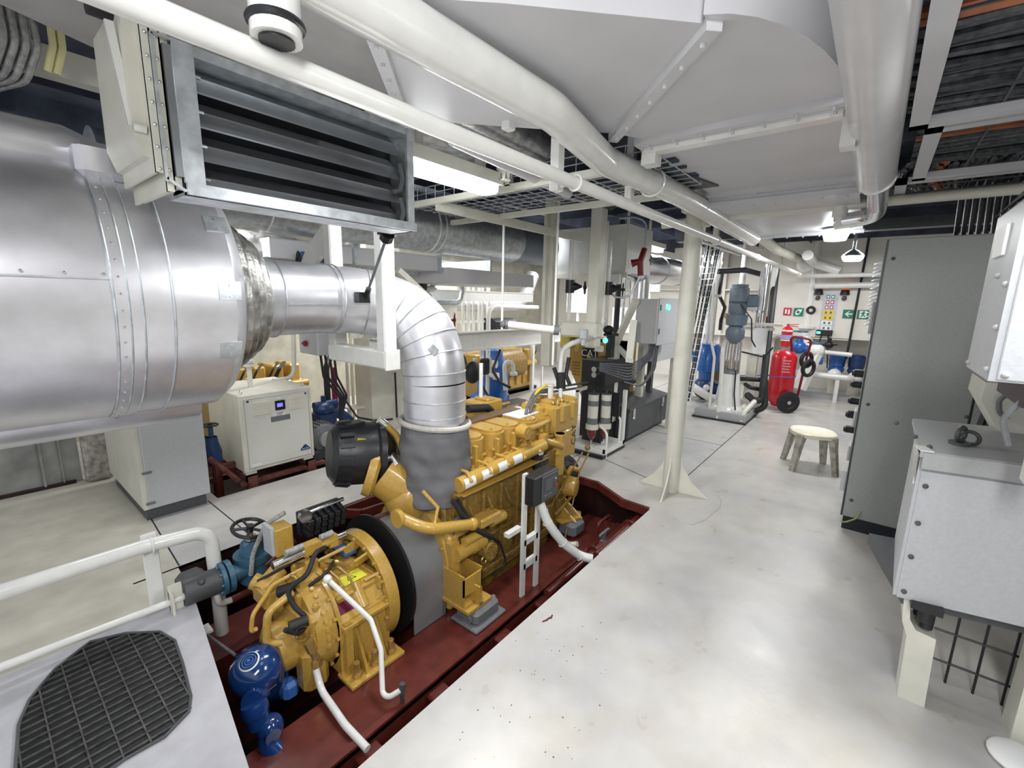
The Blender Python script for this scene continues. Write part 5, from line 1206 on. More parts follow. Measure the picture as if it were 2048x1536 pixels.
# black gate valves
for k,(px,py) in enumerate(((1140,573),(1216,577))):
    q=at(px,py,d=4.9); t=thing('gate_valve',['black gate valve with handwheel between the two square columns','black gate valve with handwheel just right of the nearer square column'][k],'valve',q)
    m=MB(); m.cyl(q+Vector((0,0,-.07)),q+Vector((0,0,.07)),.05,14); m.lathe(q,(.5,-.85,0),[(0,.05),(.06,.045),(.1,.025),(.13,.012)],12); part('valve_body',m,BLACK,t)
    m=MB(); handwheel(m,q+Vector((.10,-.13,-.01)),(.4,-.9,0),.065,.008,5); part('handwheel',m,BLACK,t)
    m=MB(); m.cyl(q+Vector((0,0,-.45)),q+Vector((0,0,-.07)),.022,10); m.cyl(q+Vector((0,0,.07)),q+Vector((0,0,.5)),.022,10); part('pipe_stub',m,WHITE,t)
# hose valve red on the right of the tank
q=at(1281,522,d=5.2); t=thing('hose_valve','dark red hose valve on a thin looped line in front of the steel duct','valve',q)
m=MB(); m.tube([q+Vector((.05,-.02,.14)),q,q+Vector((.03,0,-.16))],.035,12,bend=.05); m.lathe(q,(-.3,1,-.3),[(0,.03),(.08,.04),(.10,.05)],12); part('valve_body',m,CRED,t)
m=MB(); handwheel(m,q+Vector((.16,-.06,.02)),(.3,-.9,0),.05,.008,4); part('handwheel',m,MGREY,t)
m=MB(); m.tube([q+Vector((.05,-.02,.14)),q+Vector((.05,-.02,.45)),q+Vector((-.0,.12,.5)),q+Vector((-.1,.25,.48))],.012,8,bend=.1); m.tube([q+Vector((.03,0,-.16)),q+Vector((-.02,.1,-.42)),q+Vector((-.1,.32,-.42)),q+Vector((-.1,.34,.1))],.014,8,bend=.12); part('loop_line',m,GALV,t)
# steel duct behind pillar
t=thing('steel_duct','shiny steel round trunk with a tee behind the round pillar','duct',(6,2.6,2.2))
m=MB(); m.cyl((5.9,2.62,2.17),(8.6,2.62,2.17),.20,28); m.cyl((6.05,2.62,1.6),(6.05,2.62,2.1),.13,24); m.lathe((5.9,2.62,2.17),(-1,.1,0),[(0,.2),(.08,.16),(.3,.15)],24); part('duct_shell',m,STEEL,t)
m=MB(); m.ring((6.6,2.62,2.17),(1,0,0),.203,.006,28,6); m.ring((7.4,2.62,2.17),(1,0,0),.203,.006,28,6); part('seam_ring',m,GALV,t)
# control cabinets
t=thing('wall_cabinet','grey hinged electrical cabinet on a slanted strut left of the round pillar','cabinet',(5.3,2.3,1.05))
m=MB(); q=cbx(m,1309,598,688,1352,1268,4.75,b=.005); part('casing',m,LGREY,t); cq=q
m=MB(); m.box(q[0]-.006,q[0]+.002,q[2],q[3],q[4],q[5]); part('side_cover',m,MGREY if False else GREY,t)
m=MB(); m.box(q[0]+.03,q[1],q[2]-.012,q[2],q[4]-.02,q[5]+.01,b=.003); part('door',m,LGREY,t)
m=MB(); 
for z in (q[4]+.1,q[5]-.12): m.box(q[0]+.05,q[0]+.065,q[2]-.02,q[2]-.012,z,z+.06)
part('latch',m,DGREY,t)
m=MB(); m.box(q[0]+.2,q[0]+.26,q[2]-.014,q[2]-.012,q[5]-.1,q[5]-.05); part('label',m,WPLAIN,t)
m=MB(); lp=at(1337,615,y=q[2]-.02); m.cyl(lp,lp+Vector((0,-.012,0)),.03,16); part('pilot_lamp',m,GLOWC,t,'glowing turquoise lamp')
t=thing('cable_cabinet','lower light grey cabinet with cables beneath the hinged electrical cabinet','cabinet',(5.8,2.2,.6))
m=MB(); q=cbx(m,1313,640,724,1362,1285,5.3); part('casing',m,LGREY,t)
m=MB(); m.box(q[1]-.1,q[1]-.04,q[2]+.05,q[2]+.11,0,q[4]+.01); part('leg',m,CREAM,t)
m=MB(); m.box(q[0]+.2,q[0]+.24,q[2]-.01,q[2],q[4]+.25,q[4]+.33); m.box(q[1]-.12,q[1]-.08,q[2]-.01,q[2],q[4]+.5,q[4]+.56);  part('latch',m,BLACK,t)
m=MB(); cc=(cq[0]+cq[1])/2
for k in range(6): m.tube([(cq[0]+.05+.04*k,cq[2]+.08,cq[4]),(cq[0]+.05+.04*k,cq[2]+.08,cq[4]-.12),(cq[0]-.1,cq[2]+.2,cq[4]-.24-.035*k),(cq[0]-.35,cq[2]+.45,cq[4]-.22-.015*k)],.0075,8,bend=.12)
for k in range(3): m.tube([(cq[0]+.15+.05*k,cq[2]+.05,cq[4]),(cq[0]+.1+.05*k,cq[2]+.05,cq[4]-.3),(cq[0]-.02,cq[2]+.1,cq[4]-.48),(cq[0]-.15,cq[2]+.25,cq[4]-.42)],.009,8,bend=.1)
o=m.build('cable_bundle',CABLE); tag(o,'grey cables drooping from the hinged cabinet to the engine area','cables'); o['kind']='stuff'
# slanted strut + post
t=thing('cabinet_stand','cream steel post with a slanted strut carrying the hinged cabinet','stand',(4.75,2.3,0))
c=at(1222,800,d=5.45); zt=at(1228,690,x=c.x).z
m=MB(); m.box(c.x-.055,c.x+.055,c.y-.055,c.y+.055,.25,zt,b=.01); part('post',m,CREAM,t); pst=c
m=MB(); m.bar((c.x,c.y,zt-.02),at(1272,600,d=4.75),.07,.05); m.bar(at(1258,725,d=4.75),at(1268,640,d=4.75),.07,.03); part('strut',m,CREAM,t)
m=MB(); m.bar((c.x,c.y-.05,zt-.02),at(1262,722,d=4.7),.05,.04); part('arm',m,WHITE,t)
m=MB(); m.ring((c.x,c.y,zt-.35),(0,.3,1),.11,.006,20,6,a0=0,a1=5); part('cable_loop',m,CABLE,t)
# black trunk box and black cabinet
t=thing('storage_chest','long black steel storage chest with latches on the deck left of the pillar','trunk',(5.5,2.5,0))
m=MB(); m.box(4.97,6.25,2.165,2.65,.05,.40,b=.01); part('body',m,DGREY,t)
m=MB(); m.prism([(2.15,.40),(2.66,.40),(2.66,.46),(2.55,.50),(2.15,.43)],'x',4.95,6.27); part('lid',m,DGREY,t)
m=MB(); 
for x in (5.05,6.0): m.box(x,x+.06,2.145,2.165,.30,.42); m.cyl((x+.03,2.14,.30),(x+.03,2.15,.30),.02,10)
part('latch',m,STEEL,t)
m=MB(); m.box(5.0,6.2,2.2,2.62,0,.05); part('base',m,BLACK,t)
t=thing('black_cabinet','black box cabinet with two round pipe sockets in front of the yellow generator','cabinet',(5.2,2.8,.5))
m=MB(); q=cbx(m,1209,724,772,1262,1162,5.1); part('casing',m,BLACK,t)
m=MB(); 
for yy in (738,749): p=at(1192,yy,x=q[0]); m.cyl(p,p+Vector((-.05,0,0)),.032,14)
part('socket',m,STEEL,t)
m=MB(); m.box(q[0]+.02,q[1],q[2]+.02,q[3],.0,q[4]); part('support_frame',m,mat('very_dark_frame',(.02,.02,.022),.6),t)
m=MB(); m.bar(at(1170,765,x=q[0]-.05),at(1172,900,x=q[0]-.4),.04,.02); 
m=MB(); p=at(1155,780,d=4.9); m.box(p.x-.02,p.x+.02,p.y-.01,p.y+.01,.3,p.z); m.box(p.x-.02,p.x+.2,p.y-.01,p.y+.01,p.z-.02,p.z+.02); part('white_bracket',m,WHITE,t)
m=MB(); a=at(1268,760,d=5.3); b=at(1330,740,d=5.6); m.bar((5.3,2.5,.62),(6.1,2.45,.66),.10,.05); m.bar((6.0,2.35,.40),(6.0,2.35,.9),.07,.07); m.box(5.25,5.9,2.7,2.9,.5,1.0); single('equipment_cradle',m,DGREY,'dark grey slanted cradle behind the black storage chest','frame')
m=MB(); m.box(5.6,5.68,2.3,2.38,.40,1.2); single('short_post',m,CREAM,'short cream post rising behind the black storage chest','post')
# yellow generator enclosure with CAT logo
G2=thing('generator_enclosure','yellow generator housing with black and white maker badge behind the black cabinet','generator',(5.9,3.3,.5))
m=MB(); q=cbx(m,1222,686,752,1250,1138,5.6); 
m.prism([(q[2],q[4]-.35),(q[2],q[5]),(q[3]-.0,q[5]),(q[3],q[4]+.05),(q[3]-.22,q[4]-.35)],'x',q[0]-.004,q[1]+.3); part('housing',m,YEL,G2)
m=MB()
for k in range(5): m.box(q[0]-.012,q[0]-.004,q[3]-.16,q[3]-.05,q[4]-.05+.04*k,q[4]-.03+.04*k)
for k in range(5): m.box(q[0]-.012,q[0]-.004,q[3]-.32,q[3]-.22,q[4]-.25+.04*k,q[4]-.23+.04*k)
part('vent_louvre',m,YDK,G2)
p=at(1180,707,x=q[0]-.006)
m=MB(); m.box(q[0]-.016,q[0]-.004,p.y-.11,p.y+.11,p.z-.07,p.z+.07,b=.004); part('badge',m,MARK,G2,'black badge')
lettering('CAT',.125,(q[0]-.018,p.y,p.z),(0,-1,0),(0,0,1),WPLAIN,G2,depth=.004)
m=MB(); m.prism([(p.z-.05,0)]*0 or [(p.y-.03,p.z-.055),(p.y+.04,p.z-.055),(p.y+.005,p.z-.015)],'x',q[0]-.022,q[0]-.0195); part('badge_triangle',m,YSGN,G2)
m=MB(); a=at(1150,680,d=5.2); m.lathe(a,(.6,-.8,0),[(0,0),(0,.13),(.04,.13),(.04,.05),(.1,.05),(.1,0)],24); m.box(a.x-.1,a.x+.1,a.y+.02,a.y+.15,a.z-.1,a.z+.14,b=.02); part('filter_flange',m,mat('pale_yellow_paint',(.60,.50,.10),.4),G2)
m=MB(); m.box(q[0]-.9,q[0]-.1,q[3]+.35,q[3]+.8,.03,.30); part('engine_underbody',m,BLACK,G2)
m=MB(); p=at(1220,690,d=5.0); m.box(p.x-.04,p.x+.06,p.y-.03,p.y+.03,p.z-.14,p.z+.10,b=.005); o_=part('alarm_box',m,BLACK,G2)
m=MB(); p2=at(1211,681,x=p.x-.045); m.cyl(p2,p2+Vector((-.012,0,0)),.03,14); sub('status_lamp',m,GLOWC,o_)
m=MB(); p2=at(1205,698,x=p.x-.12); m.cyl(p2,p2+Vector((0,.08,0)),.035,14); part('white_plug',m,WPLAIN,G2)
m=MB(); m.sphere(p+Vector((-.02,.02,.17)),.06,12,8,(1,1,.8)); m.box(p.x-.07,p.x+.09,p.y-.06,p.y+.06,p.z+.10,p.z+.13,b=.01); part('horn',m,RUBB,G2)
# curved white pipe in front of generator
t=thing('swan_neck_pipe','white swan-neck pipe rising from the yellow engine tank toward the grey junction box','pipe',(4.2,2.5,1))
a=[at(1121,745,d=4.3),at(1124,700,d=4.3),at(1140,688,d=4.3),at(1165,680,d=4.5),at(1198,668,d=4.7),at(1206,640,d=4.7)]
m=MB(); m.tube(a,.026,14,bend=.12); part('pipe_run',m,WHITE,t)
m=MB(); q=at(1168,675,d=4.4); m.box(q.x-.04,q.x+.04,q.y-.035,q.y+.035,q.z-.02,q.z+.08,b=.015); m.box(q.x-.025,q.x+.02,q.y-.02,q.y+.02,q.z-.08,q.z,b=.005); part('junction_box',m,LGREY,t)
m=MB(); m.tube([at(1121,745,d=4.3),at(1122,778,d=4.3)],.045,14); m.tube([at(1108,735,d=4.3),at(1118,765,d=4.3),at(1128,775,d=4.3)],.02,8); m.tube([at(1138,715,d=4.3),at(1132,750,d=4.3),at(1140,770,d=4.3)],.02,8); part('rubber_boot',m,RUBB,t)
m=MB(); m.tube([at(1121,780,d=4.2),at(1120,808,d=4.0)],.02,12); part('lower_length',m,WHITE,t)
# strainer skid
t=thing('fuel_filter_skid','twin glass-bowl fuel separators on a white drip tray beside the engine','filter',(4.5,2.3,0))
m=MB(); 
m.box(4.28,4.78,2.12,2.60,.04,.055); m.box(4.28,4.30,2.12,2.60,.055,.10); m.box(4.76,4.78,2.12,2.6,.055,.1); m.box(4.28,4.78,2.12,2.14,.055,.10); m.box(4.28,4.78,2.58,2.60,.055,.10); part('drip_tray',m,WHITE,t)
m=MB(); m.box(4.24,4.8,2.12,2.62,.0,.04); part('tray_base',m,BLACK,t)
m=MB(); m.box(4.74,4.78,2.12,2.16,.05,.70); m.box(4.74,4.78,2.56,2.6,.05,.75); m.tube([(4.68,2.14,.06),(4.68,2.14,.38),(4.70,2.25,.42)],.014,10,bend=.05); m.tube([(4.34,2.13,.0),(4.34,2.13,.28),(4.4,2.25,.33)],.014,10,bend=.06); part('stand_frame',m,WHITE,t)
m=MB(); m.box(4.62,4.64,2.14,2.45,.40,.68); part('black_panel',m,BLACK,t)
for k,(px,dy) in enumerate(((1187,0),(1213,0))):
    c=at(px,800,y=2.34 if k==0 else 2.28); x,y=c.x,c.y; z1=at(px,788,x=x).z
    m=MB(); m.cyl((x,y,z1-.36),(x,y,z1),.058,22); fb=part('filter_can',m,CREAM,t)
    m=MB(); m.cyl((x,y,z1-.13),(x,y,z1-.07),.060,22); m.cyl((x,y,z1-.34),(x,y,z1-.27),.060,22); sub('steel_band',m,MGREY,fb)
    m=MB(); m.cyl((x,y,z1),(x,y,z1+.012),.063,22); m.cyl((x,y,z1),(x,y,z1+.04),.012,8); sub('can_lid',m,DGREY,fb)
    m=MB(); m.cyl((x,y,z1-.40),(x,y,z1-.35),.072,22); sub('clamp_collar',m,CREAM,fb)
    m=MB(); m.lathe((x,y,z1-.53),(0,0,1),[(0,.015),(.02,.03),(.06,.05),(.13,.055)],20); sub('glass_bowl',m,GLASS,fb)
    m=MB(); m.cyl((x,y,z1-.62),(x,y,z1-.52),.014,8); m.box(x-.03,x+.03,y-.02,y+.02,.10,z1-.6); sub('drain_cock',m,STEEL,fb)
# engines far
def far_engine(x0,x1,y,z0,z1,label,seed):
    random.seed(seed)
    t=thing('diesel_engine',label,'engine',((x0+x1)/2,y,0))
    m=MB(); m.box(x0,x1,y-.25,y+.35,z0,z1-.22,b=.03)
    L=x1-x0; n=int(L/.2)
    for i in range(n):
        x=x0+L*(i+.5)/n; m.box(x-.07,x+.07,y-.23,y+.2,z1-.25,z1-.02,b=.02); m.box(x-.02,x+.02,y-.29,y-.2,z0+.1,z1-.25,b=.01); m.cyl((x+.05,y-.3,z0+.3),(x+.05,y-.2,z0+.3),.05,12)
    m.tube([(x0,y-.32,z1-.28),(x1,y-.32,z1-.26)],.05,14); part('engine_block',m,YEL,t)
    m=MB()
    for i in range(6):
        x=x0+L*random.random(); m.tube([(x,y-.3,z1-.2),(x+.06,y-.34,z1-.05),(x+.16,y-.26,z1+.02)],.012,8,bend=.04)
    m.box(x0,x1,y-.3,y+.3,z0-.1,z0+.02); part('hoses_and_sump',m,RUBB,t)
    return t
far_engine(1.7,2.75,5.9,.0,.86,'distant yellow engine seen above the white machine cabinet under the silencer pipe',3)
t=far_engine(5.3,6.9,5.3,.05,.80,'distant yellow generator engine below the long white girder',8)
m=MB(); m.cyl((5.6,5.1,.55),(6.5,5.1,.55),.25,24); part('alternator',m,YDK,t)
m=MB(); m.box(5.3,7.0,5.0,5.6,.0,.06); part('base_frame',m,BLACK,t)
# blue/white pump group left of that engine
t=thing('separator_unit','blue oil separator with white flanges behind the yellow engine','separator',(4.6,4.2,0))
q=at(985,735,y=4.4)
m=MB(); m.lathe((q.x,4.4,0),(0,0,1),[(0.1,.2),(.3,.24),(.6,.24),(.75,.18),(.95,.14),(1.0,.0)],24); m.box(q.x-.3,q.x+.2,4.2,4.6,.05,.3,b=.03); part('bowl',m,BLUE,t)
m=MB(); 
for (px,py) in ((958,745),(988,752),(972,722),(985,728)): p=at(px,py,y=4.1); m.cyl(p,p+Vector((.02,-.06,0)),.055,16); m.tube([p,p+Vector((.02,.1,0)),p+Vector((.02,.1,.18))],.03,10,bend=.05)
m.tube([at(1010,780,y=4.1),at(1008,722,y=4.1),at(1025,725,y=4.1),at(1027,750,y=4.1)],.03,12,bend=.08); m.cyl(at(1027,750,y=4.1),at(1027,745,y=4.1),.06,14)
part('white_pipework',m,WHITE,t)
m=MB(); p=at(945,745,y=3.9); m.sphere(p,.12,14,10,(1,.7,1.2)); p=at(975,735,y=4.0); m.box(p.x-.06,p.x+.06,p.y,p.y+.1,p.z-.1,p.z+.12,b=.02); m.tube([at(955,755,y=3.9),at(975,790,y=3.7),at(990,800,y=3.5)],.015,8); m.tube([at(1000,700,y=4.0),at(985,740,y=3.9),at(1000,765,y=3.8),at(1020,775,y=3.6)],.018,8,bend=.1); part('black_motor',m,RUBB,t)
m=MB(); p=at(928,735,y=4.3); handwheel(m,p,(.5,-.8,.1),.16,.012,5); part('handwheel',m,DGREY,t)
# dark machinery behind tall handrail
m=MB(); c=at(1040,680,y=5.2); m.prism([(5.2,1.15),(5.2,1.30),(5.3,1.36),(5.5,1.36),(5.5,1.15)],'x',c.x-.7,c.x-.1); single('dark_hood',m,BLACK,'dark blue-black hood of a machine visible above the long girder','hood')
# behind dryer: motor pump, magenta pipe, cream column, control box
t=thing('motor_pump','round grey motor with bolted end cover right of the air dryer cabinet','motor',(2.5,4.75,0))
q=at(655,878,y=4.55)
m=MB(); m.lathe(q+Vector((0,.25,0)),(0,-1,0),[(0,.0),(0,.15),(.18,.16),(.22,.15),(.24,.10),(.25,.10),(.26,.0)],32)
for k in range(24):
    a=2*PI*k/24; e=Vector((math.cos(a),0,math.sin(a))); m.bar(q+e*.165+Vector((0,.22,0)),q+e*.165+Vector((0,.06,0)),.008,.025,up=e)
m.bolts(q+Vector((0,-.01,0)),(0,-1,0),.06,6,.009,.008); part('motor_housing',m,MGREY,t)
m=MB(); m.cyl(q+Vector((0,.0,0)),q+Vector((0,-.02,0)),.088,24); part('end_cover',m,GREY,t)
m=MB(); m.box(q.x-.2,q.x+.2,4.5,4.9,-.05,.03); m.box(q.x-.12,q.x+.12,4.6,4.8,.0,q.z-.1); part('base',m,DGREY,t)
t=thing('small_blue_pump','dark blue pump body above the round grey motor','pump',(2.6,5.0,.4))
q=at(648,818,y=4.95); m=MB(); m.sphere(q,.10,16,10,(1.3,1,.9)); m.cyl(q+Vector((-.12,0,.05)),q+Vector((.16,0,.05)),.05,16); m.tube([q,q+Vector((.2,-.05,-.1)),q+Vector((.3,-.05,-.2))],.06,12,bend=.08); m.cyl(q+Vector((0,0,.05)),q+Vector((0,0,.16)),.03,10); m.box(q.x-.1,q.x+.1,4.85,5.1,0,q.z-.05); part('pump_body',m,NAVY,t)
m=MB(); a=at(664,735,y=5.1); b=at(672,830,y=5.1); m.cyl((b.x,5.1,b.z),(b.x,5.1,a.z),.035,14); single('magenta_pipe',m,PINK,'vertical magenta painted pipe behind the grey motor','pipe')
m=MB(); a=at(652,735,y=5.0); b=at(652,800,y=5.0); m.tube([(a.x,5.0,b.z),(a.x,5.0,a.z),(a.x+.2,5.2,a.z+.15)],.035,12,bend=.1); single('black_pipe',m,RUBB,'vertical black hose left of the magenta pipe','hose')
for k,px in enumerate((692,702,722)):
    a=at(px,700,y=5.2); m=MB(); m.cyl((a.x,5.2,.0),(a.x,5.2,a.z+.4),.02 if k<2 else .028,10); single('grey_pipe',m,CREAM,['thin cream vertical pipe right of the magenta pipe, left of a close pair','thin cream vertical pipe right of the magenta pipe, right of a close pair','slightly thicker cream vertical pipe just left of the cream column'][k],'pipe')
m=MB(); a=at(742,760,y=4.75); b=at(790,760,y=4.75); m.box(a.x,b.x+.12,4.75,5.1,0,2.3); single('cream_column',m,CREAM,'broad cream steel column behind the exhaust pipe and below the white frame','column')
m=MB(); p=at(742,820,y=4.73); m.tube([at(690,800,y=4.73),at(715,835,y=4.73),at(755,842,y=4.73),at(785,838,y=4.73)],.012,8,bend=.1); m.tube([at(790,745,y=4.7),at(794,835,y=4.7)],.012,8); single('black_cable',m,RUBB,'black cable looping across the foot of the cream column','cable')
m=MB(); p=at(700,817,y=5.0); m.box(p.x-.05,p.x+.28,4.9,5.1,p.z,p.z+.02); m.bar((p.x-.02,4.95,p.z),(p.x-.02,4.95,p.z-.35),.02,.02); single('wall_shelf',m,CREAM,'small cream shelf bracket beside the cream column','shelf')
t=thing('control_box','pale grey control box with red rotary switch behind the exhaust pipe','control box',(2.4,4.3,1.1))
m=MB(); q=cbx(m,636,655,712,668,600,4.6,b=.01); part('casing',m,LGREY,t)
m=MB(); p=at(612,687,x=q[0]-.01); m.cyl(p,p+Vector((-.02,0,0)),.03,14); m.box(p.x-.03,p.x-.01,p.y-.035,p.y+.035,p.z-.012,p.z+.012); part('rotary_switch',m,CRED,t)
m=MB()
for k in range(4): m.tube([(q[0]+.08+.05*k,q[2]+.1,q[4]),(q[0]+.1+.05*k,q[2]+.1,q[4]-.25),(q[0]+.3+.03*k,q[2]+.15,q[4]-.5),(q[0]+.32,q[2]+.2,q[4]-.8)],.013,8,bend=.1)
part('cable_tail',m,RUBB,t)
# stuff above exhaust pipe: foil wrapped pipe, blue valve etc.
t=thing('foil_wrapped_pipe','crumpled foil-wrapped pipe behind the silencer outlet','pipe',(1.8,4.2,1.95))
m=MB(); a=at(500,500,y=4.0); b=at(600,505,y=4.0); m.tube([(a.x-.3,4.0,a.z),(a.x+.35,4.0,a.z-.02),(b.x+.0,4.0,a.z-.12)],.16,20,bend=.2); part('wrapping',m,FOIL,t)
t=thing('quick_valve','small dark blue valve with black handwheel above the exhaust pipe','valve',(1.9,3.5,1.9))
q=at(628,515,y=3.6)
m=MB(); m.sphere(q,.06,12,8); m.cyl(q+Vector((-.1,0,0)),q+Vector((.1,0,0)),.04,14); m.cyl(q,q+Vector((0,0,-.2)),.03,12); part('valve_body',m,NAVY,t)
m=MB(); p=at(597,520,y=3.5); handwheel(m,p,(1,-.3,0),.06,.009,4); m.cyl(p,q,.012,8); part('handwheel',m,BLACK,t)
for k,(px,r) in enumerate(((700,.05),(712,.035))):
    a=at(px,500,y=3.9); m=MB(); m.tube([(a.x,3.9,1.3),(a.x,3.9,a.z),(a.x+.05,3.9,a.z+.35)],r,12,bend=.1); single('cream_riser',m,CREAM,['thick cream vertical pipe just right of the far frame post','thinner cream vertical pipe right of the thick one behind the tie rod'][k],'pipe')
# ---- ceiling fillers left: foil duct, beams, fluorescent, smoke detector
t=thing('foil_duct','foil-insulated flat duct under the ceiling above the bright fluorescent lamp','duct',(1.9,2,2.6))
m=MB(); m.box(1.38,2.35,1.75,2.9,2.58,2.9); m.tube([(1.5,1.7,2.62),(2.4,1.72,2.62)],.09,14); part('insulation',m,mat('silver_foil_sheet',(.55,.55,.56),.3,.85,bump=1,scale=14,var=.25),t)
m=MB(); m.tube([(1.55,1.62,2.42),(2.75,1.75,2.42)],.035,14); single('grey_conduit',m,DUCT,'pale grey pipe running above the thin white overhead pipe beside the foil duct','pipe')
def fluorescent(x0,x1,y,z,label,axis='x'):
    t=thing('fluorescent_lamp',label,'lamp',((x0+x1)/2,y,z))
    m=MB(); m.box(x0,x1,y-.07,y+.09,z+.03,z+.07,b=.01); m.box(x0,x1,y-.085,y-.07,z+.0,z+.065); part('housing',m,CREAM,t)
    m=MB(); m.box(x0+.02,x1-.03,y-.065,y+.065,z-.05,z+.03,b=.02); part('diffuser',m,TUBE,t)
    m=MB(); m.box((x0+x1)/2-.02,(x0+x1)/2+.02,y,y+.02,z+.07,3.0); part('suspension',m,CREAM,t)
    m=MB(); m.box(x1-.03,x1+.0,y-.06,y+.06,z-.05,z+.03,b=.01); part('end_cap',m,GALV,t)
    return t
a=at(822,345,z=2.33); b=at(990,372,z=2.33); print('fluor',a,b)
fluorescent(1.05,2.18,1.93,2.37,'bright fluorescent lamp hanging beside the louvre box')
m=MB(); m.box(2.05,2.08,1.9,1.96,2.44,2.98); single('lamp_hanger',m,CREAM,'cream hanger strap above the fluorescent lamp beside the louvre','bracket')
fluorescent(5.9,6.7,2.62,2.47,'fluorescent lamp just left of the round pillar head')
fluorescent(9.0,9.9,2.62,2.52,'far fluorescent lamp between the pillar and the black hose')
q=at(1011,340,z=2.45)
t=thing('smoke_detector','round beige ceiling detector with a ribbed bell below the foil duct','detector',q)
m=MB(); m.lathe(q,(0,0,1),[(-.06,0),(-.06,.03),(-.045,.038),(-.01,.042),(0,.055),(.03,.055),(.035,.02),(.5,.02)],24); part('bell',m,CREAM,t)
m=MB(); 
for k in range(8): a=2*PI*k/8; m.box(q.x+.036*math.cos(a)-.004,q.x+.036*math.cos(a)+.004,q.y+.036*math.sin(a)-.004,q.y+.036*math.sin(a)+.004,q.z-.055,q.z-.02)
part('slot',m,MGREY,t)
# wire mesh tray across
t=thing('wire_mesh_tray','steel wire mesh cable tray crossing under the ceiling beyond the fluorescent lamp','cable tray',(2.7,1.8,2.4))
m=MB(); X0,X1,Y0,Y1,Z=2.35,3.0,.95,3.1,2.42
y=Y0
while y<=Y1: m.tube([(X0,y,Z+.09),(X0,y,Z),(X1,y,Z),(X1,y,Z+.09)],.0035,5); y+=.10
for x in [X0+(X1-X0)*k/7 for k in range(8)]: m.tube([(x,Y0,Z),(x,Y1,Z)],.0035,5)
for z in (.045,.09):
    for x in (X0,X1): m.tube([(x,Y0,Z+z),(x,Y1,Z+z)],.0035,5)
part('wire_basket',m,GALV,t)
random.seed(4); m=MB()
for k in range(16): x=X0+.06+random.random()*(X1-X0-.12); m.tube([(x,Y0-.02,Z+.02+random.random()*.05),(x+.02,2.0,Z+.02+random.random()*.05),(x,Y1,Z+.03)],.012,7)
o=m.build('cable_bundle',mat('blue_black_cable',(.05,.06,.10),.5,var=.3)); tag(o,'dark cables lying in the wire mesh tray beyond the fluorescent lamp','cables'); o['kind']='stuff'
m=MB(); m.box(2.3,2.34,1.2,3.2,2.37,2.41); m.box(2.3,2.34,1.9,1.94,2.4,2.98); m.box(3.02,3.06,1.2,3.2,2.37,2.41); m.bar((2.32,2.6,2.36),(4.4,2.6,2.36),.03,.07);  single('tray_support',m,CREAM,'cream angle bars carrying the wire mesh tray','bracket')
# cable tray near pillar (dark cables seen between pipe and duct)
m=MB(); random.seed(12)
for k in range(14): m.tube([(2.5+.03*k,1.25,2.50),(2.9+.05*k,1.6,2.55),(3.6+.05*k,2.2,2.6)],.012,7)
o=m.build('cable_bundle',BLACK); tag(o,'black cables fanning out between the duct and the fat overhead pipe','cables'); o['kind']='stuff'
# big ceiling girder pieces beyond duct + white hangers
for k,(px,py0,py1,d) in enumerate(((1430,400,490,6.0),(1522,460,500,7.0),(1560,470,530,8.0),(1585,470,540,8.5),(1608,480,550,9.2))):
    c=at(px,py1,d=d); m=MB(); m.box(c.x-.04,c.x+.04,c.y-.03,c.y+.03,c.z,2.98); single('pipe_hanger',m,CREAM,['flat cream hanger right of the round pillar, nearest one along the thin pipe','cream hanger over the black hose on the thin overhead pipe','cream hanger just right of the black riser hose top','fourth cream hanger along the far end of the thin overhead pipe','last cream hanger at the far end of the thin overhead pipe'][k],'bracket')
m=MB(); m.tube([(5.0,1.3,2.62),(8.2,1.35,2.55),(9.3,1.2,2.5)],.07,16); single('cream_overhead_pipe',m,CREAM,'cream pipe under the ceiling running beyond the duct end','pipe')
m=MB(); m.tube([(8.8,1.0,2.5),(9.75,1.0,2.45),(9.75,.6,2.3)],.08,16,bend=.2); m.sphere((9.75,1.12,2.42),.14,16,10); m.tube([(9.75,1.1,2.22),(9.75,-.4,2.24)],.04,12); single('far_overhead_pipe',m,WHITE,'white bent pipe with a round end near the far bulkhead ceiling','pipe')
m=MB(); m.tube([(9.9,.95,2.05),(9.9,-.0,2.07)],.05,12); m.cyl((9.9,.0,2.05),(9.95,-.08,2.0),.09,14); single('far_cross_pipe',m,WHITE,'second white cross pipe below the far overhead pipe','pipe')
m=MB(); m.box(5.3,5.5,-2.6,1.3,2.62,2.72); single('ceiling_beam',m,DGREY,'dark steel ceiling beam directly at the duct end','beam'); m=MB(); m.box(7.0,7.15,-2.6,2.5,2.60,2.72); single('ceiling_beam',m,DGREY,'second dark steel ceiling beam, farther beyond the duct end','beam')
# floodlights
for k,(px,py,z,r,s) in enumerate(((1672,467,2.33,.10,1),(1705,517,2.35,.12,.6))):
    q=at(px,py,z=z); t=thing('floodlight',['near glowing work lamp under the duct end','farther glowing work lamp with wide shade right of the first'][k],'lamp',q)
    m=MB(); m.lathe(q,(0,0,1),[(-.07*s,0),(-.06*s,r*.8),(0,r),(.03,r*1.05)],24); part('lens',m,TUBE,t)
    m=MB(); m.lathe(q,(0,0,1),[(.03,r*1.08),(.05,r),(.10,r*.5),(.12,.02),(.65,.015)],24); part('shade',m,GALV,t)
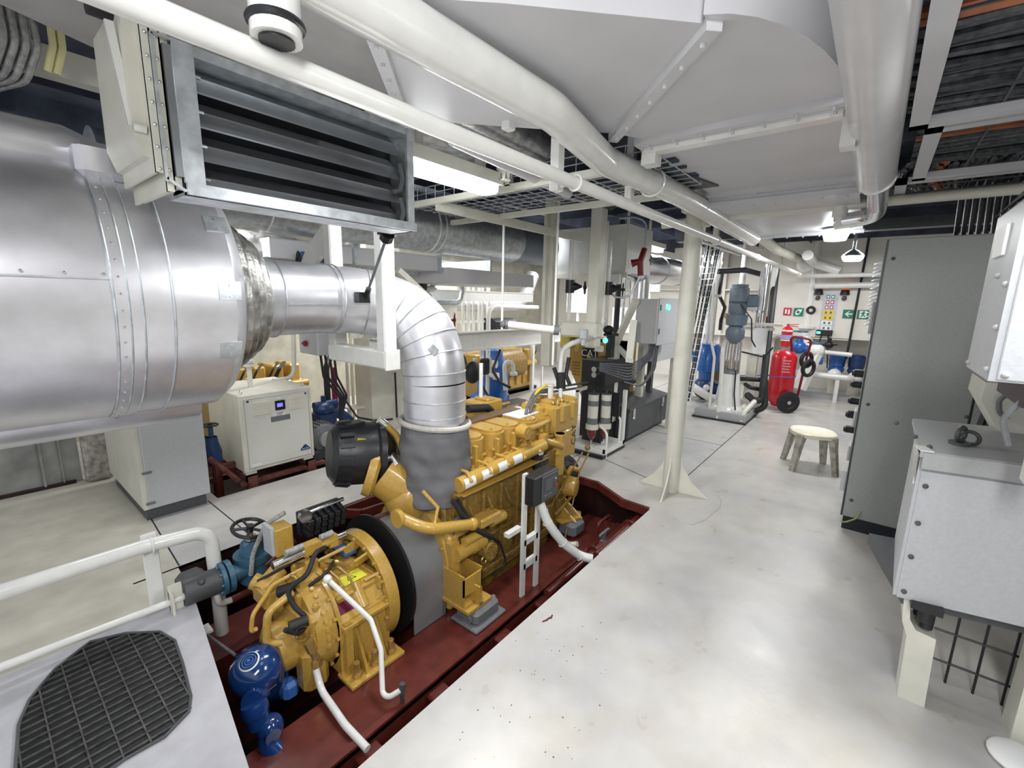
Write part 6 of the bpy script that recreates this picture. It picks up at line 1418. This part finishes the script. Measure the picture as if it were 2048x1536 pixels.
# ladder-type vertical tray right of the pillar
t=thing('vertical_cable_ladder','steep mesh cable ladder full of black cables right of the pillar','cable ladder',(7,2.1,0))
a=at(1365,800,d=6.8); b=at(1432,470,d=6.8)
m=MB(); d=b-a; n=Vector((1,0,0))
for s in (-.13,.13): m.tube([a+Vector((s*.5,s,0)),b+Vector((s*.5,s,0))],.012,8)
for k in range(28): p=a.lerp(b,(k+.5)/28); m.cyl(p+Vector((-.065,-.13,0)),p+Vector((.065,.13,0)),.004,6)
part('mesh_ladder',m,GALV,t)
m=MB()
for s in (-.09,-.05,.02,.10): m.tube([a+Vector((s*.5+.03,s,0)),a.lerp(b,.5)+Vector((s*.5+.05,s*.8,0)),b+Vector((s*.5+.03,s,0)),b+Vector((.1,s,.4))],.013,8)
part('cable',m,BLACK,t)
m=MB(); a=at(1386,478,d=6.0); m.tube([at(1388,600,d=6.2),at(1388,478,d=6.2),at(1480,510,d=7)],.02,10,bend=.06); single('bent_vent_line',m,WHITE,'thin white bent vent line immediately right of the round pillar','pipe')
m=MB(); c=at(1408,590,d=7.2); a=at(1412,480,x=c.x); m.box(c.x-.03,c.x+.03,c.y-.03,c.y+.03,c.z,a.z); m.box(c.x-.03,c.x+.03,c.y-.25,c.y+.03,c.z-.03,c.z+.01); single('drop_bracket',m,WHITE,'white angle drop bracket in front of the cable ladder','bracket')
# blue pump behind
t=thing('blue_vertical_pump','tall bright blue vertical pump motor with white and navy pipework at its foot','pump',(8.4,2.3,0))
q=at(1407,795,z=0.02); 
m=MB(); m.lathe((q.x,q.y,0),(0,0,1),[(.50,.13),(.52,.2),(.95,.2),(1.0,.17),(1.01,0)],28); m.lathe((q.x,q.y,0),(0,0,1),[(.35,.12),(.5,.13)],20); m.box(q.x-.05,q.x+.05,q.y+.15,q.y+.26,.62,.85,b=.02); part('motor',m,BLUE,t)
m=MB(); m.sphere((q.x,q.y,.2),.2,18,12); m.cyl((q.x,q.y-.35,.2),(q.x,q.y+.4,.2),.1,18); flange(m,(q.x,q.y-.33,.2),(0,1,0),.16); part('pump_casing',m,NAVY,t)
m=MB(); m.tube([(q.x-.3,q.y+.5,.12),(q.x-.35,q.y+.2,.3),(q.x-.35,q.y-.2,.1),(q.x-.2,q.y-.6,.08)],.07,14,bend=.15); m.sphere((q.x-.3,q.y+.3,.28),.11,14,10); m.sphere((q.x-.25,q.y-.1,.25),.06,10,8); m.tube([(q.x,q.y-.3,.42),(q.x,q.y-.9,.4)],.06,14); part('white_pipework',m,WHITE,t)
# watermaker skid w/ grey motor
t=thing('dosing_pump_skid','tall white pump pedestal with blue-grey stacked motor on a grey drip tray','pump',(7.2,1.6,0))
X,Y=7.25,1.60
m=MB(); m.box(6.95,7.75,1.27,1.98,.02,.12); m.box(6.97,7.73,1.29,1.96,.12,.125); part('drip_tray',m,GREY,t)
m=MB(); m.box(6.9,7.8,1.25,2.0,0,.02); part('tray_base',m,BLACK,t)
m=MB(); m.lathe((X,Y,.12),(0,0,1),[(0,.24),(.05,.22),(.08,.19),(.55,.13),(.56,0)],12,False); m.box(X-.2,X+.22,Y-.2,Y+.2,.12,.16); part('pedestal',m,WHITE,t)
m=MB()
for (dx,dy) in ((-.10,-.10),(.1,.1),(-.1,.1),(.1,-.1)): m.cyl((X+dx*.9,Y+dy*.9,.66),(X+dx*.8,Y+dy*.8,1.15),.014,8)
m.cyl((X,Y,.66),(X,Y,1.15),.04,12); part('lantern_rod',m,STEEL,t)
m=MB(); m.lathe((X,Y,.66),(0,0,1),[(0,.10),(.03,.10),(.05,.07),(.08,.07)],18); part('seal_housing',m,MGREY,t)
m=MB(); m.lathe((X,Y,1.12),(0,0,1),[(0,.05),(.04,.09),(.10,.13),(.20,.13),(.26,.09),(.28,.14),(.42,.15),(.44,.11),(.50,.12),(.58,.12),(.6,.10),(.62,.13),(.80,.13),(.82,.11),(.86,.11),(.87,0)],24); m.box(X-.02,X+.14,Y-.26,Y-.1,1.66,1.84,b=.02); part('motor_stack',m,BGREY,t)
m=MB(); m.tube([(X-.18,Y+.32,2.0),(X-.15,Y+.3,1.2),(X-.12,Y+.22,.9),(X-.1,Y+.22,.02)],.02,10,bend=.1); m.tube([(X-.28,Y+.05,.0),(X-.24,Y+.05,.3),(X-.18,Y+.1,1.0)],.03,10); part('front_pipe',m,WHITE,t)
m=MB(); m.tube([(X-.28,Y-.28,.02),(X-.2,Y-.28,.15),(X+.1,Y-.35,.28)],.035,12,bend=.06); m.tube([(X+.05,Y-.2,.12),(X+.3,Y-.2,.14)],.05,12); part('drain_pipe',m,CREAM,t)
m=MB(); m.tube([(X-.1,Y-.05,1.7),(X-.12,Y-.22,1.5),(X-.1,Y-.25,1.2),(X-.05,Y-.3,1.1)],.01,8,bend=.05); m.tube([(X-.15,Y-.1,.75),(X-.18,Y-.12,.4),(X-.16,Y-.16,.14)],.01,8,bend=.05); m.tube([(X+.1,Y-.1,1.0),(X+.1,Y-.4,.95),(X+.1,Y-.5,1.1)],.012,8,bend=.06); part('cable',m,BLACK,t)
t=thing('red_box','dark red box fixed behind the top of the blue-grey motor','box',(8.2,1.75,1.5))
q=at(1470,612,x=8.2); m=MB(); m.box(8.2,8.3,q.y-.12,q.y+.1,q.z-.12,q.z+.1,b=.01); part('casing',m,CRED,t)
q=at(1490,610,x=8.6); m=MB(); m.box(8.6,8.62,q.y-.26,q.y+.14,q.z-.1,q.z+.14); single('white_board',m,WPLAIN,'blank white board behind the blue-grey motor','board')
# transparent filter tubes and cylinder to the right of the skid
t=thing('water_filter','tall steel and white cartridge filter between the grey motor and black hose','filter',(7.8,1.35,0))
q=at(1518,690,x=7.8)
m=MB(); m.cyl((7.8,q.y,.95),(7.8,q.y,1.35),.10,20); part('cartridge',m,WPLAIN,t)
m=MB(); m.cyl((7.8,q.y+.0,1.35),(7.8,q.y,2.3),.05,16); m.lathe((7.8,q.y+.05,1.58),(0,0,1),[(0,.10),(.03,.10)],18); m.cyl((7.8,q.y+.08,1.2),(7.8,q.y+.08,2.2),.02,10); part('steel_tube',m,STEEL,t)
m=MB(); m.box(7.8,7.88,q.y+.0,q.y+.14,.2,.95); m.box(7.7,7.9,q.y-.3,q.y+.3,1.38,1.42); part('mounting_frame',m,CREAM,t)
q=at(1520,640,x=8.2); m=MB(); m.box(8.2,8.28,q.y-.12,q.y+.05,q.z-.06,q.z+.06,b=.02); single('red_alarm',m,CRED,'small dark red alarm unit behind the black hose','alarm')
m=MB(); q=at(1528,620,x=8.5); m.box(8.45,8.6,q.y-.12,q.y+.05,0,2.3); single('white_column',m,WHITE,'tall white trunk column behind the black riser hose','column')
# black hoses
t=thing('black_riser_hose','thick black insulated hose rising beside the fire extinguishers','hose',(7.7,1.1,0))
a=[at(1553,535,d=7.4),at(1534,700,d=7.0),at(1526,775,d=6.8),at(1524,800,d=6.8),at(1508,802,d=6.8),at(1495,790,d=7.0)]
m=MB(); m.tube(a,.05,14,bend=.08); m.tube([at(1530,760,d=6.9),at(1530,815,d=6.8),at(1510,822,d=6.9)],.045,12,bend=.1); m.tube([at(1524,760,d=6.9),at(1495,758,d=6.9),at(1475,757,d=7.0)],.035,12,bend=.05); m.tube([at(1524,780,d=6.9),at(1500,775,d=6.9),at(1490,768,d=7.0)],.03,12,bend=.05); part('hose_run',m,RUBB,t)
m=MB(); q=at(1535,658,d=6.95); m.bar(q+Vector((0,.35,0)),q+Vector((0,-.1,0)),.03,.05); part('clamp_bar',m,WHITE,t)
t=thing('black_overhead_hose','thick black insulated hose sagging across to a thin black drop','hose',(7.6,2,2.1))
a=[at(1520,548,d=7.8),at(1490,540,d=7.6),at(1435,543,d=7.4)]; b=[at(1445,545,d=7.4),at(1438,590,d=7.4),at(1450,615,d=7.3),at(1442,640,d=7.3),at(1440,660,d=7.3)]
m=MB(); m.tube(a,.045,12); m.tube(b,.028,12); part('hose_run',m,RUBB,t)
m=MB(); q=at(1455,632,d=7.2); m.sphere(q,.05,10,8); m.cyl(q,q+Vector((.0,-.2,0)),.02,8); part('brass_cock',m,BRASS,t)
# white tall pipes behind
for k,(px,d,r,lab) in enumerate(((1428,8.2,.05,'white vertical pipe left of the drooping black hose'),(1420,8.0,.03,'thin white vertical pipe beside the cable ladder'),(1478,8.2,.05,'far white vertical pipe above the blank white board'),(1620,8.35,.09,'fat white vertical pipe right of the green sign'))):
    c=at(px,620,d=d); m=MB(); zb=.0 if k<2 else (1.3 if k==2 else 1.25); m.cyl((c.x,c.y,zb),(c.x,c.y,2.95),r,14); single('white_vertical_pipe',m,WHITE,lab,'pipe')
m=MB(); q=at(1608,660,x=9.6); cpx=at(1620,620,d=8.35); m.lathe((cpx.x,cpx.y,1.3),(0,0,1),[(-.2,.10),(-.02,.10),(-.02,.16),(.02,.16),(.02,.1)],18)
m.tube([(cpx.x,cpx.y,1.12),(cpx.x-.1,cpx.y-.1,.85),(cpx.x-.3,cpx.y-.1,.8)],.1,16,bend=.1); single('pipe_elbow',m,WHITE,'white flanged elbow under the fat white vertical pipe','pipe')
for k,(px,py) in enumerate(((1600,672),(1630,695))):
    q=at(px,py,x=9.35); t=thing('blue_valve',['blue valve with flat handwheel beside the small fire extinguisher','blue valve with flat handwheel above the slanted white pipe'][k],'valve',q)
    m=MB(); m.cyl(q+Vector((0,0,-.2)),q+Vector((0,0,.0)),.08,14,r1=.05); m.sphere(q+Vector((0,0,-.2)),.12,14,10); m.cyl(q+Vector((0,.12,-.22)),q+Vector((0,-.14,-.22)),.07,14); part('valve_body',m,BLUE,t)
    m=MB(); handwheel(m,q+Vector((0,0,.08)),(0,0,1),.11,.014,4); part('handwheel',m,BLUG,t)
# slanted white pipe
m=MB(); a=at(1632,702,x=9.3); b=at(1597,778,x=9.1); m.bar(a,b,.22,.10); m.sphere(a+Vector((0,0,-.0)),.13,16,10);  single('slanted_duct',m,WHITE,'white flat trunk slanting down behind the big fire extinguisher','pipe')
# manifold with two blue pumps
t=thing('pump_manifold','white horizontal pipe manifold on a leg before two blue pumps','pipe manifold',(9.8,.4,0))
m=MB(); m.tube([(9.75,1.15,.47),(9.75,.25,.46),(9.9,.12,.46)],.055,14,bend=.05); m.sphere((9.9,.16,.46),.11,14,10); m.sphere((9.9,.46,.48),.11,14,10); m.box(9.72,9.80,.36,.42,.0,.44); part('pipe_run',m,WHITE,t)
m=MB(); m.tube([(9.9,.75,.88),(9.9,.25,.86)],.04,12); m.tube([(9.9,.72,.88),(9.9,.7,.7)],.04,12); part('upper_run',m,WHITE,t)
for k,y in enumerate((.46,.17)):
    t=thing('blue_circulation_pump',['left one of two small blue pump motors at the far bulkhead','right one of two small blue pump motors at the far bulkhead'][k],'pump',(10.15,y,0))
    m=MB(); m.lathe((10.15,y,0),(0,0,1),[(.5,.10),(.55,.13),(.60,.11),(.62,.125),(.80,.13),(.84,.10),(.85,0)],22); part('motor',m,BLUE if k==0 else NAVY,t)
    m=MB(); m.lathe((10.15,y,0),(0,0,1),[(.1,.09),(.35,.09),(.5,.10)],18); part('pump_body',m,CREAM,t)
m=MB(); m.box(9.95,10.6,-.1,1.3,0,.1); single('pump_curb',m,GREY,'low grey curb carrying the two small blue pump motors','curb')
m=MB(); q=at(1658,690,x=9.9); m.sphere(q,.07,10,8); m.cyl(q+Vector((0,.12,0)),q+Vector((0,-.12,.03)),.03,8); m.cyl(q,q+Vector((0,.0,.12)),.03,8); single('black_hand_pump',m,BLACK,'small black cross-handled valve on the upper white manifold pipe','valve')
# wheeled extinguisher
t=thing('wheeled_extinguisher','large red wheeled fire extinguisher cylinder with black wheel in the passage','fire extinguisher',(8.4,1.05,0))
ex,ey=8.42,1.08
m=MB(); m.lathe((ex,ey,.06),(0,0,1),[(0,0.0),(0,.10),(.10,.17),(.25,.185),(.80,.185),(.86,.17),(.91,.12),(.93,.0)],32); part('cylinder',m,FRED,t)
m=MB(); m.box(ex-.19,ex-.15,ey-.06,ey+.19,.3,.5) if False else m.tube([(ex+.1,ey-.24,.2),(ex+.05,ey-.30,.9),(ex-.05,ey-.34,1.18),(ex-.05,ey-.05,1.22),(ex+.05,ey-.1,.9)],.018,10,bend=.06); part('handle_frame',m,CRED,t)
m=MB(); wc=Vector((ex-.22,ey-.16,.175)); wa=Vector((-.75,-.6,0)); m.lathe(wc,wa,[(-.03,.0),(-.03,.15),(-.02,.175),(.02,.175),(.03,.15),(.03,.10),(.02,.09),(.02,.0)],32); part('wheel',m,RUBB,t)
m=MB(); m.lathe(wc,wa,[(.02,.03),(.035,.03),(.035,0)],12); part('hub',m,STEEL,t)
m=MB(); m.ring((ex+.05,ey-.30,.85),(-.5,-.8,0),.11,.03,20,8); m.ring((ex+.05,ey-.34,.72),(-.5,-.8,0),.12,.03,20,8); part('coiled_hose',m,RUBB,t)
m=MB(); m.ring((ex,ey,.56),(0,.05,1),.19,.008,28,6); m.tube([(ex-.1,ey+.17,.56),(ex-.5,ey+.6,.55)],.008,6); part('blue_strap',m,mat('faded_blue_strap',(.10,.12,.40),.6),t)
prn=mat('pale_red_print',(.75,.35,.38),.5)
for k in range(5):
    m=MB(); m.lathe((ex,ey,.82-.045*k),(0,0,1),[(0,.1858),(.018,.1858)],8,a0=PI*1.02,a1=PI*(1.22-.03*(k%2)),ref=(1,0,0)); part('printed_line',m,prn,t)
# small extinguisher
q=at(1571,690,x=9.0)
t=thing('hand_extinguisher','small red fire extinguisher with white and blue labels hung on the wall stand','fire extinguisher',q)
zb=at(1566,692,x=9.0).z; zt=at(1570,655,x=9.0).z; ht=zt-zb
m=MB(); m.lathe((9.0,q.y,zb),(0,0,1),[(0,0),(0,.085),(ht*.9,.085),(ht*1.0,.06),(ht*1.06,.03)],24); part('cylinder',m,FRED,t)
m=MB(); m.lathe((9.0,q.y,zb),(0,0,1),[(ht*.80,.0865),(ht*.88,.0865)],24); m.lathe((9.0,q.y,zb),(0,0,1),[(ht*.30,.0865),(ht*.36,.0865)],24); part('white_band',m,WPLAIN,t)
m=MB(); m.lathe((9.0,q.y,zb),(0,0,1),[(ht*.38,.0866),(ht*.62,.0866)],24); part('blue_label',m,mat('pale_blue_label',(.35,.38,.65),.5),t)
m=MB(); m.cyl((9.0,q.y,zb+ht*1.06),(9,q.y,zb+ht*1.2),.018,8); m.bar((9,q.y,zb+ht*1.16),(8.95,q.y-.16,zb+ht*1.2),.02,.012); m.bar((9,q.y,zb+ht*1.10),(8.95,q.y-.15,zb+ht*1.08),.02,.012); part('valve_lever',m,SRED,t)
m=MB(); m.box(9.02,9.1,q.y-.05,q.y+.05,0,zb); single('extinguisher_stand',m,CREAM,'cream post under the small hanging fire extinguisher','post')
# alarm board with beacons
t=thing('alarm_column','grey indicator panel with rows of green, red and yellow pictograms on a white duct','sign panel',(9.95,.75,1.1))
bx=10.0; a=at(1665,590,x=bx); b=at(1650,650,x=bx)
yw=.11; zc0,zc1=at(1650,660,x=bx).z,at(1665,585,x=bx).z; yc=(a.y+b.y)/2
m=MB(); m.box(bx,bx+.04,yc-yw,yc+yw,zc0,zc1); part('backing',m,mat('pale_blue_panel',(.55,.60,.68),.5),t)
cols=[GREEN,SRED,SRED,YSGN,YSGN,WPLAIN,WPLAIN]; hh=(zc1-zc0)/7.2
for k,c in enumerate(cols):
    z=zc1-.03-hh*(k+.5); m=MB()
    if k in (0,1,2):
        for s in (-1,1): m.box(bx-.006,bx,yc+.036*s-.025,yc+.036*s+.025,z-hh*.35,z+hh*.35)
        part('pictogram',m,c,t)
    else:
        m.box(bx-.006,bx,yc-.08,yc+.08,z-hh*.42,z+hh*.42); part('pictogram',m,c,t)
    m=MB()
    for s in (-1,1): m.box(bx-.008,bx-.006,yc+.036*s-.015,yc+.036*s+.015,z-hh*.22,z+hh*.2)
    part('pictogram_mark',m,WPLAIN if k<3 else CABLE,t)
m=MB(); m.box(bx-.05,bx+.04,yc-yw,yc+yw+.03,zc0-.1,zc0,b=.01); part('alarm_unit',m,BLACK,t)
m=MB(); p=Vector((bx-.055,yc+.10,zc0-.05)); m.box(p.x,p.x+.005,p.y-.03,p.y+.03,p.z-.02,p.z+.02); part('lit_arrow',m,GLOWC,t)
m=MB(); m.box(bx+.04,bx+.24,yc-.12,yc+.10,zc1-.1,2.95); part('duct_riser',m,WHITE,t)
m=MB(); m.tube([(bx,yc-.05,zc0-.1),(bx,yc-.08,zc0-.4),(bx+.1,yc-.1,zc0-.7)],.01,8,bend=.1); m.tube([(bx,yc+.05,zc0-.1),(bx+.05,yc+.12,zc0-.5)],.01,8); m.ring((bx-.01,yc+.27,1.62),(1,0,0),.055,.022,24,8); part('cable',m,RUBB,t)
for s in (-1,1):
    c=Vector((bx,yc-s*(yw+.09) if s>0 else yc+yw+.08,zc1+.02)); t2=thing('warning_beacon',['','orange warning beacon right of the pictogram panel','red warning beacon left of the pictogram panel'][s],'beacon',c)
    m=MB(); m.lathe(c,(0,0,1),[(-.06,.07),(-.05,.075),(.02,.06),(.03,.05),(.03,0)],20); part('base',m,BLACK,t2)
    m=MB(); m.lathe(c,(0,0,1),[(.03,.048),(.12,.045),(.13,.03),(.135,0)],20); part('lens',m,ORED if s>0 else CRED,t2)
    m=MB(); m.sphere(c+Vector((-.02,0,-.12)),.04,12,8); part('horn',m,DGREY,t2)
# safety signs on the far bulkhead
def sign(px,py,x,w,h,m_,lab,kind):
    c=at(px,py,x=x); t=thing('safety_sign',lab,'sign',(x,c.y,c.z))
    m=MB(); m.box(x-.008,x,c.y-w/2,c.y+w/2,c.z-h/2,c.z+h/2); part('plate',m,m_,t)
    X=x-.0085; m=MB()
    def P(poly): m.prism([(c.y-p*w,c.z+q*h) for p,q in poly],'x',X-.001,X)
    if kind=='arrow': P([(-.32,0),(.0,.32),(.1,.32),(-.1,.07),(.34,.07),(.34,-.07),(-.1,-.07),(.1,-.32),(.0,-.32)])
    elif kind=='exit':
        P([(-.3,-.4),(-.3,.4),(.3,.4),(.3,-.4)]); part('pictogram',m,WPLAIN,t)
        m=MB(); m.prism([(c.y-p*w,c.z+q*h) for p,q in [(-.05,.05),(-.2,-.3),(-.1,-.3),(.02,-.1),(.15,-.3),(.25,-.3),(.08,.0),(.1,.15),(.22,.1),(.22,.18),(.05,.28),(-.15,.2),(-.22,.05),(-.12,.05)]],'x',X-.003,X-.002); m.cyl((X-.003,c.y-.05*w,c.z+.33*h),(X-.002,c.y-.05*w,c.z+.33*h),.07*h,12)
        part('running_figure',m,m_,t); return
    elif kind=='horn': 
        P([(-.3,-.3),(-.3,.1),(0,.35),(.2,.3),(.35,.38),(.3,.1),(.2,-.1),(.05,-.35),(-.15,-.38)]); part('pictogram',m,WPLAIN,t)
        m=MB(); m.cyl((X-.003,c.y+.03*w,c.z-.02*h),(X-.002,c.y+.03*w,c.z-.02*h),.18*h,16); part('pictogram_mark',m,m_,t); return
    elif kind=='fire':
        P([(-.3,-.3),(-.3,.3),(-.08,.3),(-.08,-.3)]); P([(.08,-.35),(.08,.2),(.18,.35),(.3,.2),(.3,-.35)])
    part('pictogram',m,WPLAIN,t)
sign(1697,628,10.0,.165,.15,GREEN,'green arrow sign pointing left on the far bulkhead','arrow')
sign(1726,629,10.0,.165,.15,GREEN,'green running-man exit sign at right on the far bulkhead','exit')
sign(1597,624,10.0,.155,.15,GREEN,'green horn pictogram sign above the small fire extinguisher','horn')
sign(1575,623,10.0,.13,.14,SRED,'red fire extinguisher sign left of the green horn sign','fire')
sign(1419,614,9.2,.16,.16,GREEN,'green running-man exit sign left of the drooping black hose','exit')
m=MB(); a=at(1733,500,x=9.8); b=at(1691,720,x=9.8); m.tube([(9.98,a.y,2.9),(9.98,a.y,a.z),(9.98,b.y-.0,b.z)],.018,8); single('black_wall_cable',m,RUBB,'long black cable running down the far bulkhead between the two green signs','cable')
m=MB(); m.box(10.0,10.45,-.4,1.55,1.3,2.9); 
w=MB(); w.box(10.01,10.06,-2.9,1.75,1.12,3.0); w.box(10.01,10.10,.3,1.75,1.1,1.13); struct('wall_back',w,WALLM)
# shelves, boxes in the rear left
t=thing('cardboard_carton','tan carton behind the white pump pedestal','carton',(8.7,1.9,.7)); q=at(1447,735,x=8.6)
m=MB(); m.box(8.6,8.9,q.y-.2,q.y+.2,q.z-.25,q.z+.12,b=.01); part('body',m,WOOD,t)
m=MB(); m.box(8.58,8.95,q.y-.25,q.y+.25,0,q.z-.25); part('stand',m,CREAM,t)
for k,(px,py) in enumerate(((1478,500),)): pass
# wall fittings in the far middle: white panels
for k,(px,py,w_,h_,d) in enumerate(((1155,600,.5,.5,9),(1240,640,.35,.5,9),(1270,640,.3,.5,9.5),(1300,560,.4,.5,9.6))):
    c=at(px,py,d=d); m=MB(); m.box(c.x,c.x+.1,c.y-w_/2,c.y+w_/2,c.z-h_/2,c.z+h_/2); m.box(c.x+.02,c.x+.06,c.y-.02,c.y+.02,0,c.z-h_/2); single('white_wall_panel',m,WPLAIN,['bright white panel seen between the two square columns','bright white panel left of the cabinet strut','second bright white panel just left of the hinged cabinet','bright white panel above the hinged cabinet'][k],'panel')
m=MB(); c=at(1233,640,d=6.5); m.cyl((c.x,c.y,0),(c.x,c.y,2.9),.04,12); single('black_riser_pipe',m,RUBB,'tall black vertical hose left of the hinged electrical cabinet','hose')
m=MB(); c=at(1245,640,d=6.8); m.cyl((c.x,c.y,0.0),(c.x,c.y,2.6),.02,10); single('grey_riser_pipe',m,GALV,'thin grey vertical pipe right of the tall black vertical hose','pipe')
# ================================================================== EXTRAS
# cables and dark structure at top left
random.seed(21); m=MB(); y=MB()
for k in range(8):
    x=.12+.026*k
    m.tube([(x,2.36+.004*k,2.74),(x+.005,2.38,2.52),(x-.03,2.45,2.42),(x-.16,2.6,2.37),(x-.5,2.8,2.36)],.010,8,bend=.08)
    m.tube([(x-.01,2.42,2.70),(x-.01,2.44,2.50),(x-.08,2.52,2.40),(x-.5,2.7,2.33)],.009,8,bend=.06)
o=m.build('cable_bundle',CABLEL); tag(o,'thick light grey cables hanging over the silencer at the top left corner','cables'); o['kind']='stuff'
for k,x in enumerate((.345,.368)):
    m=MB(); m.tube([(x,2.36,2.62),(x,2.37,2.54),(x-.02,2.4,2.46)],.011,8,bend=.05); single('yellow_cable',m,YELC,['pale yellow cable at the left edge of a pair over the silencer','pale yellow cable at the right edge of a pair over the silencer'][k],'cable')
m=MB(); m.box(.0,.75,2.55,2.62,2.50,2.60); single('ceiling_bar',m,CREAM,'cream flat bar between the hanging cables and the duct collar','beam')
m=MB(); m.box(-1.2,.12,2.75,2.80,2.3,2.98); single('sheet_screen',m,DUCT,'pale grey sheet panel behind the hanging cables over the silencer','panel')
m=MB(); m.box(.16,.26,2.70,2.78,2.2,2.98); single('dark_strut',m,mat('navy_strut_paint',(.03,.035,.07),.5),'dark navy strut between the grey panel and the duct collar','post')
t=thing('bracket_roller','dark rubber roller and bent white lever beside the duct collar','bracket',(.33,1.9,2.45))
m=MB(); m.cyl((.35,1.84,2.50),(.41,1.84,2.50),.035,18); part('roller',m,RUBB,t)
m=MB(); m.bar((.385,1.80,2.45),(.405,1.78,2.18),.012,.02); m.cyl((.40,1.75,2.17),(.43,1.75,2.17),.012,12); part('lever',m,WHITE,t)
# paint chips on the walkway
random.seed(31); m=MB(); r=MB()
for k in range(60):
    p=at(random.gauss(1010,110),random.uniform(1240,1520),z=.0)
    if p.y>1.22: continue
    s=random.uniform(.0012,.0034); a=random.random()*6; m.bar((p.x,p.y,.001),(p.x+s*2*math.cos(a),p.y+s*2*math.sin(a),.001),s,.002)
o=m.build('paint_chips',DGREY); tag(o,'scattered dark paint chips on the pale floor beside the pit','debris'); o['kind']='stuff'
for k in range(3):
    p=at(1085+8*k,1244-3*k,z=0); r.bar((p.x,p.y,.002),(p.x+.03,p.y-.012+.01*k,.002),.008,.003)
o=r.build('red_chips',RED); tag(o,'few red paint flakes on the pale floor beside the pit edge','debris'); o['kind']='stuff'
# ring weld around pillar foot
m=MB(); pts=[(3.62+.0,1.0,.001),(3.5,1.0,.001),(3.42,1.08,.001),(3.45,1.2,.001)]
pts=[at(*p,z=.001) for p in ((1345,1035),(1362,1046),(1385,1050),(1410,1040),(1440,1015),(1443,1000),(1435,990))]
m.tube(pts,.003,6,bend=.05); struct('trim_5',m,PLATEM)

t=thing('lagging_block','wrinkled foil-wrapped block standing against the stained steel wall beside the cabinet','block',(.65,5.35,0))
m=MB(); m.box(.56,.76,5.28,5.42,.0,.62,b=.03); part('wrapping',m,mat('dusty_wrapped_foil',(.42,.40,.36),.6,.2,bump=1.0,scale=22,var=.25),t)
m=MB(); m.cyl((.64,5.28,.52),(.64,5.26,.52),.035,14); part('cap',m,DGREY,t)
